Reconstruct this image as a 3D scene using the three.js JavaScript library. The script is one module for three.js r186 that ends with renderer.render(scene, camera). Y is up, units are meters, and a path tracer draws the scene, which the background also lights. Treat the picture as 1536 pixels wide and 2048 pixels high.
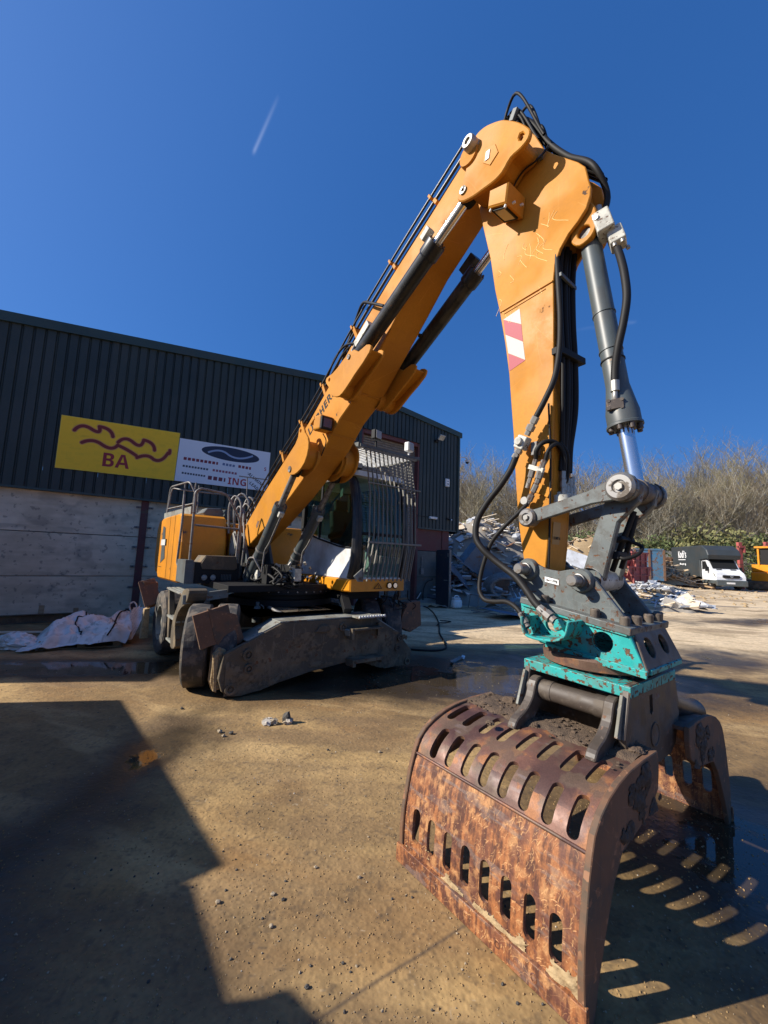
import * as THREE from 'three';
import { mergeGeometries, toCreasedNormals } from 'three/addons/utils/BufferGeometryUtils.js';
import { RoundedBoxGeometry } from 'three/addons/geometries/RoundedBoxGeometry.js';
import { TessellateModifier } from 'three/addons/modifiers/TessellateModifier.js';
import { FontLoader } from 'three/addons/loaders/FontLoader.js';
import { TextGeometry } from 'three/addons/geometries/TextGeometry.js';

// ---------- camera, sky, sun, exposure ----------
const scene = new THREE.Scene();
const FPX = 800, EYE = 1.75;                       // focal length in photo pixels (2048 tall), eye height
const camera = new THREE.PerspectiveCamera(2 * Math.atan(1024 / FPX) * 180 / Math.PI, 0.75, 0.05, 1500);
const upC = new THREE.Vector3(260, 6974, -FPX).normalize();              // zenith in lens coordinates
const fwC = new THREE.Vector3(0, 0, -1).addScaledVector(upC, upC.z).normalize();
const rtC = new THREE.Vector3().crossVectors(fwC, upC);
camera.position.set(0, EYE, 0);
camera.quaternion.setFromRotationMatrix(new THREE.Matrix4().makeBasis(
  new THREE.Vector3(rtC.x, upC.x, -fwC.x), new THREE.Vector3(rtC.y, upC.y, -fwC.y), new THREE.Vector3(rtC.z, upC.z, -fwC.z)));
scene.add(camera);

const SUN = new THREE.Vector3(-1.55, 1, 0.27).normalize();
const lin = (r, g, b) => [r, g, b].map(c => { c /= 255; return c <= 0.04045 ? c / 12.92 : ((c + 0.055) / 1.055) ** 2.4; });
const enc = c => { c = Math.max(0, Math.min(1, c)); return Math.round(255 * (c <= 0.0031308 ? 12.92 * c : 1.055 * c ** (1 / 2.4) - 0.055)); };
const EXPO = 1.52;
{
  const w = 2048, h = 1024, data = new Float32Array(w * h * 4), d = new THREE.Vector3();
  const zen = lin(38, 82, 148), mid = lin(67, 129, 211), hor = lin(128, 186, 241), aur = [0.55, 0.62, 0.7];
  const trail = (a, b) => ({ a: new THREE.Vector3(...a).normalize(), b: new THREE.Vector3(...b).normalize() });
  const trails = [{ ...trail([-0.2621, 0.7158, -0.6473], [-0.2051, 0.7759, -0.5966]), k: 0.13, w: 0.0021 }, { ...trail([0.4824, 0.4781, -0.7340], [0.3842, 0.4869, -0.7844]), k: 0.06, w: 0.0016 }];
  for (const t of trails) { t.l = t.a.angleTo(t.b); t.n = new THREE.Vector3().crossVectors(t.a, t.b).normalize(); t.e = new THREE.Vector3().crossVectors(t.n, t.a); }
  for (let y = 0; y < h; y++) {
    const el = ((y + 0.5) / h - 0.5) * Math.PI, se = Math.sin(el);
    for (let x = 0; x < w; x++) {
      const az = ((x + 0.5) / w - 0.5) * 2 * Math.PI, i = (y * w + x) * 4;
      d.set(Math.cos(el) * Math.cos(az), se, Math.cos(el) * Math.sin(az));
      const s = Math.max(0, se), t1 = Math.exp(-s * 9), t2 = Math.exp(-s * 1.6), cs = Math.max(0, d.dot(SUN));
      const glow = 0.10 * cs ** 3 + 0.22 * cs ** 12 + 0.9 * cs ** 60;
      let tr = 0;
      if (se > 0.2) for (const t of trails) {
        const off = Math.abs(d.dot(t.n));
        if (off < 0.01) { const q = Math.atan2(d.dot(t.e), d.dot(t.a)) / t.l; if (q > 0 && q < 1) tr += t.k * Math.exp(-((off / t.w) ** 2)) * Math.min(1, q * 12) * (1 - q) ** 0.7; }
      }
      for (let c = 0; c < 3; c++) {
        let v = zen[c] + (mid[c] - zen[c]) * t2; v += (hor[c] - v) * t1 * 0.85;
        v = v / EXPO * (1 + 0.5 * (cs ** 1.5)) + glow * aur[c] + tr * [1, 1.02, 1.0][c];
        data[i + c] = se < 0 ? v * 0.35 : v;
      }
      data[i + 3] = 1;
    }
  }
  const sky = new THREE.DataTexture(data, w, h, THREE.RGBAFormat, THREE.FloatType);
  sky.mapping = THREE.EquirectangularReflectionMapping; sky.magFilter = sky.minFilter = THREE.LinearFilter; sky.needsUpdate = true;
  scene.background = sky; scene.environment = sky;
}
const sun = new THREE.DirectionalLight(new THREE.Color().setRGB(1, 0.93, 0.82), 4.8);
sun.target.position.set(0, 0, -8); sun.position.copy(SUN).multiplyScalar(120).add(sun.target.position); scene.add(sun, sun.target);
sun.castShadow = true; sun.shadow.mapSize.set(4096, 4096);
Object.assign(sun.shadow.camera, { left: -45, right: 45, top: 45, bottom: -45, near: 1, far: 300 });
const renderer = new THREE.WebGLRenderer({ antialias: true });
renderer.toneMapping = THREE.LinearToneMapping; renderer.toneMappingExposure = EXPO;
renderer.shadowMap.enabled = true; renderer.setSize(768, 1024);

// ---------- noise and random ----------
let seed = 7;
const rnd = () => { seed = (seed * 1664525 + 1013904223) >>> 0; return seed / 4294967296; };
const rr = (a, b) => a + (b - a) * rnd();
const TAB = new Float32Array(65536); for (let i = 0; i < 65536; i++) TAB[i] = rnd();
function vn(x, y, per, s = 0) {                       // value noise, periodic in per cells
  let ix = Math.floor(x), iy = Math.floor(y); const fx = x - ix, fy = y - iy;
  const u = fx * fx * (3 - 2 * fx), v = fy * fy * (3 - 2 * fy), m = per || 4096;
  ix = ((ix % m) + m) % m; iy = ((iy % m) + m) % m; const jx = (ix + 1) % m, jy = (iy + 1) % m;
  const H = (a, b) => TAB[(a * 7919 + b * 104729 + s * 15731 + ((a ^ b) * 31)) & 65535];
  const a = H(ix, iy), b = H(jx, iy), c = H(ix, jy), e = H(jx, jy);
  return a + (b - a) * u + (c - a + (a - b - c + e) * u) * v;
}
function fbm(x, y, per, oct, s = 0) { let v = 0, a = 0.5, t = 0; for (let o = 0; o < oct; o++) { v += a * vn(x, y, per, s + o); t += a; a *= 0.55; x *= 2; y *= 2; if (per) per *= 2; } return v / t; }
const sst = (a, b, x) => { x = Math.max(0, Math.min(1, (x - a) / (b - a))); return x * x * (3 - 2 * x); };
const mix = (a, b, t) => [a[0] + (b[0] - a[0]) * t, a[1] + (b[1] - a[1]) * t, a[2] + (b[2] - a[2]) * t];

// ---------- materials ----------
function strokes(size, n, len, wid, ang, spread, bend = 0.3) {    // random scratches drawn into a wrapping sheet
  const o = new Float32Array(size * size);
  for (let k = 0; k < n; k++) {
    let x = rnd() * size, y = rnd() * size, a = ang + (rnd() - 0.5) * spread; const L = size * len * (0.3 + rnd()), s = 0.3 + 0.7 * rnd(), w = wid * (0.5 + rnd());
    const da = (rnd() - 0.5) * bend / L * 2;
    for (let i = 0; i < L; i++) { x += Math.cos(a); y += Math.sin(a); a += da; for (let j = -Math.ceil(w); j <= Math.ceil(w); j++) { const px = ((Math.round(x - Math.sin(a) * j) % size) + size) % size, py = ((Math.round(y + Math.cos(a) * j) % size) + size) % size, f = Math.max(0, 1 - Math.abs(j) / (w + 0.01)) * s; if (f > o[py * size + px]) o[py * size + px] = f; } }
  }
  return o;
}
function mat({ size = 512, tile = 1, fn, bump = 0, full = true, metal = 0, rough = 0.6, color, opts = {}, phys = false }) {
  const M = phys ? THREE.MeshPhysicalMaterial : THREE.MeshStandardMaterial, m = new M({ roughness: rough, metalness: metal, side: THREE.DoubleSide, ...opts });
  if (!fn) { m.color.setRGB(...color); return m; }
  const c = new Uint8Array(size * size * 4), r = new Uint8Array(size * size * 4), b = bump && full ? new Uint8Array(size * size * 4) : null;
  for (let y = 0; y < size; y++) for (let x = 0; x < size; x++) {
    const q = fn(x / size, y / size, y * size + x), i = (y * size + x) * 4;
    c[i] = enc(q[0]); c[i + 1] = enc(q[1]); c[i + 2] = enc(q[2]); c[i + 3] = 255;
    r[i] = 0; r[i + 1] = Math.max(0, Math.min(255, q[3] * 255)); r[i + 2] = (q[5] ?? metal) * 255; r[i + 3] = 255;
    if (b) { b[i] = b[i + 1] = b[i + 2] = Math.max(0, Math.min(255, q[4] * 255)); b[i + 3] = 255; }
  }
  const mk = (d, srgb) => { const t = new THREE.DataTexture(d, size, size, THREE.RGBAFormat); t.wrapS = t.wrapT = THREE.RepeatWrapping; t.magFilter = THREE.LinearFilter; t.minFilter = THREE.LinearMipmapLinearFilter; t.generateMipmaps = true; t.repeat.set(1 / tile, 1 / tile); if (srgb) t.colorSpace = THREE.SRGBColorSpace; t.needsUpdate = true; return t; };
  m.map = mk(c, true); if (!full) return m;
  m.roughnessMap = mk(r, false); m.roughness = 1;
  if (metal || fn.metal) { m.metalnessMap = m.roughnessMap; m.metalness = 1; }
  if (b) { m.bumpMap = mk(b, false); m.bumpScale = bump; }
  return m;
}
// paint: base colour with faded clouds, grime, chips through to another colour and scratches
function paint({ base, dirt = [0.07, 0.055, 0.04], chip = [0.09, 0.06, 0.045], grime = 0.4, chips = 0.78, fade = 0.12, rough = 0.45, size = 512, tile = 1.4, scr = 60, scrCol = null, freq = 6, metal = 0, bump = 0.0012, full = false, spec }) {
  if (!full && size > 512) size = 512;
  const sc = scr ? strokes(size, scr, 0.12, 0.6, 0.6, 3.2) : null;
  return mat({
    size, tile, bump, full, rough: rough + 0.08, phys: spec !== undefined, opts: spec !== undefined ? { specularIntensity: spec } : {}, fn: (u, v, i) => {
      const f = freq, N = q => Math.max(0, Math.min(1, (q - 0.5) * 2.1 + 0.5)), a = N(fbm(u * 4, v * 4, 4, 4, 1)), g = N(fbm(u * f, v * f, f, 5, 9)), c = N(fbm(u * f * 3, v * f * 3, f * 3, 4, 17)), fi = vn(u * 180, v * 180, 180, 5);
      let q = base.map(k => k * (1 + fade * (a - 0.5) * 2) * (0.94 + 0.12 * fi)), r = rough + 0.2 * (a - 0.5), h = 0.5 + 0.05 * fi;
      const d = sst(0.35, 0.95, g * 0.85 + fi * 0.15) * Math.min(1, grime * 1.25); q = mix(q, dirt, d); r += d * 0.35;
      if (grime > 0) { const sp = vn(u * 130 + 7, v * 130, 0, 23); if (sp > 0.9) q = mix(q, dirt.map(z => z * 0.6), (sp - 0.9) * 6 * grime); const ru = fbm(u * 38, v * 5, 38, 3, 29); q = mix(q, dirt, sst(0.6, 0.8, ru) * grime * 0.55); }
      const k = sst(chips, chips + 0.04, c * 0.72 + g * 0.22 + 0.08 * fi); q = mix(q, mix(chip, [0.16, 0.07, 0.03], vn(u * 40, v * 40, 40, 3)), k); r += k * 0.3; h -= 0.4 * k;
      if (sc && sc[i] > 0) { q = mix(q, scrCol || q.map(z => Math.min(1, z * 1.5 + 0.06)), sc[i] * 0.75); h -= sc[i] * 0.2; }
      return [...q, r, h, metal];
    }
  });
}
const MT = {};
MT.yellow = paint({ full: true, spec: 0.45, base: [0.515, 0.212, 0.020], grime: 0.3, chips: 0.955, scr: 50, size: 1024, tile: 2.2, rough: 0.55, dirt: [0.34, 0.135, 0.025], fade: 0.05 });
MT.yellowFresh = paint({ base: [0.66, 0.25, 0.010], grime: 0.22, chips: 0.9, scr: 10, rough: 0.32, dirt: [0.3, 0.14, 0.03], tile: 2 });
MT.grey = paint({ base: [0.10, 0.112, 0.11], grime: 0.4, chips: 0.84, scr: 50, rough: 0.45, tile: 0.9, size: 512, scrCol: [0.3, 0.3, 0.27] });
MT.cylGrey = paint({ base: [0.075, 0.09, 0.092], grime: 0.25, chips: 0.9, scr: 14, rough: 0.36, tile: 1, chip: [0.3, 0.22, 0.1] });
MT.black = paint({ base: [0.014, 0.014, 0.0145], grime: 0.45, chips: 0.92, scr: 30, rough: 0.32, tile: 1, dirt: [0.08, 0.07, 0.055], scrCol: [0.14, 0.13, 0.12] });
MT.turq = paint({ full: true, base: [0.022, 0.36, 0.335], grime: 0.45, chips: 0.635, scr: 70, rough: 0.5, tile: 0.55, size: 1024, freq: 9, dirt: [0.12, 0.16, 0.13], chip: [0.05, 0.04, 0.032], bump: 0.002 });
MT.coupler = paint({ full: true, base: [0.12, 0.135, 0.13], grime: 0.45, chips: 0.76, scr: 90, rough: 0.5, tile: 0.5, size: 768, freq: 7, chip: [0.055, 0.035, 0.03], scrCol: [0.4, 0.38, 0.34], bump: 0.0018 });
MT.darkSteel = paint({ full: true, base: [0.066, 0.05, 0.039], grime: 0.6, chips: 0.8, scr: 60, rough: 0.5, tile: 0.6, dirt: [0.14, 0.11, 0.08], chip: [0.17, 0.15, 0.13], bump: 0.002 });
MT.under = paint({ full: true, base: [0.088, 0.068, 0.043], grime: 0.8, chips: 0.84, scr: 260, rough: 0.75, tile: 1.3, size: 768, dirt: [0.2, 0.15, 0.09], chip: [0.12, 0.06, 0.03], scrCol: [0.26, 0.24, 0.2], bump: 0.003 });
MT.deck = paint({ base: [0.24, 0.245, 0.215], grime: 0.6, chips: 0.78, scr: 60, rough: 0.6, tile: 1.1, chip: [0.08, 0.075, 0.06], dirt: [0.13, 0.115, 0.08], scrCol: [0.5, 0.5, 0.44] });
MT.white = paint({ base: [0.72, 0.72, 0.70], grime: 0.3, chips: 0.93, scr: 12, rough: 0.38, tile: 1.2, dirt: [0.35, 0.31, 0.25] });
MT.blackMatte = mat({ color: [0.011, 0.011, 0.0112], rough: 0.65, phys: true, opts: { specularIntensity: 0.6 } });
MT.bars = mat({ color: [0.19, 0.18, 0.155], rough: 0.6 });
MT.rubber = mat({ color: [0.013, 0.0118, 0.0108], rough: 0.6, phys: true, opts: { specularIntensity: 0.55 } });
MT.tyre = paint({ full: true, base: [0.045, 0.043, 0.04], grime: 0.8, chips: 2, scr: 60, rough: 0.8, tile: 0.7, dirt: [0.16, 0.13, 0.10], bump: 0.012, freq: 8 });
MT.pipe = paint({ base: [0.2, 0.19, 0.175], grime: 0.3, chips: 0.74, scr: 20, rough: 0.4, tile: 0.5, dirt: [0.11, 0.08, 0.05] });
MT.steelPin = mat({ size: 256, tile: 0.2, fn: (u, v) => { const f = fbm(u * 6, v * 6, 6, 4), k = sst(0.42, 0.62, f); return [...mix([0.25, 0.24, 0.225], [0.13, 0.105, 0.08], k), 0.42 + 0.3 * k, 0.5, 0.6 - 0.5 * k]; }, metal: 0.8 });
MT.chrome = mat({ color: [0.74, 0.74, 0.74], rough: 0.2, metal: 0.9 });
MT.fitting = mat({ color: [0.36, 0.34, 0.3], rough: 0.42, metal: 0.45 });
MT.fitPaint = paint({ base: [0.55, 0.53, 0.45], grime: 0.3, chips: 0.8, scr: 5, rough: 0.5, tile: 0.3, size: 256 });
MT.rustOrange = (() => {
  const S = 1024, s1 = strokes(S, 1300, 0.022, 2.0, 1.0, 0.9, 1.6), s2 = strokes(S, 500, 0.035, 1.4, 0.9, 0.8, 0.9), s3 = strokes(S, 420, 0.02, 1.8, 2.3, 0.8, 2);
  return mat({
    size: S, tile: 1.05, bump: 0.004, fn: (u, v, i) => {
      const a = fbm(u * 3, v * 3, 3, 5, 2), b = fbm(u * 12, v * 12, 12, 4, 8), f = vn(u * 256, v * 256, 256, 4), streak = fbm(u * 44, v * 3, 44, 3, 12);
      const e = fbm(u * 34, v * 26, 34, 4, 77), st2 = fbm(u * 90, v * 7, 90, 3, 5); let q = mix([0.085, 0.03, 0.017], [0.33, 0.122, 0.041], sst(0.38, 0.62, a * 0.15 + streak * 0.17 + e * 0.4 + st2 * 0.28)); q = mix(q, [0.42, 0.215, 0.09], sst(0.52, 0.7, b * 0.45 + e * 0.45 + st2 * 0.1) * 0.8); q = mix(q, [0.17, 0.13, 0.115], sst(0.55, 0.66, fbm(u * 6, v * 30, 6, 4, 44)) * 0.5); q = mix(q, [0.11, 0.038, 0.026], sst(0.55, 0.68, fbm(u * 24, v * 12, 24, 4, 31)) * 0.6);
      const s = Math.max(s1[i], s2[i] * 0.8, s3[i] * 0.8) * (0.35 + 0.65 * sst(0.35, 0.6, a)); q = mix(q, [0.74, 0.41, 0.17], s * 0.9); q = q.map(k => k * (0.8 + 0.4 * f));
      return [...q, 0.58 + 0.25 * b - 0.1 * s, 0.4 + 0.3 * b + 0.3 * s, 0];
    }
  });
})();
MT.rustDark = mat({
  size: 1024, tile: 1.05, bump: 0.003, fn: (u, v) => {
    const a = fbm(u * 4, v * 4, 4, 5, 3), b = fbm(u * 16, v * 16, 16, 4, 6), f = vn(u * 300, v * 300, 300, 4);
    let q = mix([0.075, 0.036, 0.03], [0.19, 0.09, 0.062], sst(0.3, 0.7, a)); q = mix(q, [0.3, 0.125, 0.05], sst(0.52, 0.66, b) * sst(0.4, 0.6, a)); q = mix(q, [0.13, 0.09, 0.06], sst(0.5, 0.62, fbm(u * 9, v * 9, 9, 4, 55)) * 0.6); q = mix(q, [0.2, 0.15, 0.14], sst(0.68, 0.8, fbm(u * 5, v * 20, 5, 3, 40)) * 0.6); q = q.map(k => k * (0.8 + 0.4 * f));
    return [...q, 0.36 + 0.4 * b, 0.5 + 0.3 * (b - 0.5), 0.15];
  }, metal: 0.1
});
MT.soil = mat({ size: 512, tile: 0.4, bump: 0.008, fn: (u, v) => { const a = fbm(u * 10, v * 10, 10, 5, 3), f = vn(u * 90, v * 90, 90, 4); return [...mix([0.055, 0.036, 0.024], [0.15, 0.10, 0.062], a * 0.7 + f * 0.3), 0.9, a * 0.6 + f * 0.4, 0]; } });
MT.soilDark = mat({ size: 256, tile: 0.3, bump: 0.01, fn: (u, v) => { const a = fbm(u * 10, v * 10, 10, 4, 3); return [...mix([0.018, 0.014, 0.012], [0.07, 0.05, 0.035], a), 0.75, a, 0]; } });
MT.clay = mat({ size: 256, tile: 0.3, bump: 0.008, fn: (u, v) => { const a = fbm(u * 12, v * 12, 12, 4, 3); return [...mix([0.22, 0.14, 0.07], [0.5, 0.37, 0.2], a), 0.9, a, 0]; } });
MT.rustPlate = paint({ base: [0.17, 0.085, 0.045], grime: 0.75, chips: 0.78, scr: 60, rough: 0.7, tile: 0.8, chip: [0.3, 0.15, 0.08], dirt: [0.09, 0.065, 0.045], bump: 0.003 });
MT.redOxide = paint({ base: [0.13, 0.035, 0.032], grime: 0.4, chips: 0.8, scr: 30, rough: 0.6, tile: 2, dirt: [0.09, 0.05, 0.045] });
MT.cladding = paint({ base: [0.016, 0.026, 0.023], grime: 0.15, chips: 2, scr: 0, rough: 0.42, tile: 3, dirt: [0.05, 0.06, 0.06], fade: 0.15, bump: 0 });
MT.claddingB = paint({ base: [0.019, 0.03, 0.026], grime: 0.3, chips: 2, scr: 0, rough: 0.45, tile: 4, dirt: [0.04, 0.045, 0.042], bump: 0, freq: 4 });
MT.claddingC = paint({ base: [0.0145, 0.024, 0.022], grime: 0.3, chips: 2, scr: 0, rough: 0.4, tile: 5, dirt: [0.035, 0.04, 0.038], bump: 0, freq: 5 });
MT.trim = paint({ base: [0.026, 0.05, 0.046], grime: 0.15, chips: 2, scr: 0, rough: 0.4, tile: 3, bump: 0 });
MT.concrete = mat({
  size: 512, tile: 3, bump: 0.003, fn: (u, v) => {
    const a = fbm(u * 3, v * 3, 3, 5, 3), st = fbm(u * 4, v * 26, 4, 4, 14), b = fbm(u * 24, v * 24, 24, 4, 9), p = sst(0.7, 0.76, fbm(u * 40, v * 40, 40, 3, 21));
    let q = mix([0.50, 0.405, 0.285], [0.69, 0.575, 0.42], sst(0.3, 0.7, a * 0.6 + st * 0.4)); q = mix(q, [0.13, 0.12, 0.105], sst(0.55, 0.75, fbm(u * 6, v * 9, 6, 4, 33)) * 0.35); q = mix(q, [0.12, 0.11, 0.1], p * 0.5);
    return [...q.map(k => k * (0.9 + 0.2 * b)), 0.85, 0.5 + 0.4 * (b - 0.5) - 0.3 * p, 0];
  }
});
MT.wood = mat({ size: 512, tile: 0.8, bump: 0.002, fn: (u, v) => { const g = fbm(u * 3 + 0, v * 60, 60, 4, 3), a = fbm(u * 3, v * 3, 3, 4, 7); return [...mix([0.2, 0.125, 0.065], [0.46, 0.31, 0.17], g * 0.6 + a * 0.4), 0.85, g, 0]; } });
MT.tarp = mat({ size: 512, tile: 0.9, bump: 0.004, opts: { side: THREE.DoubleSide }, fn: (u, v) => { const w = 0.5 + 0.5 * Math.sin(u * 500) * Math.sin(v * 500), a = fbm(u * 5, v * 5, 5, 5, 3), c = fbm(u * 9, v * 3, 9, 4, 19); let q = mix([0.66, 0.66, 0.63], [0.47, 0.46, 0.42], sst(0.45, 0.75, a)); q = mix(q, [0.2, 0.17, 0.13], sst(0.62, 0.8, c) * 0.6); return [...q, 0.6, 0.4 * c + 0.4 * a + 0.1 * w, 0]; } });
MT.glass = new THREE.MeshPhysicalMaterial({ color: new THREE.Color().setRGB(0.55, 0.68, 0.64), roughness: 0.03, metalness: 0, transmission: 1, thickness: 0, ior: 1.5, side: THREE.DoubleSide });
MT.lampGlass = mat({ color: [0.3, 0.3, 0.28], rough: 0.18 });
MT.red = paint({ base: [0.40, 0.085, 0.075], grime: 0.4, chips: 0.72, scr: 20, rough: 0.6, tile: 1.5, dirt: [0.2, 0.09, 0.07] });
MT.blue = paint({ base: [0.05, 0.14, 0.24], grime: 0.4, chips: 0.7, scr: 20, rough: 0.6, tile: 2, dirt: [0.15, 0.14, 0.13] });
MT.doorBlue = paint({ base: [0.014, 0.026, 0.045], grime: 0.2, chips: 0.86, scr: 20, rough: 0.4, tile: 2, dirt: [0.05, 0.05, 0.05] });

// ---------- geometry helpers ----------
const V3 = (x, y, z) => new THREE.Vector3(x, y, z);
function tri(g, s = 1) {                                // flat list of faces with box-projected uv in metres
  if (g.index) g = g.toNonIndexed();
  for (const k of Object.keys(g.attributes)) if (!['position', 'normal', 'uv'].includes(k)) g.deleteAttribute(k);
  if (!g.attributes.normal) g.computeVertexNormals();
  const p = g.attributes.position, uv = new Float32Array(p.count * 2), a = V3(), b = V3(), c = V3(), ox = rnd() * 7, oy = rnd() * 7;
  for (let i = 0; i < p.count; i += 3) {
    a.fromBufferAttribute(p, i); b.fromBufferAttribute(p, i + 1); c.fromBufferAttribute(p, i + 2);
    const n = b.clone().sub(a).cross(c.clone().sub(a)), x = Math.abs(n.x), y = Math.abs(n.y), z = Math.abs(n.z);
    [a, b, c].forEach((q, j) => { const U = z >= x && z >= y ? [q.x, q.y] : y >= x ? [q.x, q.z] : [q.z, q.y]; uv[(i + j) * 2] = U[0] * s + ox; uv[(i + j) * 2 + 1] = U[1] * s + oy; });
  }
  g.setAttribute('uv', new THREE.BufferAttribute(uv, 2));
  return g;
}
const taken = {};
const numbered = n => { const k = taken[n] = (taken[n] ?? -1) + 1; return k ? `${n}_${String(k).padStart(3, '0')}` : n; };
function obj(name, geos, m, parent = scene, opt = {}) {
  geos = (Array.isArray(geos) ? geos : [geos]).flat(Infinity);
  const g = mergeGeometries(geos.map(q => tri(q, opt.uv || 1)), false), o = new THREE.Mesh(g, m);
  o.name = parent === scene ? numbered(name) : name; o.castShadow = o.receiveShadow = true; parent.add(o);
  if (opt.label) o.userData.label = opt.label;
  if (opt.kind) o.userData.kind = opt.kind;
  return o;
}
function tag(o, label, category, group) { o.userData.label = label; o.userData.category = category; if (group) o.userData.group = group; return o; }
function thing(name, label, category, pos = [0, 0, 0], turn = 0, group) { const o = new THREE.Group(); o.name = numbered(name); o.position.set(...pos); o.rotation.y = turn; scene.add(o); return tag(o, label, category, group); }
function struct(name, geos, m, opt = {}) { const o = obj(name, geos, m, scene, opt); o.userData.kind = 'structure'; return o; }
function bx(sx, sy, sz, x = 0, y = 0, z = 0, rx = 0, ry = 0, rz = 0, bev = 0.006) {
  const b = Math.min(bev, sx * 0.3, sy * 0.3, sz * 0.3), g = b > 0.0005 ? new RoundedBoxGeometry(sx, sy, sz, 1, b) : new THREE.BoxGeometry(sx, sy, sz);
  g.rotateX(rx); g.rotateY(ry); g.rotateZ(rz); g.translate(x, y, z); return g;
}
function between(g, a, b) {                             // a geometry built along +y from 0 to 1, laid from a to b
  const d = b.clone().sub(a), l = d.length(), q = new THREE.Quaternion().setFromUnitVectors(V3(0, 1, 0), d.normalize());
  g.scale(1, l, 1); g.applyQuaternion(q); g.translate(a.x, a.y, a.z); return g;
}
function rod(a, b, r0, r1 = r0, n = 14) { const g = new THREE.CylinderGeometry(r1, r0, 1, n, 1); g.translate(0, 0.5, 0); return between(g, a, b); }
function turned(a, b, prof, n = 22) {                    // profile [t along 0..1, radius] turned about the line a-b
  const L = a.distanceTo(b), g = new THREE.LatheGeometry(prof.map(p => new THREE.Vector2(p[1], p[0] * L)), n), q = new THREE.Quaternion().setFromUnitVectors(V3(0, 1, 0), b.clone().sub(a).normalize());
  const h = toCreasedNormals(g, 0.6); h.applyQuaternion(q); h.translate(a.x, a.y, a.z); return h;
}
function beam(a, b, w, h, up = V3(0, 1, 0), bev = 0.004) {  // rectangular bar from a to b
  const d = b.clone().sub(a), l = d.length(), x = d.normalize(), z = x.clone().cross(up).normalize(), y = z.clone().cross(x), g = bx(l, h, w, 0, 0, 0, 0, 0, 0, bev);
  g.applyMatrix4(new THREE.Matrix4().makeBasis(x, y, z)); g.translate((a.x + b.x) / 2, (a.y + b.y) / 2, (a.z + b.z) / 2); return g;
}
function tube(pts, r, n = 8, seg, closed = false) { const c = new THREE.CatmullRomCurve3(pts, closed, 'centripetal'); return new THREE.TubeGeometry(c, seg || Math.max(8, pts.length * 6), r, n, closed); }
function bent(pts, r, n = 8, rad = 0.08) {               // straight pipe runs with rounded corners
  const path = new THREE.CurvePath();
  let prev = pts[0];
  for (let i = 1; i < pts.length; i++) {
    if (i < pts.length - 1) {
      const p = pts[i], d0 = p.clone().sub(prev), d1 = pts[i + 1].clone().sub(p), k = Math.min(rad, d0.length() * 0.45, d1.length() * 0.45);
      const s = p.clone().addScaledVector(d0.normalize(), -k), e = p.clone().addScaledVector(d1.normalize(), k);
      path.add(new THREE.LineCurve3(prev, s)); path.add(new THREE.QuadraticBezierCurve3(s, p, e)); prev = e;
    } else path.add(new THREE.LineCurve3(prev, pts[i]));
  }
  return new THREE.TubeGeometry(path, pts.length * 14, r, n, false);
}
function plate(out, z0, z1, { bev = 0.006, holes = [], round = 0, seg = 1 } = {}) {   // outline in x,y between two depths
  const s = new THREE.Shape();
  if (round) { const n = out.length; for (let i = 0; i < n; i++) { const p = out[i], a = out[(i + n - 1) % n], b = out[(i + 1) % n], f = (q, r) => { const l = Math.hypot(q[0] - p[0], q[1] - p[1]), k = Math.min(r, l * 0.45) / l; return [p[0] + (q[0] - p[0]) * k, p[1] + (q[1] - p[1]) * k]; }, e = f(a, round), x = f(b, round); i ? s.lineTo(...e) : s.moveTo(...e); s.quadraticCurveTo(p[0], p[1], x[0], x[1]); } s.closePath(); }
  else s.setFromPoints(out.map(p => new THREE.Vector2(p[0], p[1])));
  for (const h of holes) { const q = new THREE.Path(); if (typeof h[0] === 'number') q.absarc(h[0], h[1], h[2], 0, 2 * Math.PI, true); else q.setFromPoints(h.map(p => new THREE.Vector2(...p))); s.holes.push(q); }
  const t = Math.abs(z1 - z0), b = Math.min(bev, t * 0.4), g = new THREE.ExtrudeGeometry(s, { depth: t - 2 * b, bevelEnabled: b > 0, bevelThickness: b, bevelSize: b, bevelOffset: -b, bevelSegments: 1, curveSegments: 12 });
  g.translate(0, 0, Math.min(z0, z1) + b); return g;
}
const smooth = (pts, n = 4, closed = true) => { const c = new THREE.CatmullRomCurve3(pts.map(p => V3(p[0], p[1], 0)), closed, 'centripetal'); return c.getPoints(pts.length * n).slice(0, closed ? -1 : undefined).map(p => [p.x, p.y]); };
const disc = (c, axis, r, t, n = 20, bev = 0.15) => turned(c, c.clone().addScaledVector(axis, t), [[0, 0.0001], [0, r], [1 - bev, r], [1, r * (1 - bev * 0.5)], [1, 0.0001]], n);
const hex = (c, axis, r, t) => { const g = new THREE.CylinderGeometry(r * 0.95, r, 1, 6); g.translate(0, 0.5, 0); return between(g, c, c.clone().addScaledVector(axis, t)); };
const lump = (r, sx = 1, sy = 1, sz = 1, d = 1, j = 0.3) => { const g = new THREE.IcosahedronGeometry(r, d), p = g.attributes.position, m = new Map(); for (let i = 0; i < p.count; i++) { const k = [p.getX(i), p.getY(i), p.getZ(i)].map(q => q.toFixed(4)).join(); if (!m.has(k)) m.set(k, 1 + (rnd() - 0.5) * 2 * j); const f = m.get(k); p.setXYZ(i, p.getX(i) * f * sx, p.getY(i) * f * sy, p.getZ(i) * f * sz); } g.computeVertexNormals(); return g; };
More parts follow.
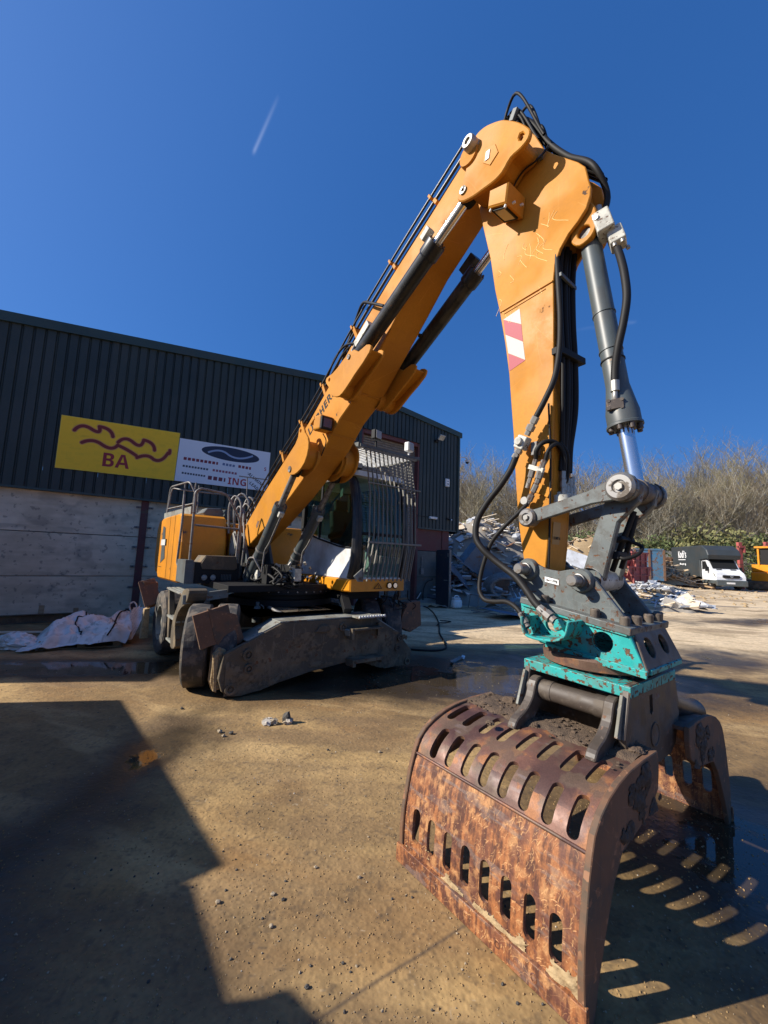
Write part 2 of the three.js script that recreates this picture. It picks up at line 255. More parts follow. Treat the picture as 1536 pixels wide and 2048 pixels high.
const patch = (name, m, nu, nv, f, parent) => { const g = new THREE.PlaneGeometry(1, 1, nu, nv), a = g.attributes.position, ok = []; for (let i = 0; i < a.count; i++) { const r = f(a.getX(i) + 0.5, a.getY(i) + 0.5); ok.push(r[0] > 0); a.setXYZ(i, r[1], r[2], r[3]); } const ix = g.index.array, keep = []; for (let i = 0; i < ix.length; i += 3) if (ok[ix[i]] && ok[ix[i + 1]] && ok[ix[i + 2]]) keep.push(ix[i], ix[i + 1], ix[i + 2]); g.setIndex(keep); g.computeVertexNormals(); return obj(name, g, m, parent, { kind: 'stuff' }); };
// ---------- ground ----------
const blob = (x, z, cx, cz, rx, rz, a = 0) => { const c = Math.cos(a), s = Math.sin(a), dx = x - cx, dz = z - cz, u = (dx * c + dz * s) / rx, v = (-dx * s + dz * c) / rz; return Math.exp(-(u * u + v * v)); };
function wetAt(x, z) {
  const n = fbm(x * 0.9 + 40, z * 0.9 + 11, 0, 4, 3) - 0.5, f = fbm(x * 3.1, z * 3.1, 0, 3, 8) - 0.5;
  let w = blob(x, z, -1.95, -3.45, 0.46, 1.0, 0.1) * 0.9 + blob(x, z, -2.0, -1.3, 1.7, 1.2) * 0.95 + blob(x, z, 2.6, -2.6, 1.5, 1.4, 0.6) * 1.0 + blob(x, z, -4.4, -6.0, 2.1, 0.5, -0.15) * 1.5
    + blob(x, z, 0.6, -6.2, 2.8, 1.6) * 0.75 + blob(x, z, 3.5, -6.5, 2.6, 1.3) * 0.8 + blob(x, z, 6.5, -8.4, 3.2, 1.2) * 0.6 + blob(x, z, 0.9, -1.2, 0.9, 0.7) * 0.25 + blob(x, z, 14, -14.5, 5, 0.9, -0.25) * 0.9;
  return w + n * 0.75 + f * 0.3;
}
function groundAt(x, z, fine) {                        // [r, g, b, roughness, height]
  const a = fbm(x * 0.35 + 5, z * 0.35 + 9, 0, 4, 1), b = fbm(x * 1.7, z * 1.7, 0, 4, 5), c = fbm(x * 9, z * 9, 0, 3, 7), g = fine ? fbm(x * 60, z * 60, 0, 3, 2) : 0.5, g2 = fine ? fbm(x * 21 + 9, z * 24, 0, 4, 4) : 0.5;
  const far = sst(6.3, 10.5, Math.hypot(x * 0.55 - 1, z)) * sst(-6, 3, x + 0.2 * z + 3.2 + (b - 0.5) * 3);
  let q = mix([0.222, 0.135, 0.053], [0.41, 0.266, 0.108], sst(0.34, 0.64, a * 0.5 + b * 0.5));
  q = mix(q, [0.26, 0.13, 0.035], sst(0.55, 0.75, fbm(x * 0.8 + 70, z * 1.4, 0, 4, 21)) * 0.5);
  q = mix(q, [0.70, 0.54, 0.335], far * (0.75 + 0.25 * b));
  const sw = fbm((x + z * 0.45) * 0.7 + 3, (z - x * 0.35) * 3.4, 0, 4, 61); q = mix(q, [0.44, 0.295, 0.13], sst(0.52, 0.68, sw) * 0.5 * (1 - far)); q = mix(q, [0.2, 0.125, 0.05], sst(0.48, 0.3, sw) * 0.45);
  const mud = sst(0.54, 0.68, fbm(x * 0.5 + 31, z * 1.6 + 7, 0, 5, 13)); q = mix(q, [0.17, 0.105, 0.05], mud * 0.55);
  const tr = Math.abs(Math.sin((x * 0.62 + z * 0.78) * 2.2 + b * 1.6)); q = q.map(k => k * (0.9 + 0.14 * tr));
  q = q.map(k => k * (0.58 + 0.34 * c + 0.5 * g));
  { const jx = x - (-0.06) - (z + 1.8) * -1.55, jd = Math.abs(jx + 0.05 * (b - 0.5)) / 1.85; if (z > -2.35 && z < -1.2 && jd < 0.014) q = mix(q, [0.07, 0.05, 0.035], 0.8 * (1 - jd / 0.014)); }
  if (fine) { q = mix(q, [0.07, 0.05, 0.033], sst(0.62, 0.76, g2) * 0.4); const sp = vn(x * 60 + 3, z * 60, 0, 11); if (sp > 0.93) q = mix(q, [0.5, 0.4, 0.27], (sp - 0.93) * 9); const dk = vn(x * 33 + 3, z * 33, 0, 15); if (dk > 0.86) q = mix(q, [0.05, 0.04, 0.03], (dk - 0.86) * 4); }
  const w = wetAt(x, z), damp = sst(0.18, 0.62, w), wet = sst(0.55, 0.82, w), pud = sst(0.88, 0.98, w + 0.3 * (c - 0.5));
  q = q.map((k, i) => k * (1 - 0.55 * damp) * (1 - 0.42 * wet)); q = mix(q, [0.035, 0.03, 0.024], wet * 0.55);
  const rough = 0.93 - 0.3 * damp - 0.3 * wet - 0.28 * pud, h = 0.5 + ((c - 0.5) * 0.3 + (g - 0.5) * 0.45 + (g2 - 0.5) * 0.45 + (b - 0.5) * 0.35) * (1 - 0.55 * wet) * (1 - 0.93 * pud);
  return [...q, rough + 0.05 * (g - 0.5), h];
}
function groundMat(x0, z0, sx, sz, w, h, fine, bump) {
  const c = new Uint8Array(w * h * 4), r = new Uint8Array(w * h * 4), b = new Uint8Array(w * h * 4);
  for (let j = 0; j < h; j++) for (let i = 0; i < w; i++) {
    const q = groundAt(x0 + (i + 0.5) / w * sx, z0 + (j + 0.5) / h * sz, fine), k = (j * w + i) * 4;
    c[k] = enc(q[0]); c[k + 1] = enc(q[1]); c[k + 2] = enc(q[2]); r[k + 1] = Math.max(8, Math.min(255, q[3] * 255)); b[k] = b[k + 1] = b[k + 2] = Math.max(0, Math.min(255, q[4] * 255)); c[k + 3] = r[k + 3] = b[k + 3] = 255;
  }
  const mk = (d, s) => { const t = new THREE.DataTexture(d, w, h, THREE.RGBAFormat); t.magFilter = THREE.LinearFilter; t.minFilter = THREE.LinearMipmapLinearFilter; t.generateMipmaps = true; if (s) t.colorSpace = THREE.SRGBColorSpace; t.needsUpdate = true; return t; };
  return new THREE.MeshStandardMaterial({ map: mk(c, true), roughnessMap: mk(r), roughness: 1, metalness: 0, bumpMap: mk(b), bumpScale: bump });
}
function sheet(x0, z0, x1, z1, nx, nz, U, hf) {         // U = [x0, z0, sx, sz] of the texture
  const g = new THREE.PlaneGeometry(1, 1, nx, nz), p = g.attributes.position, uv = g.attributes.uv;
  for (let i = 0; i < p.count; i++) { const x = x0 + (p.getX(i) + 0.5) * (x1 - x0), z = z1 + (p.getY(i) + 0.5) * (z0 - z1); p.setXYZ(i, x, hf ? hf(x, z) : 0, z); uv.setXY(i, (x - U[0]) / U[2], (z - U[1]) / U[3]); }
  g.computeVertexNormals(); return g;
}
const rise = (x, z) => { const d = sst(-19, -31, z), s = 1 - 0.75 * sst(17, 24, x - (-z - 30) * 0.4); return z > -18 ? 0 : d * (1.0 * s + 0.05) + sst(-34, -75, z) * 1.6 + sst(-70, -160, z) * 16 + d * 0.35 * (fbm(x * 0.35, z * 0.5, 0, 4, 2) - 0.5) * sst(60, 30, -z) + d * 0.12 * (fbm(x * 1.7, z * 2, 0, 3, 2) - 0.5); };
{
  const N = [-5.2, -8.4, 11.2, 9.2], Mi = [-16, -20, 44, 24];
  const near = new THREE.Mesh(sheet(N[0], N[1], N[0] + N[2], N[1] + N[3], 1, 1, N), groundMat(...N, 2048, 2048, true, 0.009));
  const q = [[-16, -20, 28, -8.4], [-16, 0.8, 28, 4], [-16, -8.4, -5.2, 0.8], [6.0, -8.4, 28, 0.8]].map(r => sheet(...r, 1, 1, Mi));
  const middle = new THREE.Mesh(mergeGeometries(q), groundMat(...Mi, 1536, 864, true, 0.02));
  const F = [-40, -60, 90, 60], fm = groundMat(...F, 1024, 768, false, 0.05); for (const t of [fm.map, fm.roughnessMap, fm.bumpMap]) t.wrapS = t.wrapT = THREE.MirroredRepeatWrapping;
  const fr = [[-40, -90, 95, -20, 200, 160], [-500, -600, 500, -90, 60, 40], [-500, -90, -40, 4, 10, 30], [95, -90, 500, 4, 10, 30], [-40, -20, -16, 4, 2, 2], [28, -20, 95, 4, 6, 2], [-500, 4, 500, 500, 4, 4]].map(r => sheet(...r, F, rise));
  const outer = new THREE.Mesh(mergeGeometries(fr), fm);
  [[near, 'ground'], [middle, 'ground_middle'], [outer, 'terrain']].forEach(([o, n]) => { o.name = n; o.receiveShadow = true; o.userData = { kind: 'structure' }; scene.add(o); });
}

// ---------- warehouse ----------
const WO = V3(-6.43, 0, -10.55), WT = 37.855 * Math.PI / 180;
const WX = V3(Math.cos(WT), 0, -Math.sin(WT)), WN = V3(Math.sin(WT), 0, Math.cos(WT));
const onWall = (s, y, o) => WO.clone().addScaledVector(WX, s).addScaledVector(WN, o).setY(y);
const roofY = s => s < 5.75 ? 6.9 + 0.135 * (s + 3.16) : 8.103 - 0.083 * (s - 5.75);
const wh = thing('warehouse', 'dark green clad warehouse with concrete panel base and roller door behind the excavator', 'warehouse', [WO.x, 0, WO.z], WT);
{
  const S0 = -4.17, S1 = 12.32, Y0 = 3.03, open = [6.96, 9.79, 6.62];
  // ribbed sheets
  for (let k = 0; k * 1.05 + S0 < S1 - 0.2; k++) {
    const a = S0 + k * 1.05, pts = [], b = Math.min(a + 1.05, S1);
    for (let j = 0; j < 5; j++) { const x = a + j * 0.21; for (const [dx, z] of [[0.0, 0], [0.128, 0], [0.146, -0.036], [0.168, -0.036], [0.186, 0]]) if (x + dx <= b) pts.push([x + dx, z]); }
    pts.push([b - 0.002, 0]);
    const pos = [], q = (x0, z0, x1, z1, lo, h0, h1) => { pos.push(x0, lo, z0, x1, lo, z1, x1, h1, z1, x0, lo, z0, x1, h1, z1, x0, h0, z0); };
    for (let i = 0; i < pts.length - 1; i++) { const [x0, z0] = pts[i], [x1, z1] = pts[i + 1], mid = (x0 + x1) / 2, lo = mid > open[0] - 0.1 && mid < open[1] + 0.06 ? open[2] : Y0; q(x0, z0 + 0.12, x1, z1 + 0.12, lo, roofY(x0) - 0.02, roofY(x1) - 0.02); }
    const g = new THREE.BufferGeometry(); g.setAttribute('position', new THREE.Float32BufferAttribute(pos, 3)); g.computeVertexNormals();
    g.translate(0, 0, (k % 2) * 0.003); obj('cladding_sheet', g, [MT.cladding, MT.claddingB, MT.claddingC][(k * 7 + (k >> 1)) % 3], wh);
  }
  // roof, verge trims, side and back walls
  const ap = 5.75, slab = (a, b, z0, z1, t, dy) => { const p = [[a, roofY(a) + dy], [b, roofY(b) + dy], [b, roofY(b) + dy - t], [a, roofY(a) + dy - t]]; return plate(p, z0, z1, { bev: 0 }); };
  obj('roof_sheet', [slab(S0 - 0.05, ap, -22, 0.1, 0.08, 0.08), slab(ap, S1 + 0.1, -22, 0.1, 0.08, 0.08)], MT.cladding, wh);
  obj('verge_trim', [slab(S0 - 0.05, ap, 0.1, 0.185, 0.23, 0.085), slab(ap, S1 + 0.12, 0.1, 0.185, 0.23, 0.085)], MT.trim, wh);
  obj('eaves_trim', bx(0.14, 0.22, 22, S1 + 0.06, roofY(S1) - 0.04, -11, 0, 0, 0, 0), MT.trim, wh);
  obj('corner_trim', [bx(0.1, 4.5, 0.06, S1 - 0.045, Y0 + 2.2, 0.135, 0, 0, 0, 0)], MT.trim, wh);
  obj('side_wall', [bx(0.12, 4.6, 21.9, S1 - 0.02, Y0 + 2.22, -10.9, 0, 0, 0, 0), bx(0.12, 3, 21.7, S1 - 0.6, 1.5, -11.1, 0, 0, 0, 0), bx(0.12, 6.7, 21.9, S0 + 0.08, 3.3, -10.9, 0, 0, 0, 0)], MT.cladding, wh);
  obj('back_wall', bx(16.2, 6.6, 0.12, 4.05, 3.3, -21.8, 0, 0, 0, 0), MT.cladding, wh);
  obj('drip_trim', [bx(10.9, 0.05, 0.15, 1.28, Y0 + 0.012, 0.05, 0, 0, 0, 0), bx(2.4, 0.05, 0.15, 11.05, Y0 + 0.012, 0.05, 0, 0, 0, 0)], MT.trim, wh);
  // concrete panels between columns
  for (const [a, b] of [[-4.1, 0.02], [0.14, 6.0]]) for (const [y0, y1] of [[0.0, 1.03], [1.045, 2.05], [2.065, 3.03]]) obj('concrete_panel', bx(b - a + 0.08, y1 - y0, 0.15, (a + b) / 2, (y0 + y1) / 2, -0.1, 0, 0, 0, 0.006), MT.concrete, wh);
  for (const s of [0.08, 6.1]) obj('steel_column', [bx(0.17, 3.02, 0.02, s, 1.51, 0.0, 0, 0, 0, 0.003), bx(0.02, 3.02, 0.2, s, 1.51, -0.11, 0, 0, 0, 0.003)], MT.redOxide, wh);
  for (const y of [0.2, 0.76, 1.29, 1.79, 2.31, 2.84]) for (const d of [-1, 1]) { const o = obj('fixing_bracket', bx(0.11, 0.055, 0.02, 0.08 + d * 0.145, y, -0.012, 0, 0, 0, 0.003), MT.pipe, wh); obj('bolt', hex(V3(0.08 + d * 0.15, y, 0), V3(0, 0, 1), 0.018, 0.016), MT.darkSteel, o); }
  // roller door with separate slats, red frame
  for (let y = 3.1; y < 6.6; y += 0.095) obj('shutter_slat', turned(V3(open[0] - 0.02, y, -0.16), V3(open[1] + 0.02, y, -0.16), [[0, 0.047], [1, 0.047]], 8), MT.pipe, wh);
  obj('shutter_curtain', bx(2.86, 3.1, 0.05, 8.375, 1.55, -0.2, 0, 0, 0, 0), MT.pipe, wh);
  obj('door_frame', [bx(0.12, 6.6, 0.26, open[0] - 0.06, 3.3, -0.04, 0, 0, 0, 0.004), bx(0.12, 6.6, 0.26, open[1] + 0.055, 3.3, -0.04, 0, 0, 0, 0.004), bx(2.78, 0.16, 0.24, 8.375, 6.54, -0.045, 0, 0, 0, 0.004)], MT.redOxide, wh);
  obj('soffit_panel', bx(1.5, 0.92, 0.06, 10.65, 2.58, -0.04, 0, 0, 0, 0.003), MT.redOxide, wh);
  obj('steel_column', bx(0.42, 3.02, 0.16, 11.62, 1.51, -0.06, 0, 0, 0, 0.004), MT.redOxide, wh);
  obj('lower_panel', [bx(1.16, 2.1, 0.06, 10.5, 1.05, -0.02, 0, 0, 0, 0.004)], paint({ base: [0.085, 0.095, 0.09], grime: 0.3, chips: 0.85, tile: 2, size: 256, dirt: [0.05, 0.05, 0.045] }), wh);
  obj('panel_rail', [bx(1.12, 0.04, 0.03, 10.5, 1.03, 0.025), bx(0.05, 2.1, 0.05, 11.1, 1.05, 0.02)], MT.trim, wh);
  obj('switch_box', [bx(0.16, 0.24, 0.08, 10.2, 1.25, 0.06), bx(0.04, 0.5, 0.04, 10.2, 1.6, 0.04)], MT.pipe, wh);
  obj('water_hose', tube([V3(10.85, 0.95, 0.03), V3(10.75, 0.9, 0.12), V3(10.45, 0.82, 0.12), V3(10.28, 0.5, 0.1), V3(10.25, 0.05, 0.12)], 0.02), MT.rubber, wh);
  // wall-foot strip
}
{   // open blue door
  const a = V3(2.19, 0, -16.1), b = V3(2.53, 0, -15.1), t = Math.atan2(-(b.z - a.z), b.x - a.x), d = thing('open_door', 'dark blue steel door standing open at the warehouse corner', 'door', [a.x, 0, a.z], t), L = a.distanceTo(b);
  obj('door_leaf', bx(L, 2.12, 0.05, L / 2, 1.09, 0), MT.doorBlue, d); obj('door_edge', bx(0.06, 2.13, 0.075, L + 0.03, 1.085, 0), MT.pipe, d); obj('handle', [rod(V3(L - 0.12, 1.0, -0.03), V3(L - 0.12, 1.0, 0.09), 0.012), rod(V3(L - 0.12, 1.0, 0.085), V3(L - 0.28, 1.0, 0.085), 0.012)], MT.fitting, d); obj('latch_plate', bx(0.05, 0.14, 0.008, L - 0.08, 1.95, 0.03), MT.fitting, d);
}
function wallThing(name, label, cat, s, y, o = 0.12) { const p = onWall(s, y, o); return thing(name, label, cat, [p.x, p.y, p.z], WT); }
// signs: canvas print on thin boards
function printMat(w, h, draw) { const c = document.createElement('canvas'); c.width = w; c.height = h; draw(c.getContext('2d'), w, h); const t = new THREE.CanvasTexture(c); t.colorSpace = THREE.SRGBColorSpace; t.anisotropy = 8; return new THREE.MeshStandardMaterial({ map: t, roughness: 0.45, side: THREE.DoubleSide }); }
function board(name, label, pts, draw, edge) {          // pts: four corners bl, br, tr, tl in wall metres
  const d = thing(name, label, 'sign', [WO.x, 0, WO.z], WT);
  obj('board', plate(pts, 0.125, 0.15, { bev: 0.002 }), edge, d);
  const g = new THREE.PlaneGeometry(1, 1, 12, 6), p = g.attributes.position, uv = g.attributes.uv;
  for (let i = 0; i < p.count; i++) { const u = uv.getX(i), v = uv.getY(i), L = (a, b, t) => a + (b - a) * t; p.setXYZ(i, L(L(pts[0][0], pts[1][0], u), L(pts[3][0], pts[2][0], u), v), L(L(pts[0][1], pts[1][1], u), L(pts[3][1], pts[2][1], u), v), 0.154); }
  g.computeVertexNormals();
  const o = new THREE.Mesh(g, printMat(1024, 512, draw)); o.name = 'print'; o.castShadow = o.receiveShadow = true; d.add(o);
}
board('yellow_sign', 'long yellow sign board with red lettering on the left of the green cladding', [[-1.86, 3.58], [0.68, 3.64], [0.72, 5.0], [-1.86, 4.87]], (x, w, h) => {
  x.fillStyle = '#eebd0a'; x.fillRect(0, 0, w, h);
  for (let i = 0; i < 400; i++) { x.fillStyle = `rgba(${rnd() < 0.5 ? '90,70,0' : '200,160,30'},0.03)`; x.fillRect(rnd() * w, rnd() * h, rnd() * 90, rnd() * 40); }
  x.strokeStyle = 'rgba(210,190,90,0.7)'; x.lineWidth = 5; x.strokeRect(2, 2, w - 4, h - 4);
  // thick red brushed shapes: the lettering here cannot be read
  const brush = (col, wd, p) => { x.strokeStyle = col; x.lineWidth = wd; x.lineCap = x.lineJoin = 'round'; x.beginPath(); x.moveTo(...p[0]); for (let i = 1; i < p.length - 1; i += 2) x.quadraticCurveTo(p[i][0], p[i][1], p[i + 1][0], p[i + 1][1]); x.stroke(); };
  for (const [o, col, wd] of [[0, '#c98a48', 46], [0, '#741208', 30]]) {
    brush(col, wd, [[110, 130 + o], [150, 50], [230, 90], [330, 150], [300, 60], [400, 60], [420, 140]]); brush(col, wd, [[470, 190], [520, 110], [600, 170], [680, 230], [690, 130], [790, 140], [800, 220]]); brush(col, wd, [[180, 240], [260, 180], [340, 235], [430, 290], [470, 220], [560, 250], [640, 300]]); brush(col, wd, [[650, 320], [740, 260], [800, 315], [880, 350], [930, 230], [950, 250], [945, 200]]);
  }
  x.fillStyle = '#8d1024'; x.font = 'bold 190px sans-serif'; x.fillText('BA', 345, 446);
}, MT.yellow);
board('white_sign', 'white sign board with red and dark lettering beside the yellow sign', [[0.69, 3.65], [3.33, 3.70], [3.35, 4.95], [0.73, 4.86]], (x, w, h) => {
  x.fillStyle = '#d6dbe2'; x.fillRect(0, 0, w, h);
  x.fillStyle = '#18223c'; x.beginPath(); x.ellipse(560, 105, 330, 84, 0.03, 0, 6.3); x.fill(); x.strokeStyle = '#8fa0bd'; x.lineWidth = 22; x.beginPath(); x.moveTo(300, 120); x.quadraticCurveTo(430, 40, 520, 110); x.quadraticCurveTo(640, 180, 810, 80); x.stroke();
  for (const [c, y, x0, x1, wd] of [['#7a1a2a', 235, 60, 420, 34], ['#5d6f92', 238, 470, 620, 30], ['#7a1a2a', 240, 650, 800, 34], ['#39424e', 325, 60, 330, 24], ['#8a4a5c', 330, 370, 640, 28], ['#39424e', 410, 60, 300, 22], ['#6a2034', 428, 330, 520, 46]]) { x.strokeStyle = c; x.lineWidth = wd; x.lineCap = 'butt'; x.setLineDash([wd * 0.9, wd * 0.35]); x.beginPath(); x.moveTo(x0, y); x.lineTo(x1, y + 6); x.stroke(); } x.setLineDash([]);
  x.fillStyle = '#9c1a28'; x.font = 'bold 118px sans-serif'; x.fillText('ING', 545, 480);
  x.fillStyle = '#10141c'; x.save(); x.translate(770, 330); x.rotate(0.62); x.font = 'bold 54px sans-serif'; x.fillText('·ALUMINIUM·', -20, 0); x.fillText('·LEAD·', 66, 78); x.restore();
  x.fillStyle = '#9c1a28'; x.font = 'bold 60px sans-serif'; x.fillText('S', 960, 250);
}, MT.white);
{ // fittings on the wall
  let d = wallThing('flood_light', 'small flood light high under the verge at the right end of the warehouse', 'light', 10.9, 7.03);
  obj('lamp_housing', bx(0.3, 0.24, 0.06, 0, 0.02, 0.24, 0.75), MT.fitPaint, d); obj('arm', beam(V3(-0.05, -0.06, 0), V3(-0.05, -0.02, 0.2), 0.06, 0.05), MT.blackMatte, d); obj('junction_box', bx(0.18, 0.1, 0.09, -0.12, -0.12, 0.045), MT.blackMatte, d);
  d = wallThing('alarm_box', 'white bell box with two blue marks on the dark cladding', 'alarm', 11.5, 5.16);
  obj('cover', bx(0.24, 0.36, 0.1, 0, 0, 0.05, 0, 0, 0, 0.03), MT.white, d); obj('mark', [bx(0.1, 0.03, 0.004, 0, 0.06, 0.103, 0, 0, 0, 0), bx(0.1, 0.05, 0.004, 0, -0.06, 0.103, 0, 0, 0, 0)], MT.blue, d);
  d = wallThing('bulkhead_light', 'slim white bulkhead light low on the cladding right of the cab', 'light', 10.68, 3.52);
  obj('cover', bx(0.44, 0.1, 0.1, 0, 0, 0.05, 0, 0, 0, 0.02), MT.white, d); obj('conduit', rod(V3(-0.2, 0.02, 0.02), V3(-0.9, 0.02, 0.02), 0.012), MT.blackMatte, d);
  d = wallThing('security_camera', 'dome security camera on an arm at the upper corner of the warehouse', 'camera', 12.36, 6.5, 0.06);
  obj('base_box', bx(0.1, 0.34, 0.2, 0, 0, 0, 0, 0, 0, 0.02), MT.white, d); obj('arm', tube([V3(0.05, -0.02, 0), V3(0.25, 0.04, 0.05), V3(0.45, 0.03, 0.08), V3(0.5, -0.03, 0.08)], 0.022), MT.white, d); obj('housing', turned(V3(0.5, -0.03, 0.08), V3(0.5, -0.16, 0.08), [[0, 0.03], [0.2, 0.08], [1, 0.085]]), MT.white, d); obj('dome', new THREE.SphereGeometry(0.078, 16, 8, 0, 6.3, Math.PI / 2, Math.PI / 2).translate(0.5, -0.16, 0.08), MT.blackMatte, d);
  d = wallThing('wall_sensor', 'small white sensor below the dome camera on the corner', 'sensor', 12.36, 5.55, 0.06);
  obj('body', [bx(0.12, 0.14, 0.1, 0.02, 0, 0, 0, 0, 0, 0.02), rod(V3(0.05, 0, 0), V3(0.2, -0.01, 0.04), 0.025)], MT.white, d);
  d = wallThing('bullet_camera', 'tiny dark bullet camera near the bottom edge of the cladding', 'camera', 11.62, 3.55);
  obj('body', [rod(V3(0, 0, 0.02), V3(0.12, -0.03, 0.12), 0.035), bx(0.1, 0.08, 0.04, -0.04, 0.02, 0.02)], MT.blackMatte, d); obj('lens_cap', rod(V3(0.1, -0.03, 0.11), V3(0.14, -0.035, 0.14), 0.036), MT.white, d);
}
// ---------- the excavator ----------
const ZA = 0.28;                                       // depth of the arm's middle plane in the machine's own frame (x forward, y up, z to its right)
const MO = [-0.69, 0, -5.855], MTURN = -52 * Math.PI / 180;
const Q = (u, y, v) => V3(u, y, -v), q3 = a => a.map(p => Q(...p));
const zx = V3(0, 0, 1), xx = V3(1, 0, 0), yy = V3(0, 1, 0);
const plateU = (out, u0, u1, o) => plate(out, u0, u1, o).rotateY(Math.PI / 2);   // outline in (v, y), thick along u
const font = await new FontLoader().loadAsync('fonts/droid/droid_sans_bold.typeface.json');
const letters = (t, size, d = 0.003) => new TextGeometry(t, { font, size, depth: d, curveSegments: 4, bevelEnabled: false });
const ex = thing('excavator', 'yellow wheeled material handler with raised arm reaching towards the camera', 'excavator', MO, MTURN);
{ // undercarriage
  const un = obj('undercarriage', [bx(2.6, 0.4, 1.05, -1.75, 0.72, 0), bx(0.3, 0.3, 2.1, -0.62, 0.52, 0), bx(0.3, 0.3, 2.1, -2.78, 0.52, 0), bx(0.5, 0.34, 1.5, -2.6, 0.78, 0), bx(0.9, 0.3, 1.8, -1.7, 0.75, 0)], MT.under, ex);
  obj('deck_plate', [plate([[-1.5, -0.62], [-0.36, -0.62], [-0.3, -0.55], [-0.3, 1.1], [-1.5, 0.9]], 0, 0.02).rotateX(-Math.PI / 2).scale(1, 1, -1).rotateX(0).translate(0, 0.90, 0)], MT.deck, un);
  obj('swing_ring', [turned(V3(-1.75, 0.93, 0), V3(-1.75, 1.2, 0), [[0, 0.001], [0, 0.88], [0.35, 0.88], [0.4, 0.8], [0.65, 0.8], [0.7, 0.92], [1, 0.92], [1, 0.001]], 48)], MT.blackMatte, ex);
  const ring = []; for (let i = 0; i < 40; i++) { const a = i / 40 * 6.283; ring.push(hex(V3(-1.75 + Math.cos(a) * 0.921, 1.16, Math.sin(a) * 0.921), V3(Math.cos(a), 0, Math.sin(a)), 0.014, 0.018)); }
  obj('ring_bolts', ring, MT.steelPin, ex);
  // wheels
  const wheel = (u, vo, steer = 0) => {
    const s = Math.sign(vo), w = 0.3, g = (v0, v1) => turned(V3(u, 0.525, -v0), V3(u, 0.525, -v1), [[0.06, 0.29], [0, 0.36], [0, 0.44], [0.04, 0.495], [0.12, 0.522], [0.5, 0.528], [0.88, 0.522], [0.96, 0.495], [1, 0.44], [1, 0.36], [0.94, 0.29]], 44);
    const jit = gg => { const p = gg.attributes.position, m = new Map(); for (let i = 0; i < p.count; i++) { const k = [p.getX(i), p.getY(i), p.getZ(i)].map(q => q.toFixed(3)).join(); if (!m.has(k)) m.set(k, 1 + (rnd() - 0.5) * 0.025); const f = m.get(k); p.setX(i, u + (p.getX(i) - u) * f); p.setY(i, 0.525 + (p.getY(i) - 0.525) * f); } gg.computeVertexNormals(); return gg; };
    const o = obj('wheel', [disc(V3(u, 0.525, -(vo - s * 0.66)), V3(0, 0, -s), 0.2, 0.5)], MT.under, ex);
    obj('tyre', jit(g(vo, vo - s * w)), MT.tyre, o); obj('tyre', jit(g(vo - s * 0.34, vo - s * 0.64)), MT.tyre, o);
    obj('rim', turned(V3(u, 0.525, -(vo - s * 0.02)), V3(u, 0.525, -(vo - s * 0.28)), [[0, 0.31], [0.0, 0.27], [0.5, 0.25], [0.55, 0.12], [0.2, 0.11], [0.1, 0.0001]], 28), MT.deck, o);
    const nb = []; for (let i = 0; i < 10; i++) nb.push(hex(V3(u + Math.cos(i * 0.628) * 0.18, 0.525 + Math.sin(i * 0.628) * 0.18, -(vo - s * 0.16)), V3(0, 0, -s), 0.02, 0.05)); obj('wheel_nuts', nb, MT.darkSteel, o);
    if (steer) { const zc = -(vo - s * 0.33); o.traverse(m => m.geometry.translate(-u, 0, -zc).rotateY(steer).translate(u, 0, zc)); }
    return o;
  };
  wheel(-0.66, -1.74, -0.36); wheel(-2.78, -1.74); wheel(-0.66, 1.62, -0.36); wheel(-2.78, 1.62);
}
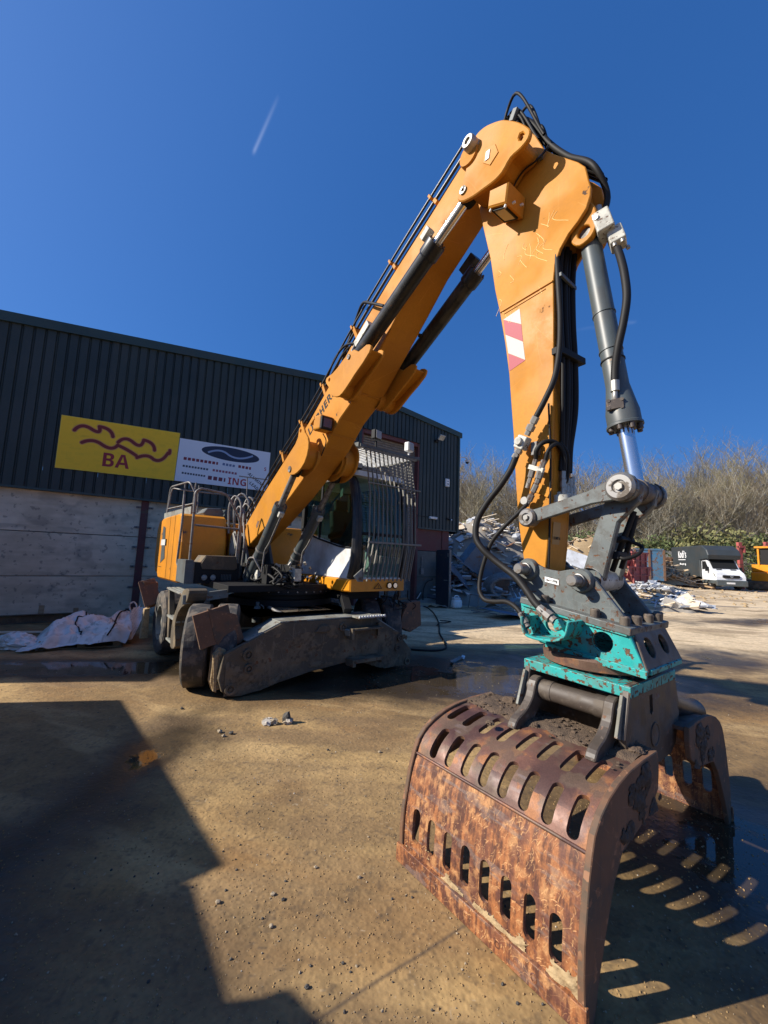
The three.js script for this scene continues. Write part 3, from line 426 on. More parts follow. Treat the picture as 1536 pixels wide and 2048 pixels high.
{ // front stabiliser beam
  const out = [[-1.36, 0.03], [-1.46, 0.10], [-1.51, 0.25], [-1.47, 0.53], [-1.19, 0.65], [-0.75, 0.85], [-0.03, 0.85], [0.78, 0.83], [1.24, 0.57], [1.55, 0.27], [1.54, 0.05], [1.41, 0.02], [0.76, 0.21], [0.26, 0.22], [-0.30, 0.17], [-0.73, 0.10], [-0.99, 0.04], [-1.24, 0.015]];
  const mid = [[-1.05, 0.2], [-1.05, 0.69], [-0.75, 0.84], [0.78, 0.82], [1.1, 0.62], [1.1, 0.3], [0.3, 0.23], [-0.7, 0.14]];
  const b = obj('stabiliser_beam', [plateU(out, -0.07, 0), plateU(out, -0.3, -0.25), plateU(mid, -0.42, -0.02)], MT.under, ex);
  obj('top_plate', [bx(0.4, 0.02, 1.56, -0.2, 0.862, -0.0), bx(0.36, 0.02, 0.49, -0.2, 0.755, 0.975, 0.425, 0, 0)], MT.deck, b);
  obj('top_plate', [bx(0.36, 0.02, 0.55, -0.2, 0.708, -1.015, -0.51, 0, 0)], MT.deck, b);
  for (const [v, y, r] of [[-1.18, 0.50, 0.07], [-1.16, 0.33, 0.06], [-1.37, 0.12, 0.065], [1.29, 0.48, 0.055], [1.24, 0.33, 0.05], [1.45, 0.1, 0.055], [-0.13, 0.73, 0.05], [0.19, 0.735, 0.06]]) { const p = obj('pin_boss', turned(V3(-0.01, y, -v), V3(0.03, y, -v), [[0, r], [1, r], [1, r * 0.62], [0.5, r * 0.55], [0.6, 0.0001]], 20), MT.under, b); obj('pin_bolt', hex(V3(0.0, y, -v), xx, r * 0.3, 0.03), MT.darkSteel, p); }
  patch('caked_mud', paint({ base: [0.17, 0.125, 0.075], grime: 0.7, chips: 2, scr: 0, rough: 0.95, size: 256, tile: 0.4, dirt: [0.08, 0.058, 0.036], freq: 9 }), 150, 44, (a, c) => { const v = -1.48 + a * 2.96, y = 0.03 + c * 0.78, top = 0.85 - 0.42 * Math.max(0, Math.abs(v) - 0.75), bot = 0.21 - 0.19 * sst(0.3, 1.1, Math.abs(v)), f = fbm(v * 5, y * 8, 0, 5, 31) + 0.16 * sst(0.45, 0.05, y - bot) + 0.1 * sst(0.8, 1.3, Math.abs(v)); return [y > bot + 0.012 && y < top - 0.05 && Math.abs(v) < 1.45 ? f - 0.60 : -1, 0.0015 + 0.05 * Math.max(0, f - 0.59), y, -v]; }, b);
  obj('tow_lug', plateU([[-0.26, 0.7], [-0.18, 0.78], [-0.06, 0.78], [-0.02, 0.72], [-0.1, 0.68]], 0, 0.035), MT.under, b);
  obj('step_bracket', [bx(0.16, 0.03, 0.55, 0.08, 0.7, -0.55, 0, 0, 0.0), bx(0.16, 0.16, 0.04, 0.08, 0.64, -0.28), bx(0.05, 0.2, 0.05, 0.03, 0.66, -0.83)], MT.under, b);
  obj('step_tread', [bx(0.2, 0.03, 0.5, 0.09, 0.87, -0.6)], MT.deck, b); const sl = []; for (let i = 0; i < 10; i++) sl.push(bx(0.02, 0.03, 0.03, 0.19, 0.885, -0.36 - i * 0.05, 0, 0, 0, 0.003)); obj('tread_teeth', sl, MT.white, b);
  obj('corner_block', bx(0.1, 0.09, 0.09, 0.05, 0.66, -0.27, 0.2, 0.3, 0), MT.deck, b);
  obj('lower_step', [bx(0.2, 0.05, 0.56, 0.09, 0.26, -0.56), bx(0.2, 0.1, 0.06, 0.09, 0.24, -0.3), bx(0.2, 0.1, 0.06, 0.09, 0.24, -0.82)], MT.under, b);
  obj('foot_arm', [plateU([[-1.53, 0.09], [-1.57, 0.2], [-1.56, 0.52], [-1.5, 0.6], [-1.38, 0.55], [-1.38, 0.12]], -0.22, -0.1), plateU([[-1.54, 0.1], [-1.565, 0.5], [-1.51, 0.56], [-1.5, 0.08]], -0.09, -0.075)], MT.clay, b);
  const fb = obj('cylinder_cover', [plateU([[-1.66, 1.06], [-1.5, 1.03], [-1.3, 0.97], [-1.19, 0.66], [-1.22, 0.62], [-1.46, 0.55], [-1.55, 0.68]], -0.2, -0.14)], MT.rustPlate, b);
  obj('side_plate', beam(Q(-0.17, 1.045, -1.62), Q(-0.17, 0.64, -1.5), 0.42, 0.05, xx), MT.rustPlate, fb);
  obj('cylinder_cover', [plateU([[1.62, 1.0], [1.92, 1.02], [1.96, 0.6], [1.7, 0.5], [1.48, 0.6], [1.52, 0.8]], -0.35, -0.2)], MT.rustPlate, b);
  obj('foot_cylinder', rod(Q(-0.3, 0.95, -1.4), Q(-0.2, 0.5, -1.3), 0.07), MT.under, b); obj('foot_cylinder', rod(Q(-0.3, 0.95, 1.5), Q(-0.2, 0.5, 1.35), 0.07), MT.under, b);
  const c = obj('gas_canister', turned(Q(-0.98, 0.72, -0.72), Q(-0.98, 1.02, -0.72), [[0, 0.0001], [0, 0.065], [0.55, 0.07], [0.75, 0.045], [0.8, 0.03], [1, 0.028], [1, 0.0001]]), MT.grey, ex);
  obj('handle', tube(q3([[-0.93, 0.98, -0.69], [-0.9, 0.95, -0.66], [-0.9, 0.82, -0.65], [-0.92, 0.78, -0.67]]), 0.008), MT.pipe, c);
  obj('return_hose', tube(q3([[-1.0, 0.9, -0.55], [-0.8, 0.95, -0.6], [-0.6, 0.93, -0.6], [-0.45, 0.88, -0.5]]), 0.022), MT.pipe, ex);
  // rear stabiliser seen beyond the rear wheel
  const r = obj('rear_stabiliser', [plateU([[-1.35, 0.15], [-1.62, 0.12], [-1.66, 0.5], [-1.5, 0.8], [-0.8, 0.85], [0.8, 0.85], [1.5, 0.8], [1.6, 0.15], [0.8, 0.4], [-0.8, 0.4]], -3.75, -3.4)], MT.under, ex);
  obj('side_plate', beam(Q(-3.25, 1.2, -1.9), Q(-3.1, 0.78, -1.78), 0.26, 0.04, xx), MT.rustPlate, r); obj('cylinder_cover', plateU([[-1.95, 1.18], [-1.72, 1.16], [-1.7, 0.75], [-1.85, 0.7]], -3.45, -3.2), MT.rustPlate, r);
  obj('foot_arm', [plateU([[-1.92, 0.2], [-1.9, 0.7], [-1.82, 0.72], [-1.8, 0.2]], -3.3, -3.15)], MT.clay, r);
}
{ // access steps on the near side
  const s = obj('access_steps', [plateU([[-1.78, 1.15], [-1.18, 1.22], [-1.18, 1.1], [-1.78, 1.02]], -0.96, -0.93)], MT.deck, ex);
  const side = [[-0.62, 1.2], [-0.3, 1.22], [-0.36, 1.08], [-0.8, 0.88], [-0.95, 0.66], [-0.82, 0.4], [-1.12, 0.35], [-1.14, 0.68], [-0.92, 0.94]].map(p => [p[0] - 0.5, p[1]]);
  obj('side_frame', plate(smooth(side, 3), 1.5, 1.74), MT.under, s); obj('side_frame', plate([[-2.38, 1.12], [-2.3, 1.14], [-2.08, 0.7], [-2.02, 0.36], [-2.1, 0.34], [-2.2, 0.66]], 1.62, 1.7), MT.under, s);
  for (const [y, u0, u1] of [[1.13, -2.36, -1.1], [0.72, -2.16, -1.42], [0.38, -2.08, -1.5]]) for (let k = 0; k < 3; k++) obj('step_tread', beam(Q(u0, y, -1.56 - k * 0.07), Q(u1, y, -1.56 - k * 0.07), 0.05, 0.03), MT.deck, s);
  obj('tool_box', bx(0.5, 0.32, 0.3, -1.75, 0.9, 1.42), MT.deck, s);
}
{ // turntable, engine housing, counterweight
  obj('upper_frame', [bx(4.3, 0.1, 2.4, -3.05, 1.22, 0), bx(1.2, 0.3, 0.08, -1.7, 1.42, ZA + 0.24), bx(1.2, 0.3, 0.08, -1.7, 1.42, ZA - 0.24)], MT.blackMatte, ex);
  const h = obj('engine_housing', [plate([[-2.75, 1.22], [-2.8, 1.18], [-4.6, 1.16], [-4.7, 1.25], [-4.72, 2.3], [-4.6, 2.42], [-2.95, 2.42], [-2.85, 2.38], [-2.72, 1.9]], 0.72, 1.52, { bev: 0.03 })], MT.yellowFresh, ex);
  obj('counterweight', [plate([[-4.72, 1.2], [-5.1, 1.25], [-5.3, 1.5], [-5.3, 2.2], [-5.1, 2.4], [-4.72, 2.42]], -1.5, 1.5, { bev: 0.04 })], MT.yellowFresh, ex);
  obj('rear_bonnet', bx(1.9, 1.0, 1.9, -3.75, 1.8, -0.3, 0, 0, 0, 0.05), MT.yellowFresh, ex);
  obj('model_panel', [plate([[-4.43, 2.24], [-4.19, 2.2], [-4.0, 1.58], [-4.4, 1.48]], 1.52, 1.528, { bev: 0 })], MT.cylGrey, h);
  obj('model_plate', bx(0.46, 0.12, 0.006, -4.25, 1.9, 1.531, 0, 0, 0, 0), MT.white, h);
  obj('panel_seam', [bx(0.008, 1.22, 0.004, -3.75, 1.8, 1.522, 0, 0, 0, 0), bx(0.008, 1.22, 0.004, -3.3, 1.8, 1.522, 0, 0, 0, 0), bx(0.4, 0.008, 0.004, -4.45, 1.4, 1.522, 0, 0, 0, 0)], MT.blackMatte, h);
  obj('door_handle', bx(0.05, 0.13, 0.02, -3.98, 1.9, 1.53), MT.blackMatte, h);
  obj('top_cover', [plateU([[-1.0, 2.44], [-1.05, 2.5], [-0.98, 2.6], [-0.72, 2.62], [-0.66, 2.56], [-0.66, 2.44]], -3.9, -3.3, { bev: 0.015 })], MT.grey, ex);
  obj('silencer_box', [bx(0.7, 0.22, 1.5, -3.9, 2.52, -0.2), bx(0.6, 0.16, 0.4, -3.5, 2.5, 0.1)], MT.cylGrey, ex);
  obj('walkway_plate', beam(Q(-4.55, 2.44, -1.5), Q(-3.1, 2.5, -1.3), 0.03, 0.16), MT.deck, ex);
  // hand rails
  const rail = (p, r = 0.019) => obj('hand_rail', bent(q3(p), r, 8, 0.1), MT.pipe, ex);
  rail([[-2.64, 2.73, -1.54], [-2.6, 2.3, -1.54], [-2.61, 1.9, -1.55], [-2.68, 1.5, -1.55], [-2.45, 1.42, -1.5]]);
  rail([[-2.0, 1.43, -1.38], [-2.0, 1.5, -1.5], [-2.0, 2.72, -1.5], [-2.0, 2.78, -1.42], [-2.0, 2.74, -1.0], [-2.0, 2.3, -0.74], [-2.0, 1.68, -0.76]], 0.021); rail([[-2.0, 2.17, -1.47], [-2.0, 2.15, -0.76]], 0.017);
  rail([[-4.6, 2.44, -1.46], [-4.55, 3.1, -1.44], [-3.7, 3.14, -1.25], [-3.6, 2.9, -1.15]]); rail([[-4.6, 2.44, -1.46], [-4.5, 3.08, -1.42], [-4.2, 3.02, -1.3], [-4.2, 3.03, 0.4]], 0.017);
  rail([[-4.2, 2.42, -1.25], [-4.15, 3.16, -1.24]], 0.016); rail([[-3.9, 2.42, -1.12], [-3.85, 3.16, -1.1]], 0.016); rail([[-4.5, 2.62, -1.45], [-3.7, 2.72, -1.1]], 0.016); rail([[-4.2, 2.5, -0.95], [-4.2, 3.16, -0.96]], 0.013);
  rail([[-4.2, 3.05, 0.09], [-4.2, 3.5, 0.07]], 0.013); rail([[-4.2, 3.5, -0.12], [-4.2, 3.52, 0.64]], 0.013);
  // battery box with two round lamps
  const b = obj('battery_box', [bx(0.55, 0.34, 0.72, -2.15, 1.4, 1.1)], MT.blackMatte, ex);
  obj('box_side', [bx(0.6, 0.37, 0.12, -2.15, 1.42, 1.53), bx(0.05, 0.34, 0.1, -1.88, 1.4, 1.5)], MT.grey, b);
  obj('box_lid', plateU([[-1.33, 1.46], [-1.36, 1.54], [-1.28, 1.68], [-0.8, 1.68], [-0.78, 1.48], [-0.82, 1.45]], -2.4, -1.86), MT.under, b);
  for (const v of [-1.29, -1.155]) { const l = obj('round_lamp', turned(Q(-1.88, 1.33, v), Q(-1.85, 1.33, v), [[0, 0.056], [1, 0.056], [1, 0.047]]), MT.blackMatte, b); obj('lens', disc(Q(-1.872, 1.33, v), xx, 0.047, 0.012), MT.lampGlass, l); }
  const gr = []; for (let k = 0; k < 7; k++) gr.push(bx(0.012, 0.1, 0.012, -1.87, 1.33, 1.02 - k * 0.025, 0, 0, 0, 0.002)); obj('vent_bars', gr, MT.cylGrey, b);
  // boom tower and plumbing round the boom foot
  obj('boom_bracket', [plate([[-2.95, 1.25], [-2.9, 1.9], [-2.75, 2.12], [-2.5, 2.12], [-2.3, 1.9], [-1.9, 1.25]], ZA + 0.2, ZA + 0.25), plate([[-2.95, 1.25], [-2.9, 1.9], [-2.75, 2.12], [-2.5, 2.12], [-2.3, 1.9], [-1.9, 1.25]], ZA - 0.25, ZA - 0.2)], MT.cylGrey, ex);
  obj('spotted_plate', plate(smooth([[-2.75, 1.7], [-2.7, 2.05], [-2.5, 2.14], [-2.4, 1.95], [-2.5, 1.65]], 3), ZA + 0.36, ZA + 0.38), MT.deck, ex);
  obj('boom_foot_pin', [rod(V3(-2.62, 1.98, ZA - 0.32), V3(-2.62, 1.98, ZA + 0.32), 0.075), disc(V3(-2.62, 1.98, ZA + 0.3), zx, 0.11, 0.04)], MT.steelPin, ex);
  obj('hydraulic_pipe', [bent(q3([[-2.35, 1.3, -0.62], [-2.3, 2.0, -0.62], [-2.45, 2.35, -0.6]]), 0.024), bent(q3([[-2.3, 1.3, -0.56], [-2.22, 1.95, -0.56], [-2.4, 2.3, -0.54]]), 0.02), bent(q3([[-2.2, 1.3, -0.68], [-2.15, 1.75, -0.68], [-2.5, 2.1, -0.68]]), 0.016)], MT.pipe, ex);
  for (const [u, h, v, w] of [[-2.75, 2.82, -0.66, 0.1], [-2.9, 2.9, -0.5, 0.13], [-3.0, 2.86, -0.3, 0.1], [-2.8, 2.7, -0.42, 0.08], [-2.7, 2.62, -0.58, 0.07]]) obj('hose_loop', tube(q3([[u, 2.1, v - w * 0.3], [u, h - 0.15, v - w * 0.5], [u + 0.05, h, v + w * 0.2], [u + 0.15, h - 0.12, v + w], [u + 0.2, 2.25, v + w]]), 0.023), MT.pipe, ex);
  const tang = []; for (let k = 0; k < 30; k++) { const u = rr(-2.1, -0.9), v = rr(-0.62, 0.15), y = rr(1.28, 1.45); tang.push(tube(q3([[u, y, v], [u + rr(-0.2, 0.25), y + rr(0.02, 0.16), v + rr(-0.12, 0.12)], [u + rr(0, 0.45), y + rr(-0.1, 0.15), v + rr(-0.2, 0.2)], [u + rr(0.1, 0.5), 1.3, v + rr(-0.2, 0.2)]]), rr(0.012, 0.022), 6)); } obj('hose_bundle', tang, MT.rubber, ex, { kind: 'stuff' });
  const fit = []; for (let k = 0; k < 30; k++) { const p = Q(rr(-1.95, -0.8), rr(1.3, 1.6), rr(-0.62, 0.22)); fit.push(hex(p, V3(rr(-1, 1), rr(-1, 1), rr(-1, 1)).normalize(), rr(0.014, 0.026), rr(0.03, 0.08))); } obj('hose_fittings', fit, MT.fitting, ex, { kind: 'stuff' });
  obj('valve_block', bx(0.16, 0.16, 0.12, -1.45, 1.4, 0.55), MT.fitPaint, ex); obj('valve_block', bx(0.12, 0.2, 0.12, -1.0, 1.42, 0.1), MT.fitPaint, ex); obj('valve_block', bx(0.2, 0.12, 0.16, -1.2, 1.36, 0.3), MT.fitPaint, ex);
}
{ // cab
  const F = -0.2, L0 = 0.42, L1 = 1.5, R = -1.95;      // front, right side (inner), left side, rear
  const c = obj('cab', [
    plateU([[L0, 1.4], [L0, 1.96], [L0 + 0.03, 2.0], [L1, 2.0], [L1, 1.4]], R, R + 0.05), bx(1.74, 0.03, 1.05, (F + R) / 2, 1.41, -0.96),
    plate([[R, 1.4], [F - 0.02, 1.4], [F - 0.02, 1.9], [-0.5, 1.915], [-0.87, 1.98], [-1.25, 2.06], [-1.55, 2.12], [-1.9, 2.24], [R, 2.3]], -L0 - 0.035, -L0, { bev: 0.012 }),
    plate([[R, 1.4], [F - 0.02, 1.4], [F - 0.02, 1.75], [-1.2, 1.8], [R, 2.2]], -L1, -L1 + 0.035)], MT.white, ex);
  obj('skirt', [plate([[R, 1.27], [-1.2, 1.21], [-0.42, 1.195], [F + 0.02, 1.21], [F + 0.02, 1.4], [R, 1.4]], -L1 - 0.02, -L0 + 0.015, { bev: 0.02 })], MT.yellowFresh, c);
  obj('roof', [plate([[R, 3.1], [-1.8, 3.2], [-0.7, 3.22], [F - 0.08, 3.16], [F - 0.02, 3.06], [R, 3.04]], -L1, -L0, { bev: 0.02 })], MT.white, c);
  const bow = [[-0.42, 3.08], [-0.3, 2.95], [-0.19, 2.58], [-0.15, 2.15], [-0.16, 1.66], [-0.24, 1.42]];
  const post = (v, w, r) => { const p = bow.map(b => Q(b[0], b[1], v)); return tube(p, r, 10, 30).scale(1, 1, 1); };
  obj('front_pillar', [post(L0 + 0.03, 0, 0.062), post(L0 + 0.09, 0, 0.05), post(L0 - 0.0, 0, 0.04)], MT.black, c); obj('front_pillar', [post(L1 - 0.04, 0, 0.045)], MT.black, c);
  obj('rear_pillar', [beam(Q(R + 0.03, 2.2, L0 + 0.03), Q(R + 0.05, 3.1, L0 + 0.03), 0.08, 0.1), beam(Q(R + 0.03, 2.2, L1 - 0.03), Q(R + 0.05, 3.1, L1 - 0.03), 0.08, 0.1), beam(Q(-1.28, 2.06, L0 + 0.02), Q(-1.24, 3.08, L0 + 0.02), 0.03, 0.05)], MT.blackMatte, c);
  obj('window_seal', [tube(q3([[R, 2.29, L0 - 0.005], [-1.55, 2.12, L0 - 0.005], [-0.87, 1.97, L0 - 0.005], [-0.5, 1.905, L0 - 0.005], [-0.24, 1.895, L0 - 0.005]]), 0.016, 6)], MT.blackMatte, c);
  obj('side_window', [plate([[R + 0.05, 2.27], [-1.3, 2.08], [-1.3, 3.06], [R + 0.08, 3.06]], -L0 - 0.02, -L0 - 0.018, { bev: 0 })], MT.glass, c); obj('side_window', [plate([[-1.22, 2.06], [-0.87, 1.99], [-0.5, 1.93], [-0.22, 1.91], [-0.2, 2.5], [-0.32, 2.93], [-0.44, 3.06], [-1.22, 3.06]], -L0 - 0.02, -L0 - 0.018, { bev: 0 })], MT.glass, c);
  obj('door_window', [plate([[R, 2.2], [-1.2, 1.8], [-0.22, 1.76], [-0.2, 2.5], [-0.44, 3.06], [R, 3.06]], -L1 + 0.018, -L1 + 0.02, { bev: 0 })], MT.glass, c);
  const pane = (y0, y1, dz) => { const s = bow.filter(b => b[1] <= y1 && b[1] >= y0), ys = [y0, ...s.map(b => b[1]).reverse(), y1], at = y => { for (let i = 0; i < bow.length - 1; i++) if (y <= bow[i][1] && y >= bow[i + 1][1]) { const t = (bow[i][1] - y) / (bow[i][1] - bow[i + 1][1]); return bow[i][0] + (bow[i + 1][0] - bow[i][0]) * t; } return bow[0][0]; }; const pos = []; for (let i = 0; i < ys.length - 1; i++) { const a = [at(ys[i]) + dz, ys[i]], b = [at(ys[i + 1]) + dz, ys[i + 1]]; pos.push(a[0], a[1], -L0 - 0.06, a[0], a[1], -L1 + 0.04, b[0], b[1], -L1 + 0.04, a[0], a[1], -L0 - 0.06, b[0], b[1], -L1 + 0.04, b[0], b[1], -L0 - 0.06); } const g = new THREE.BufferGeometry(); g.setAttribute('position', new THREE.Float32BufferAttribute(pos, 3)); g.computeVertexNormals(); return g; };
  obj('windscreen', pane(2.14, 3.07, 0.0), MT.glass, c); obj('lower_windscreen', pane(1.44, 2.1, 0), MT.glass, c); obj('screen_bar', [bx(0.05, 0.05, 1.02, -0.15, 2.12, -0.96)], MT.blackMatte, c);
  obj('rear_window', [plateU([[L0 + 0.06, 2.15], [L0 + 0.06, 3.05], [L1 - 0.06, 3.05], [L1 - 0.06, 2.15]], R + 0.02, R + 0.022, { bev: 0 })], MT.glass, c);
  // inside
  const seatM = mat({ color: [0.05, 0.048, 0.045], rough: 0.85 });
  const st = obj('seat', [bx(0.5, 0.14, 0.5, -1.1, 1.95, -0.95, 0, 0, 0, 0.05), bx(0.14, 0.62, 0.48, -1.36, 2.28, -0.95, 0, 0, 0.15, 0.05), bx(0.1, 0.2, 0.28, -1.44, 2.7, -0.95, 0, 0, 0.12, 0.04), bx(0.4, 0.4, 0.4, -1.1, 1.7, -0.95)], seatM, c);
  obj('console', [bx(0.5, 0.1, 0.14, -0.95, 2.12, -0.62, 0, 0, 0.1, 0.03), bx(0.5, 0.1, 0.14, -0.95, 2.12, -1.28, 0, 0, 0.1, 0.03), rod(Q(-0.75, 2.14, 0.62), Q(-0.72, 2.32, 0.62), 0.022), rod(Q(-0.75, 2.14, 1.28), Q(-0.72, 2.32, 1.28), 0.022)], MT.blackMatte, st);
  obj('exit_notice', [bx(0.004, 0.14, 0.26, -0.9, 2.86, -0.62, 0, 1.2, 0, 0)], MT.deck, c);
  // guard of vertical bars standing in front of the screen
  const n = 12, gv = i => 0.5 + i * 0.086;
  for (let i = 0; i < n; i++) { const v0 = gv(i) - 0.02, v1 = gv(i) + 0.01, x = 0.06; obj('guard_bar', [beam(Q(x - 0.08, 3.46, v0), Q(x + 0.04, 2.75, v1), 0.013, 0.03, xx), beam(Q(x + 0.04, 2.75, v1), Q(x + 0.06, 1.98, v1 + 0.008), 0.013, 0.03, xx), beam(Q(x + 0.06, 1.98, v1 + 0.008), Q(x - 0.03, 1.385, v1 - 0.03), 0.013, 0.03, xx)], MT.bars, c); }
  const gp = MT.bars;
  obj('guard_rail', [beam(Q(0.09, 2.9, 0.47), Q(0.09, 2.9, 1.58), 0.02, 0.02), beam(Q(0.12, 1.98, 0.5), Q(0.12, 1.98, 1.6), 0.02, 0.03), beam(Q(-0.02, 3.45, 0.44), Q(-0.02, 3.45, 1.56), 0.03, 0.03)], gp, c);
  obj('guard_hinge', [plateU([[0.32, 1.46], [0.47, 1.58], [0.5, 1.38], [0.4, 1.38]], 0.02, 0.04)], MT.deck, c);
  for (let i = 0; i < 4; i++) obj('guard_bar', [beam(Q(-0.2 - i * 0.12, 3.4, 1.58), Q(-0.12 - i * 0.12, 1.9, 1.62), 0.014, 0.04, xx), beam(Q(-0.12 - i * 0.12, 1.9, 1.62), Q(-0.2 - i * 0.1, 1.4, 1.6), 0.014, 0.04, xx)], gp, c);
  obj('guard_rail', [beam(Q(0.09, 2.9, 1.58), Q(-0.7, 2.9, 1.62), 0.02, 0.02), beam(Q(0.12, 1.98, 1.6), Q(-0.7, 1.98, 1.63), 0.02, 0.03), beam(Q(-0.02, 3.5, 1.58), Q(-0.9, 3.5, 1.6), 0.03, 0.03)], gp, c);
  for (let i = 0; i < 15; i++) obj('roof_guard_bar', [beam(Q(0.0, 3.47 + 0.0, 0.44 + i * 0.078), Q(-1.3, 3.53, 0.44 + i * 0.078), 0.045, 0.012)], MT.white, c);
  obj('roof_guard_frame', [beam(Q(-0.02, 3.5, 0.36), Q(-1.3, 3.58, 0.36), 0.05, 0.07), beam(Q(-0.02, 3.49, 0.36), Q(-0.02, 3.49, 1.62), 0.05, 0.05), beam(Q(-1.3, 3.56, 0.36), Q(-1.3, 3.56, 1.62), 0.05, 0.05), beam(Q(-0.02, 3.5, 1.62), Q(-1.3, 3.56, 1.62), 0.05, 0.06), beam(Q(-0.6, 3.2, 0.5), Q(-0.6, 3.52, 0.5), 0.05, 0.05), beam(Q(-0.6, 3.2, 1.42), Q(-0.6, 3.52, 1.42), 0.05, 0.05)], MT.grey, c);
  for (const [v, y] of [[0.72, 3.74], [1.44, 3.68]]) { const l = obj('work_lamp', [bx(0.1, 0.17, 0.17, -0.08, y, -v, 0, 0.25, 0, 0.025), rod(Q(-0.08, y - 0.1, v), Q(-0.08, 3.5, v), 0.018)], v < 1 ? MT.blackMatte : MT.white, c); obj('lens', bx(0.012, 0.13, 0.13, -0.028, y, -v - 0.013, 0, 0.25, 0, 0.01), MT.lampGlass, l); }
  { const l = obj('work_lamp', [bx(0.12, 0.1, 0.24, -0.22, 3.2, -0.42, 0, 0, 0, 0.02)], MT.blackMatte, c); obj('lens', bx(0.01, 0.07, 0.16, -0.157, 3.2, -0.44, 0, 0, 0, 0.01), MT.lampGlass, l); }
  for (const v of [1.17, 1.295]) { const l = obj('headlight', turned(Q(F + 0.03, 1.3, v), Q(F + 0.05, 1.3, v), [[0, 0.052], [1, 0.052], [1, 0.042], [0.4, 0.04]]), MT.blackMatte, c); obj('lens', disc(Q(F + 0.032, 1.3, v), xx, 0.043, 0.016), MT.chrome, l); }
  const tr = obj('warning_triangle', plateU([[0.84, 1.25], [0.94, 1.345], [1.02, 1.25]], F + 0.042, F + 0.045, { bev: 0, holes: [[[0.863, 1.258], [0.94, 1.33], [1.0, 1.258]]] }), MT.blackMatte, c); obj('exclamation_mark', [plateU([[0.928, 1.282], [0.94, 1.315], [0.945, 1.282]], F + 0.042, F + 0.045, { bev: 0 }), bx(0.003, 0.01, 0.01, F + 0.044, 1.27, -0.937, 0, 0, 0, 0)], MT.blackMatte, tr);
  obj('under_cab_step', [bx(0.5, 0.04, 0.25, -0.6, 1.05, -1.65), bx(0.5, 0.04, 0.25, -0.6, 0.75, -1.7), bx(0.04, 0.6, 0.04, -0.4, 0.95, -1.6), bx(0.04, 0.6, 0.04, -0.8, 0.95, -1.6)], MT.under, c);
  const wi = []; for (let k = 0; k < 8; k++) { const v = rr(1.2, 1.7), u = rr(-0.4, 0.0); wi.push(tube(q3([[u, 1.2, v], [u + rr(-0.1, 0.1), 1.05, v + rr(-0.1, 0.1)], [u + rr(-0.1, 0.1), 0.95, v + rr(-0.15, 0.2)], [u + rr(-0.1, 0.1), rr(0.85, 1.1), v + rr(-0.2, 0.25)]]), 0.009, 5)); } obj('cable_bundle', wi, MT.rubber, c, { kind: 'stuff' });
  obj('cab_mount', [bx(0.9, 0.16, 0.8, -1.1, 1.12, -0.95), beam(Q(-0.5, 1.15, 0.5), Q(-0.2, 0.92, 0.4), 0.12, 0.1)], MT.blackMatte, ex);
}
const cylinder = (name, A, B, headT, r, rr0, m, parent = ex, extra = {}) => {   // barrel at A, rod towards B, head at fraction headT
  const H = A.clone().lerp(B, headT), d = B.clone().sub(A).normalize(), L = A.distanceTo(H);
  const o = obj(name, [turned(A, H, [[0, 0.0001], [0, r * 0.92], [0.02, r], [1 - 0.16 / L, r], [1 - 0.14 / L, r * 1.16], [1, r * 1.16], [1, 0.0001]], 26), disc(A.clone().addScaledVector(zx, -r * 0.9), zx, r * 1.05, r * 1.8)], m, parent);
  const bl = []; const px = V3(0, 0, 1).cross(d).normalize(); for (let i = 0; i < 10; i++) { const a = i * 0.6283, w = px.clone().multiplyScalar(Math.cos(a)).add(zx.clone().multiplyScalar(Math.sin(a))); bl.push(hex(H.clone().addScaledVector(w, r * 0.98), d, r * 0.12, r * 0.2)); }
  obj('head_bolts', bl, MT.darkSteel, o); obj('piston_rod', [rod(H, B, rr0, rr0, 20)], extra.rod || MT.chrome, o); obj('rod_eye', [disc(B.clone().addScaledVector(zx, -rr0 * 1.1), zx, rr0 * 1.7, rr0 * 2.2)], extra.eye || m, o);
  return o;
};
{ // hoist cylinders
  for (const s of [1, -1]) {
    const A = V3(-1.72, 1.32, ZA + s * 0.33), B = V3(-0.19, 2.93, ZA + s * 0.33);
    const c = cylinder('hoist_cylinder', A, B, 0.72, 0.085, 0.045, MT.cylGrey, ex, { eye: MT.blackMatte, rod: MT.steelPin });
    const w = V3(0.7, -0.7, 0).multiplyScalar(0.1), P = t => A.clone().lerp(B, t).add(w);
    obj('feed_pipe', [bent([P(0.68), P(0.66).add(V3(0.02, -0.03, 0)), P(0.42).add(V3(0.03, -0.03, 0)), P(0.34), P(0.2).add(V3(0.15, -0.12, 0))], 0.013)], MT.pipe, c);
    obj('feed_pipe', [bent([A.clone().add(V3(0.0, 0.02, s * 0.1)), A.clone().add(V3(0.25, 0.35, s * 0.12)), A.clone().add(V3(0.42, 0.36, s * 0.1)), A.clone().add(V3(0.5, 0.15, 0.0))], 0.016)], MT.pipe, c);
    obj('clamp_band', [turned(A.clone().lerp(B, 0.3), A.clone().lerp(B, 0.315), [[0, 0.088], [0, 0.097], [1, 0.097], [1, 0.088]]), turned(A.clone().lerp(B, 0.23), A.clone().lerp(B, 0.24), [[0, 0.087], [0, 0.093], [1, 0.093], [1, 0.087]])], MT.fitting, c);
    obj('pipe_block', [bx(0.09, 0.08, 0.08, ...P(0.68).toArray(), 0, 0, 0.8)], MT.fitPaint, c);
  }
}
let boom;
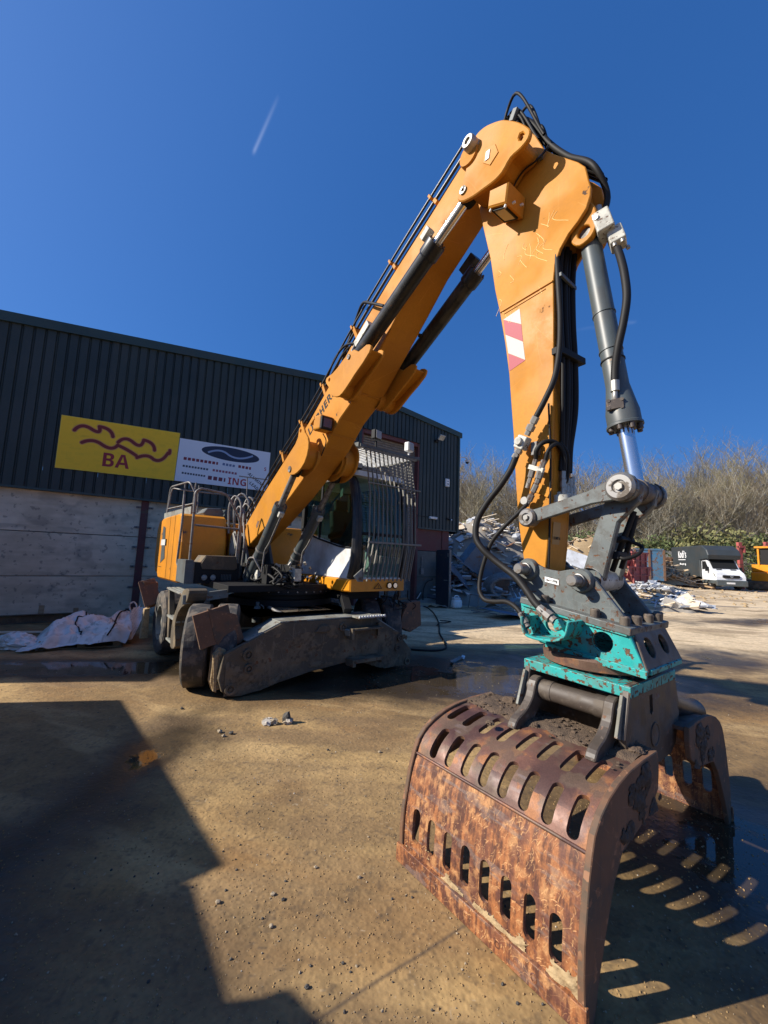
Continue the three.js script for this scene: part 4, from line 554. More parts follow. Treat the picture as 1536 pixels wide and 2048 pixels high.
{ // boom
  const up = [[-2.81, 2.0], [-2.6, 2.2], [-1.7, 2.8], [-0.82, 3.3], [-0.15, 3.68], [0.59, 4.2], [1.17, 4.62], [1.7, 4.94], [2.31, 5.27], [2.81, 5.55], [2.98, 5.5]], dn = [[3.0, 5.25], [2.68, 5.1], [2.22, 4.78], [1.9, 4.47], [1.63, 4.22], [1.2, 3.83], [1.04, 3.69], [0.72, 3.51], [0.38, 3.2], [-0.15, 2.88], [-0.6, 2.63], [-1.34, 2.27], [-2.3, 1.86], [-2.6, 1.82]];
  boom = obj('boom', plate([...up, ...dn], ZA - 0.19, ZA + 0.19, { bev: 0.012 }), MT.yellow, ex);
  obj('weld_seam', [beam(V3(1.12, 3.745, ZA - 0.19), V3(1.12, 3.745, ZA + 0.19), 0.014, 0.012), beam(V3(0.55, 3.345, ZA - 0.19), V3(0.55, 3.345, ZA + 0.19), 0.014, 0.012)], MT.yellow, boom);
  const kn = smooth([[2.9, 4.96], [2.87, 4.91], [2.91, 4.85], [3.04, 4.80], [3.16, 4.785], [3.25, 4.775], [3.33, 4.79], [3.41, 4.855], [3.5, 4.86], [3.56, 4.885], [3.575, 4.94], [3.54, 5.01], [3.47, 5.11], [3.40, 5.19], [3.33, 5.26], [3.24, 5.32], [3.15, 5.36], [3.07, 5.36], [3.02, 5.3], [2.96, 5.12]], 3), ki = kn.map(p => [3.2 + (p[0] - 3.2) * 0.8, 5.1 + (p[1] - 5.1) * 0.8]);
  for (const s of [1, -1]) { const k = obj('knuckle_plate', plate(kn, ZA + s * 0.36, ZA + s * 0.40, { bev: 0.008, holes: [[[3.485, 4.935], [3.505, 4.92], [3.53, 4.945], [3.515, 4.98], [3.49, 4.99], [3.478, 4.965]]] }), MT.yellow, boom); obj('knuckle_boss', plate(ki, ZA + s * 0.15, ZA + s * 0.36), MT.yellow, k); }
  obj('keeper_plate', [plate([[3.17, 5.13], [3.27, 5.09], [3.30, 4.99], [3.22, 4.94], [3.15, 5.02]], ZA + 0.40, ZA + 0.407, { bev: 0.002 })], MT.yellow, boom); obj('maker_badge', bx(0.04, 0.075, 0.006, 3.2, 5.045, ZA + 0.411, 0, 0, -0.15, 0.001), MT.white, boom);
  obj('knuckle_pin', [turned(V3(3.04, 5.27, ZA + 0.3), V3(3.04, 5.27, ZA + 0.48), [[0, 0.07], [0.55, 0.07], [0.56, 0.062], [0.9, 0.062], [1, 0.052], [1, 0.03], [0.9, 0.028], [0.9, 0.0001]])], MT.fitting, boom); obj('pin_boss', disc(V3(3.0, 5.22, ZA + 0.3), zx, 0.1, 0.12), MT.yellow, boom);
  obj('rod_pin', [turned(V3(2.94, 4.93, ZA + 0.35), V3(2.94, 4.93, ZA + 0.415), [[0, 0.035], [1, 0.035], [1, 0.016], [0.7, 0.014], [0.7, 0.0001]])], MT.steelPin, boom);
  // lugs of the stick cylinders and of the hoist cylinders
  const lug = smooth([[0.75, 3.98], [0.73, 3.93], [0.78, 3.87], [0.84, 3.80], [0.88, 3.72], [0.98, 3.66], [1.09, 3.64], [1.2, 3.68], [1.4, 3.8], [1.66, 3.95], [1.69, 4.02], [1.6, 4.07], [1.45, 4.05], [1.36, 4.11], [1.22, 4.11], [1.02, 4.03], [0.88, 3.99]], 2);
  for (const s of [1, -1]) {
    const l = obj('cylinder_lug', [plate(lug, ZA + s * 0.40, ZA + s * 0.43, { bev: 0.006, holes: [[0.82, 3.93, 0.022]] }), plate(lug, ZA + s * 0.235, ZA + s * 0.26), turned(V3(1.02, 3.78, ZA + s * 0.15), V3(1.02, 3.78, ZA + s * 0.41), [[0, 0.12], [1, 0.11]])], MT.yellow, boom);
    obj('lug_pin', [turned(V3(1.26, 4.06, ZA + s * 0.2), V3(1.26, 4.06, ZA + s * 0.445), [[0, 0.03], [1, 0.03], [1, 0.0001]])], MT.steelPin, l);
    obj('stiffener', beam(V3(0.95, 3.7, ZA + s * 0.33), V3(1.66, 4.0, ZA + s * 0.33), 0.14, 0.012), MT.yellow, l);
    const hl = smooth([[0.1, 3.51], [0.02, 3.5], [0.0, 3.38], [-0.17, 3.21], [-0.33, 3.05], [-0.28, 2.93], [-0.14, 2.86], [0.04, 2.87], [0.24, 2.97], [0.33, 3.15], [0.3, 3.3], [0.2, 3.4], [0.15, 3.48]], 2);
    const h = obj('hoist_lug', [plate(hl, ZA + s * 0.385, ZA + s * 0.415, { holes: [[0.07, 3.45, 0.024]] }), plate(smooth([[-0.33, 3.05], [-0.28, 2.93], [-0.14, 2.86], [0.04, 2.87], [0.24, 2.97], [0.3, 3.15], [0.05, 3.2]], 2), ZA + s * 0.21, ZA + s * 0.24), turned(V3(0.05, 3.13, ZA + s * 0.17), V3(0.05, 3.13, ZA + s * 0.4), [[0, 0.2], [1, 0.2]])], MT.yellow, boom);
    obj('lug_pin', [turned(V3(-0.19, 2.95, ZA + s * 0.2), V3(-0.19, 2.95, ZA + s * 0.43), [[0, 0.045], [1, 0.045], [1, 0.02], [0.95, 0.0001]])], MT.steelPin, h);
  }
  // lettering and work light box
  const tx = letters('LIEBHERR', 0.128); tx.rotateZ(0.585); tx.translate(-0.1, 3.46, ZA + 0.191); obj('lettering', tx, MT.blackMatte, boom, { uv: 1 });
  const wl = obj('work_light', [bx(0.2, 0.2, 0.21, 0.47, 3.48, ZA + 0.285, 0, 0, -0.1, 0.03), bx(0.12, 0.05, 0.24, 0.36, 3.53, ZA + 0.28, 0, 0, 0.5, 0.01)], MT.yellow, boom);
  obj('lamp_bezel', [bx(0.05, 0.17, 0.17, 0.58, 3.46, ZA + 0.3, 0, 0, -0.1, 0.02)], MT.blackMatte, wl); obj('lens', bx(0.012, 0.12, 0.12, 0.608, 3.457, ZA + 0.3, 0, 0, -0.1, 0.008), mat({ color: [0.12, 0.05, 0.04], rough: 0.2 }), wl);
  obj('cable', tube([V3(0.5, 3.34, ZA + 0.3), V3(0.45, 3.27, ZA + 0.22), V3(0.3, 3.1, ZA + 0.196)], 0.007), MT.rubber, boom);
  obj('arrow_mark', plate([[-1.96, 2.24], [-1.88, 2.33], [-1.86, 2.3], [-1.8, 2.32], [-1.86, 2.22], [-1.92, 2.19]], ZA + 0.19, ZA + 0.193, { bev: 0 }), MT.rustPlate, boom);
  // clamps and pipes along the top edge
  const cl = [[-1.01, 3.27], [-0.36, 3.63], [0.25, 4.02], [0.99, 4.55], [1.75, 5.01], [2.39, 5.36]];
  for (let i = 0; i < cl.length; i++) { const [u, y] = cl[i], big = i < 4; obj('pipe_clamp', [bx(big ? 0.05 : 0.04, big ? 0.2 : 0.08, 0.3, u - 0.03, y + 0.05, ZA + 0.03, 0, 0, 0.52), bx(0.03, 0.07, 0.33, u - 0.1, y + 0.14, ZA + 0.03, 0, 0, 0.52)], MT.yellow, boom); }
  for (const [z, o, r] of [[0.14, 0.1, 0.017], [0.08, 0.1, 0.021], [0.0, 0.1, 0.021], [-0.08, 0.1, 0.017], [0.17, 0.16, 0.013]]) obj('boom_pipe', tube([[-2.5, 2.32], [-1.8, 2.78], ...cl, [2.85, 5.6]].map(p => V3(p[0] - 0.05 - o * 0.45, p[1] + o * 0.85, ZA + z)), r, 8), MT.black, boom);
  for (const [a, r] of [[q3([[0.6, 4.38, -0.40], [0.93, 4.82, -0.42], [1.18, 4.86, -0.50], [1.42, 4.72, -0.55], [1.72, 4.52, -0.58]]), 0.018], [q3([[0.1, 4.1, -0.4], [0.44, 4.42, -0.44], [0.71, 4.5, -0.46], [1.03, 4.40, -0.50], [1.3, 4.2, -0.55]]), 0.015], [q3([[0.3, 4.15, -0.38], [0.6, 4.42, -0.42], [0.9, 4.44, -0.46], [1.2, 4.3, -0.52]]), 0.012]]) obj('boom_hose', tube(a, r), MT.rubber, boom);
}
{ // stick cylinders
  for (const s of [1, -1]) {
    const c = cylinder('stick_cylinder', V3(1.28, 4.07, ZA + s * 0.325), V3(2.9, 4.97, ZA + s * 0.29), 0.77, 0.085, 0.045, MT.black, ex, { eye: MT.blackMatte });
    if (s > 0) { const o = obj('valve_block', [bx(0.3, 0.09, 0.08, 1.44, 4.28, ZA + 0.36, 0, 0, 0.57)], MT.fitPaint, c); obj('elbow', tube(q3([[1.3, 4.2, -0.66], [1.28, 4.13, -0.68], [1.33, 4.08, -0.67]]), 0.02), MT.pipe, o); obj('port_block', bx(0.12, 0.07, 0.08, 2.42, 4.9, ZA + 0.33, 0, 0, 0.57), MT.fitPaint, c); }
    else { obj('valve_block', bx(0.2, 0.12, 0.14, 2.42, 4.9, ZA - 0.33, 0, 0, 0.57), MT.black, c); obj('feed_hose', tube([V3(2.35, 4.78, ZA - 0.35), V3(2.1, 4.5, ZA - 0.37), V3(1.85, 4.34, ZA - 0.3), V3(1.75, 4.36, ZA - 0.2)], 0.022), MT.rubber, c); }
  }
}
{ // stick
  const so = [[2.88, 5.05], [2.93, 4.81], [2.97, 4.63], [3.03, 4.37], [3.08, 4.05], [3.13, 3.82], [3.18, 3.54], [3.22, 3.25], [3.24, 2.99], [3.26, 2.75], [3.28, 2.36], [3.295, 2.16], [3.31, 2.01], [3.335, 1.84], [3.36, 1.72], [3.44, 1.66], [3.515, 1.70], [3.535, 1.87], [3.55, 2.08], [3.565, 2.32], [3.58, 2.6], [3.59, 2.9]];
  const front = [[3.595, 3.21], [3.60, 3.54], [3.60, 3.84], [3.615, 3.97], [3.655, 4.07], [3.72, 4.15], [3.79, 4.2], [3.85, 4.26], [3.88, 4.34], [3.885, 4.4], [3.87, 4.47], [3.85, 4.59], [3.80, 4.67], [3.62, 4.89], [3.54, 5.0], [3.46, 5.2], [3.33, 5.42], [3.1, 5.5], [2.92, 5.35]];
  const st = obj('stick', [plate([...so, ...front], ZA + 0.11, ZA + 0.14, { bev: 0.005 }), plate([...so, ...front], ZA - 0.14, ZA - 0.11, { bev: 0.005 }), plate([...so, [3.53, 3.3], [3.53, 3.84], [3.55, 4.0], [3.66, 4.2], [3.8, 4.4], [3.78, 4.6], [3.54, 4.96], [3.46, 5.18], [3.33, 5.4], [3.1, 5.48], [2.94, 5.33]], ZA - 0.109, ZA + 0.109, { bev: 0 })], MT.yellow, ex);
  obj('weld_seam', [beam(V3(3.135, 3.82, ZA + 0.14), V3(3.60, 3.845, ZA + 0.14), 0.012, 0.02, zx), beam(V3(3.17, 3.79, ZA + 0.14), V3(3.54, 3.815, ZA + 0.14), 0.008, 0.012, zx)], MT.yellow, st);
  const C = [[3.16, 3.75], [3.32, 3.76], [3.335, 3.61], [3.35, 3.46], [3.365, 3.30], [3.23, 3.27], [3.215, 3.425], [3.20, 3.49], [3.185, 3.60], [3.168, 3.735]];
  const zs = ZA + 0.14, wp = (o, m) => obj('warning_stripe', plate(o, zs, zs + 0.002, { bev: 0 }), m, st), redS = mat({ color: [0.36, 0.035, 0.055], rough: 0.6 }), whS = mat({ color: [0.46, 0.44, 0.4], rough: 0.6 });
  wp([[3.165, 3.742], [3.318, 3.765], [3.333, 3.625]], whS); wp([[3.166, 3.739], [3.333, 3.622], [3.347, 3.475], [3.186, 3.604]], redS); wp([[3.187, 3.601], [3.347, 3.472], [3.366, 3.315], [3.214, 3.43]], whS); wp([[3.214, 3.427], [3.366, 3.312], [3.226, 3.275]], redS);
  obj('warning_plate', bx(0.004, 0.16, 0.1, 3.545, 1.97, ZA + 0.04, 0, 0, -0.1, 0), mat({ color: [0.42, 0.22, 0.05], rough: 0.5 }), st);
  { const tx = letters('S.WP.6', 0.02, 0.001); tx.rotateY(Math.PI / 2); tx.translate(3.549, 1.925, ZA + 0.08); obj('lettering', [tx, bx(0.002, 0.03, 0.07, 3.549, 2.01, ZA + 0.04, 0, 0, -0.1, 0)], MT.blackMatte, st); }
  // lamp housing on the side of the stick
  const lb = obj('lamp_housing', [plate([[3.20, 4.745], [3.38, 4.685], [3.355, 4.52], [3.18, 4.60]], ZA + 0.14, ZA + 0.385, { bev: 0.012 })], MT.yellow, st), bo = (w, h, d, t, z) => bx(w, h, d, 3.2675 + t * 0.904 - 0.006 * 0.42, 4.56 - t * 0.427 - 0.006 * 0.9, z, 0, 0, -0.44);
  obj('lens', bo(0.115, 0.012, 0.15, 0, ZA + 0.265), MT.lampGlass, lb); obj('bezel', [bo(0.145, 0.02, 0.014, 0, ZA + 0.345), bo(0.145, 0.02, 0.014, 0, ZA + 0.185), bo(0.014, 0.02, 0.17, 0.065, ZA + 0.265), bo(0.014, 0.02, 0.17, -0.065, ZA + 0.265)], MT.blackMatte, lb); for (const [u, y, z, d] of [[3.2, 4.59, 0.36, [-0.4, -0.9, 0]], [3.34, 4.527, 0.36, [-0.4, -0.9, 0]], [3.362, 4.56, 0.3, [1, -0.15, 0]], [3.366, 4.6, 0.2, [1, -0.15, 0]]]) obj('bolt', hex(V3(u, y, ZA + z), V3(...d).normalize(), 0.011, 0.022), MT.white, lb);
  obj('lamp_cable', [tube(q3([[3.58, 4.98, -0.425], [3.5, 4.93, -0.45], [3.37, 4.97, -0.46], [3.27, 4.98, -0.47], [3.25, 4.74, -0.5]]), 0.007), tube(q3([[3.58, 5.0, -0.425], [3.52, 4.9, -0.47], [3.4, 4.89, -0.48], [3.33, 4.85, -0.48], [3.27, 4.73, -0.5]]), 0.007)], MT.rubber, st);
  obj('cable_clip', [bx(0.03, 0.03, 0.03, 3.52, 4.93, ZA + 0.16), bx(0.04, 0.04, 0.03, 3.26, 4.78, ZA + 0.2)], MT.grey, st);
  // eye of the tilt cylinder
  obj('cylinder_eye', [plate(smooth([[3.82, 4.35], [3.73, 4.2], [3.72, 4.1], [3.78, 4.04], [3.86, 4.06], [3.9, 4.14], [3.88, 4.3]], 3), ZA + 0.05, ZA + 0.1, { holes: [[3.81, 4.13, 0.045]] }), plate(smooth([[3.82, 4.35], [3.73, 4.2], [3.72, 4.1], [3.78, 4.04], [3.86, 4.06], [3.9, 4.14], [3.88, 4.3]], 3), ZA - 0.1, ZA - 0.05)], MT.yellow, st); obj('eye_pin', rod(V3(3.81, 4.13, ZA - 0.09), V3(3.81, 4.13, ZA + 0.07), 0.044), MT.darkSteel, st);
  obj('valve_block', [bx(0.11, 0.17, 0.14, 3.92, 4.14, ZA + 0.03, 0, 0.3, 0.25, 0.012), bx(0.1, 0.13, 0.12, 3.98, 4.03, ZA - 0.02, 0, 0.3, 0.25, 0.012)], MT.fitPaint, st); obj('block_bolts', [...[0, 1, 2, 3].map(i => hex(V3(3.985 + (i % 2) * 0.05, 3.96, ZA - 0.06 + (i >> 1) * 0.09), V3(0.2, -1, 0), 0.014, 0.02)), disc(V3(3.9, 4.17, ZA + 0.1), zx, 0.02, 0.015), rod(V3(3.89, 4.22, ZA + 0.02), V3(3.88, 4.32, ZA + 0.02), 0.025)], MT.fitting, st);
  // hoses
  const hose = (p, r, n = 'hydraulic_hose') => obj(n, tube(q3(p), r, 10, 60), MT.rubber, st);
  for (let k = 0; k < 4; k++) { const v = -0.345 + k * 0.056 + (k % 2) * 0.008; hose([[3.905, 4.26, -0.27], [3.925, 4.42, -0.25], [3.88, 4.62, v], [3.66, 4.93, v + 0.05], [3.5, 5.2, v + 0.06], [3.38, 5.45, v], [3.24, 5.6 + k * 0.012, v], [3.08, 5.61, v], [2.94, 5.5, v], [2.86, 5.4, v]].slice(k ? 2 : 0), 0.022); hose([[3.64, 4.16, v], [3.62, 3.98, v], [3.615, 3.6, v], [3.625, 3.28, v], [3.62 - 0.0, 2.9, v], [3.6, 2.6, -0.32 + k * 0.035], [3.595, 2.42, -0.33 + k * 0.035]], [0.017, 0.021, 0.015, 0.026][k]); }
  hose([[3.62, 4.05, -0.4], [3.635, 3.8, -0.41], [3.65, 3.52, -0.42], [3.645, 3.28, -0.43], [3.62, 3.06, -0.46], [3.57, 2.92, -0.49], [3.51, 2.80, -0.51]], 0.021);
  hose([[3.35, 2.55, -0.51], [3.32, 2.44, -0.54], [3.26, 2.32, -0.58], [3.16, 2.18, -0.62], [3.10, 2.05, -0.65], [3.11, 1.92, -0.67], [3.17, 1.84, -0.67], [3.25, 1.77, -0.65], [3.34, 1.71, -0.64], [3.44, 1.65, -0.65], [3.53, 1.57, -0.67], [3.6, 1.51, -0.7], [3.68, 1.45, -0.72]], 0.024);
  hose([[3.42, 2.18, -0.48], [3.37, 2.11, -0.52], [3.30, 2.03, -0.56], [3.20, 1.90, -0.60], [3.15, 1.76, -0.62], [3.125, 1.62, -0.64], [3.14, 1.53, -0.66], [3.19, 1.48, -0.67], [3.28, 1.475, -0.68], [3.39, 1.485, -0.69], [3.48, 1.455, -0.71], [3.54, 1.40, -0.72]], 0.016);
  hose([[3.48, 2.5, -0.47], [3.50, 2.56, -0.49], [3.54, 2.61, -0.47], [3.58, 2.62, -0.41], [3.61, 2.58, -0.36], [3.62, 2.51, -0.33], [3.61, 2.42, -0.32]], 0.017, 'spiral_hose'); hose([[3.55, 2.47, -0.47], [3.58, 2.55, -0.47], [3.60, 2.6, -0.40], [3.61, 2.56, -0.34], [3.605, 2.46, -0.30], [3.6, 2.36, -0.3]], 0.014); hose([[3.6, 2.62, -0.36], [3.625, 2.56, -0.31], [3.615, 2.44, -0.27], [3.6, 2.34, -0.27]], 0.014);
  hose([[3.565, 2.9, -0.44], [3.57, 2.5, -0.43], [3.56, 2.2, -0.425], [3.545, 1.85, -0.415], [3.53, 1.72, -0.4]], 0.007, 'grease_line');
  const top = []; for (let k = 0; k < 16; k++) { const v = rr(-0.42, -0.12), h = rr(5.54, 5.72), u = rr(2.9, 3.12); top.push(tube(q3([[u, 5.4, v], [u + 0.08, h, v + rr(-0.03, 0.03)], [u + rr(0.15, 0.3), h - rr(0, 0.05), v + rr(-0.05, 0.05)], [u + rr(0.3, 0.42), 5.2, v + rr(-0.05, 0.05)]]), rr(0.007, 0.017), 7)); } obj('hose_bundle', top, MT.rubber, st, { kind: 'stuff' });
  obj('bundle_bracket', [bx(0.05, 0.14, 0.34, 2.98, 5.55, ZA, 0, 0, 0.2), bx(0.05, 0.1, 0.3, 3.26, 5.58, ZA, 0, 0, -0.5), rod(V3(3.15, 5.6, ZA), V3(3.17, 5.78, ZA), 0.01)], MT.grey, st);
  obj('hose_clamp', [beam(Q(3.625, 3.285, -0.44), Q(3.645, 3.295, -0.1), 0.07, 0.05)], MT.blackMatte, st); obj('hose_clamp', [beam(Q(3.655, 3.87, -0.42), Q(3.63, 3.9, -0.14), 0.02, 0.03)], MT.grey, st);
  const ft = (a, b, r0, r1 = r0) => turned(Q(...a), Q(...b), [[0, r0 * 0.8], [0.02, r0], [0.35, r0], [0.36, r0 * 0.75], [0.45, r0 * 0.75], [0.46, r1 * 1.15], [0.75, r1 * 1.15], [0.76, r1 * 0.8], [1, r1 * 0.8]], 6);
  const f1 = obj('ball_valve', [bx(0.085, 0.1, 0.075, 3.395, 2.63, ZA + 0.225, 0, 0, -0.5, 0.012), disc(V3(3.39, 2.635, ZA + 0.26), zx, 0.03, 0.025)], MT.fitPaint, st); obj('hose_fitting', [ft([3.51, 2.8, -0.51], [3.43, 2.68, -0.505], 0.028), ft([3.335, 2.52, -0.52], [3.385, 2.6, -0.51], 0.026)], MT.fitting, f1); obj('clamp_half', bx(0.05, 0.1, 0.08, 3.47, 2.58, ZA + 0.16), MT.pipe, f1);
  const f2 = obj('coupling_pair', [ft([3.55, 2.48, -0.48], [3.49, 2.31, -0.48], 0.02, 0.022), ft([3.49, 2.31, -0.48], [3.41, 2.16, -0.48], 0.02, 0.02), ft([3.48, 2.5, -0.47], [3.42, 2.33, -0.465], 0.018, 0.02)], MT.pipe, st); obj('bridge_plate', [beam(Q(3.43, 2.45, -0.475), Q(3.55, 2.4, -0.485), 0.025, 0.035)], MT.fitPaint, f2); obj('coupling_cap', [rod(Q(3.425, 2.36, -0.46), Q(3.40, 2.3, -0.455), 0.016), disc(V3(3.4, 2.2, ZA + 0.19), zx, 0.03, 0.03)], MT.fitting, f2);
  for (const [v, y, u] of [[-0.32, 2.36, 3.605], [-0.3, 2.34, 3.6], [-0.26, 2.33, 3.6], [-0.21, 2.32, 3.6], [-0.17, 2.34, 3.6]]) obj('hose_fitting', ft([u, y + 0.06, v], [u - 0.005, y - 0.1, v], 0.016), MT.fitting, st);
  obj('manifold', [turned(Q(3.59, 2.24, -0.31), Q(3.59, 2.19, -0.31), [[0, 0.0001], [0, 0.07], [1, 0.07], [1, 0.0001]], 20), bx(0.08, 0.08, 0.2, 3.57, 2.23, ZA - 0.05)], MT.fitPaint, st);
  obj('mount_plate', bx(0.14, 0.07, 0.012, 3.5, 2.28, ZA + 0.146, 0, 0, -0.5), MT.yellow, st); obj('mount_plate', bx(0.12, 0.06, 0.012, 3.46, 2.55, ZA + 0.146, 0, 0, -0.4), MT.yellow, st);
  const ca = []; for (let k = 0; k < 26; k++) { const x = 3.1 + rnd() * 0.55, y = 3.75 + rnd() * 0.7; if (x > 3.56 && y < 4.1) continue; ca.push(tube([V3(x, y, ZA + 0.1412), V3(x + rr(-0.05, 0.05), y - rr(0.02, 0.08), ZA + 0.1405), V3(x + rr(-0.08, 0.12), y - rr(0.05, 0.14), ZA + 0.1405)], 0.0024, 4, 8)); } obj('scratch_marks', ca, mat({ color: [0.95, 0.62, 0.2], rough: 0.5 }), st, { kind: 'stuff' });
}
{ // tilt cylinder and linkage
  const A = V3(3.81, 4.12, ZA), B = V3(4.06, 2.23, ZA);
  const c = obj('tilt_cylinder', [turned(A, A.clone().lerp(B, 0.775), [[0.0, 0.0001], [0.0, 0.06], [0.06, 0.068], [0.80, 0.07], [0.9, 0.092], [0.93, 0.1], [0.985, 0.1], [0.99, 0.108], [1, 0.108], [1, 0.0001]], 32), turned(A.clone().lerp(B, 0.33), A.clone().lerp(B, 0.335), [[0, 0.069], [0, 0.074], [1, 0.074], [1, 0.069]]), turned(A.clone().lerp(B, 0.48), A.clone().lerp(B, 0.485), [[0, 0.07], [0, 0.075], [1, 0.075], [1, 0.07]])], MT.cylGrey, ex);
  obj('piston_rod', rod(A.clone().lerp(B, 0.77), B, 0.047, 0.047, 24), MT.chrome, c);
  const H = A.clone().lerp(B, 0.78), d = B.clone().sub(A).normalize(), bl = []; for (let i = 0; i < 8; i++) { const a = i * 0.785, w = xx.clone().multiplyScalar(Math.cos(a)).add(zx.clone().multiplyScalar(Math.sin(a))); bl.push(hex(H.clone().addScaledVector(w, 0.088).addScaledVector(d, -0.02), d, 0.017, 0.04)); } obj('head_bolts', bl, MT.darkSteel, c);
  obj('hydraulic_hose', tube(q3([[4.0, 3.92, -0.3], [4.03, 3.81, -0.33], [4.06, 3.66, -0.36], [4.075, 3.48, -0.38], [4.05, 3.32, -0.38], [4.015, 3.17, -0.38], [3.99, 3.04, -0.37], [3.985, 2.93, -0.37]]), 0.025, 10, 60), MT.rubber, c);
  obj('hose_fitting', [turned(Q(3.985, 2.95, -0.37), Q(3.985, 2.88, -0.37), [[0, 0.027], [1, 0.027], [1, 0.015]]), tube(q3([[3.985, 2.89, -0.37], [3.985, 2.84, -0.375], [3.98, 2.8, -0.36]]), 0.017), ], MT.fitting, c); obj('port_flange', [bx(0.1, 0.07, 0.03, 3.985, 2.79, ZA + 0.095, 0, 0.35, 0.1), ...[0, 1, 2, 3].map(i => hex(V3(3.95 + (i % 2) * 0.07, 2.765 + (i >> 1) * 0.05, ZA + 0.105 - (i % 2) * 0.025), V3(0.3, 0, 1).normalize(), 0.013, 0.02))], MT.darkSteel, c);
  obj('hose_tie', turned(A.clone().lerp(B, 0.52), A.clone().lerp(B, 0.524), [[0, 0.07], [0, 0.076], [1, 0.076], [1, 0.07]]), MT.rubber, c);
  // rocker links
  const T = [4.06, 2.22], P0 = [3.45, 2.07], P1 = [3.83, 1.66];
  const bone = (a, b, ra, rb, w, z0, z1) => { const dx = b[0] - a[0], dy = b[1] - a[1], l = Math.hypot(dx, dy), ux = dx / l, uy = dy / l, nx = -uy, ny = ux, o = [], arc = (c, r, a0, a1) => { for (let i = 0; i <= 10; i++) { const t = a0 + (a1 - a0) * i / 10; o.push([c[0] + r * Math.cos(t), c[1] + r * Math.sin(t)]); } }, th = Math.atan2(uy, ux); arc(a, ra, th + 0.75, th + 2 * Math.PI - 0.75); o.push([a[0] + ux * ra * 2.1 - nx * w / 2, a[1] + uy * ra * 2.1 - ny * w / 2], [b[0] - ux * rb * 2.1 - nx * w / 2, b[1] - uy * rb * 2.1 - ny * w / 2]); arc(b, rb, th - Math.PI + 0.75, th + Math.PI - 0.75); o.push([b[0] - ux * rb * 2.1 + nx * w / 2, b[1] - uy * rb * 2.1 + ny * w / 2], [a[0] + ux * ra * 2.1 + nx * w / 2, a[1] + uy * ra * 2.1 + ny * w / 2]); return plate(o, z0, z1, { bev: 0.005 }); };
  for (const s of [1, -1]) { const l = obj('rocker_link', bone(P0, T, 0.066, 0.09, 0.085, ZA + s * 0.205, ZA + s * 0.245), MT.coupler, ex); const e = (p, r) => turned(V3(p[0], p[1], ZA + s * 0.2), V3(p[0], p[1], ZA + s * 0.275), [[0, r], [0.8, r], [1, r * 0.82], [1, r * 0.48], [0.86, r * 0.42], [0.86, 0.0001]], 28); obj('link_boss', e(P0, 0.066), MT.steelPin, l); obj('link_boss', e(T, 0.085), MT.steelPin, l); obj('keeper_bolt', [hex(V3(P0[0], P0[1], ZA + s * 0.262), V3(0, 0, s), 0.02, 0.02), hex(V3(T[0], T[1], ZA + s * 0.262), V3(0, 0, s), 0.024, 0.02)], MT.fitting, l); }
  const h = obj('tilt_link', [plate([[4.0, 2.26], [3.94, 2.2], [3.9, 2.08], [3.77, 1.68], [3.79, 1.6], [3.86, 1.58], [3.9, 1.64], [4.0, 2.02], [4.12, 2.14], [4.14, 2.24], [4.08, 2.3]], ZA + 0.09, ZA + 0.15, { bev: 0.008 }), plate([[4.0, 2.26], [3.94, 2.2], [3.9, 2.08], [3.77, 1.68], [3.79, 1.6], [3.86, 1.58], [3.9, 1.64], [4.0, 2.02], [4.12, 2.14], [4.14, 2.24], [4.08, 2.3]], ZA - 0.15, ZA - 0.09, { bev: 0.008 })], MT.coupler, ex);
  obj('link_pin', turned(V3(T[0], T[1], ZA - 0.22), V3(T[0], T[1], ZA + 0.21), [[0, 0.078], [0.2, 0.078], [0.205, 0.074], [0.4, 0.074], [0.405, 0.08], [0.6, 0.08], [0.605, 0.074], [0.8, 0.074], [0.805, 0.078], [1, 0.078]], 28), MT.darkSteel, h); obj('link_pin', turned(V3(P1[0], P1[1], ZA - 0.17), V3(P1[0], P1[1], ZA + 0.17), [[0, 0.075], [1, 0.075]], 24), MT.fitPaint, h);
  obj('link_hose', [tube(q3([[4.04, 2.1, -0.28], [3.98, 1.92, -0.3], [3.9, 1.72, -0.28]]), 0.018), tube(q3([[4.03, 2.08, -0.22], [3.99, 1.9, -0.24], [3.93, 1.74, -0.22]]), 0.016), tube(q3([[3.95, 1.83, -0.34], [4.0, 1.8, -0.36], [4.06, 1.83, -0.3], [4.06, 1.88, -0.24], [3.98, 1.92, -0.26]]), 0.012)], MT.rubber, h); obj('link_clip', [bx(0.05, 0.03, 0.2, 3.98, 1.92, ZA, 0, 0, 0.4), bx(0.06, 0.05, 0.2, 3.95, 1.82, ZA)], MT.blackMatte, h);
}
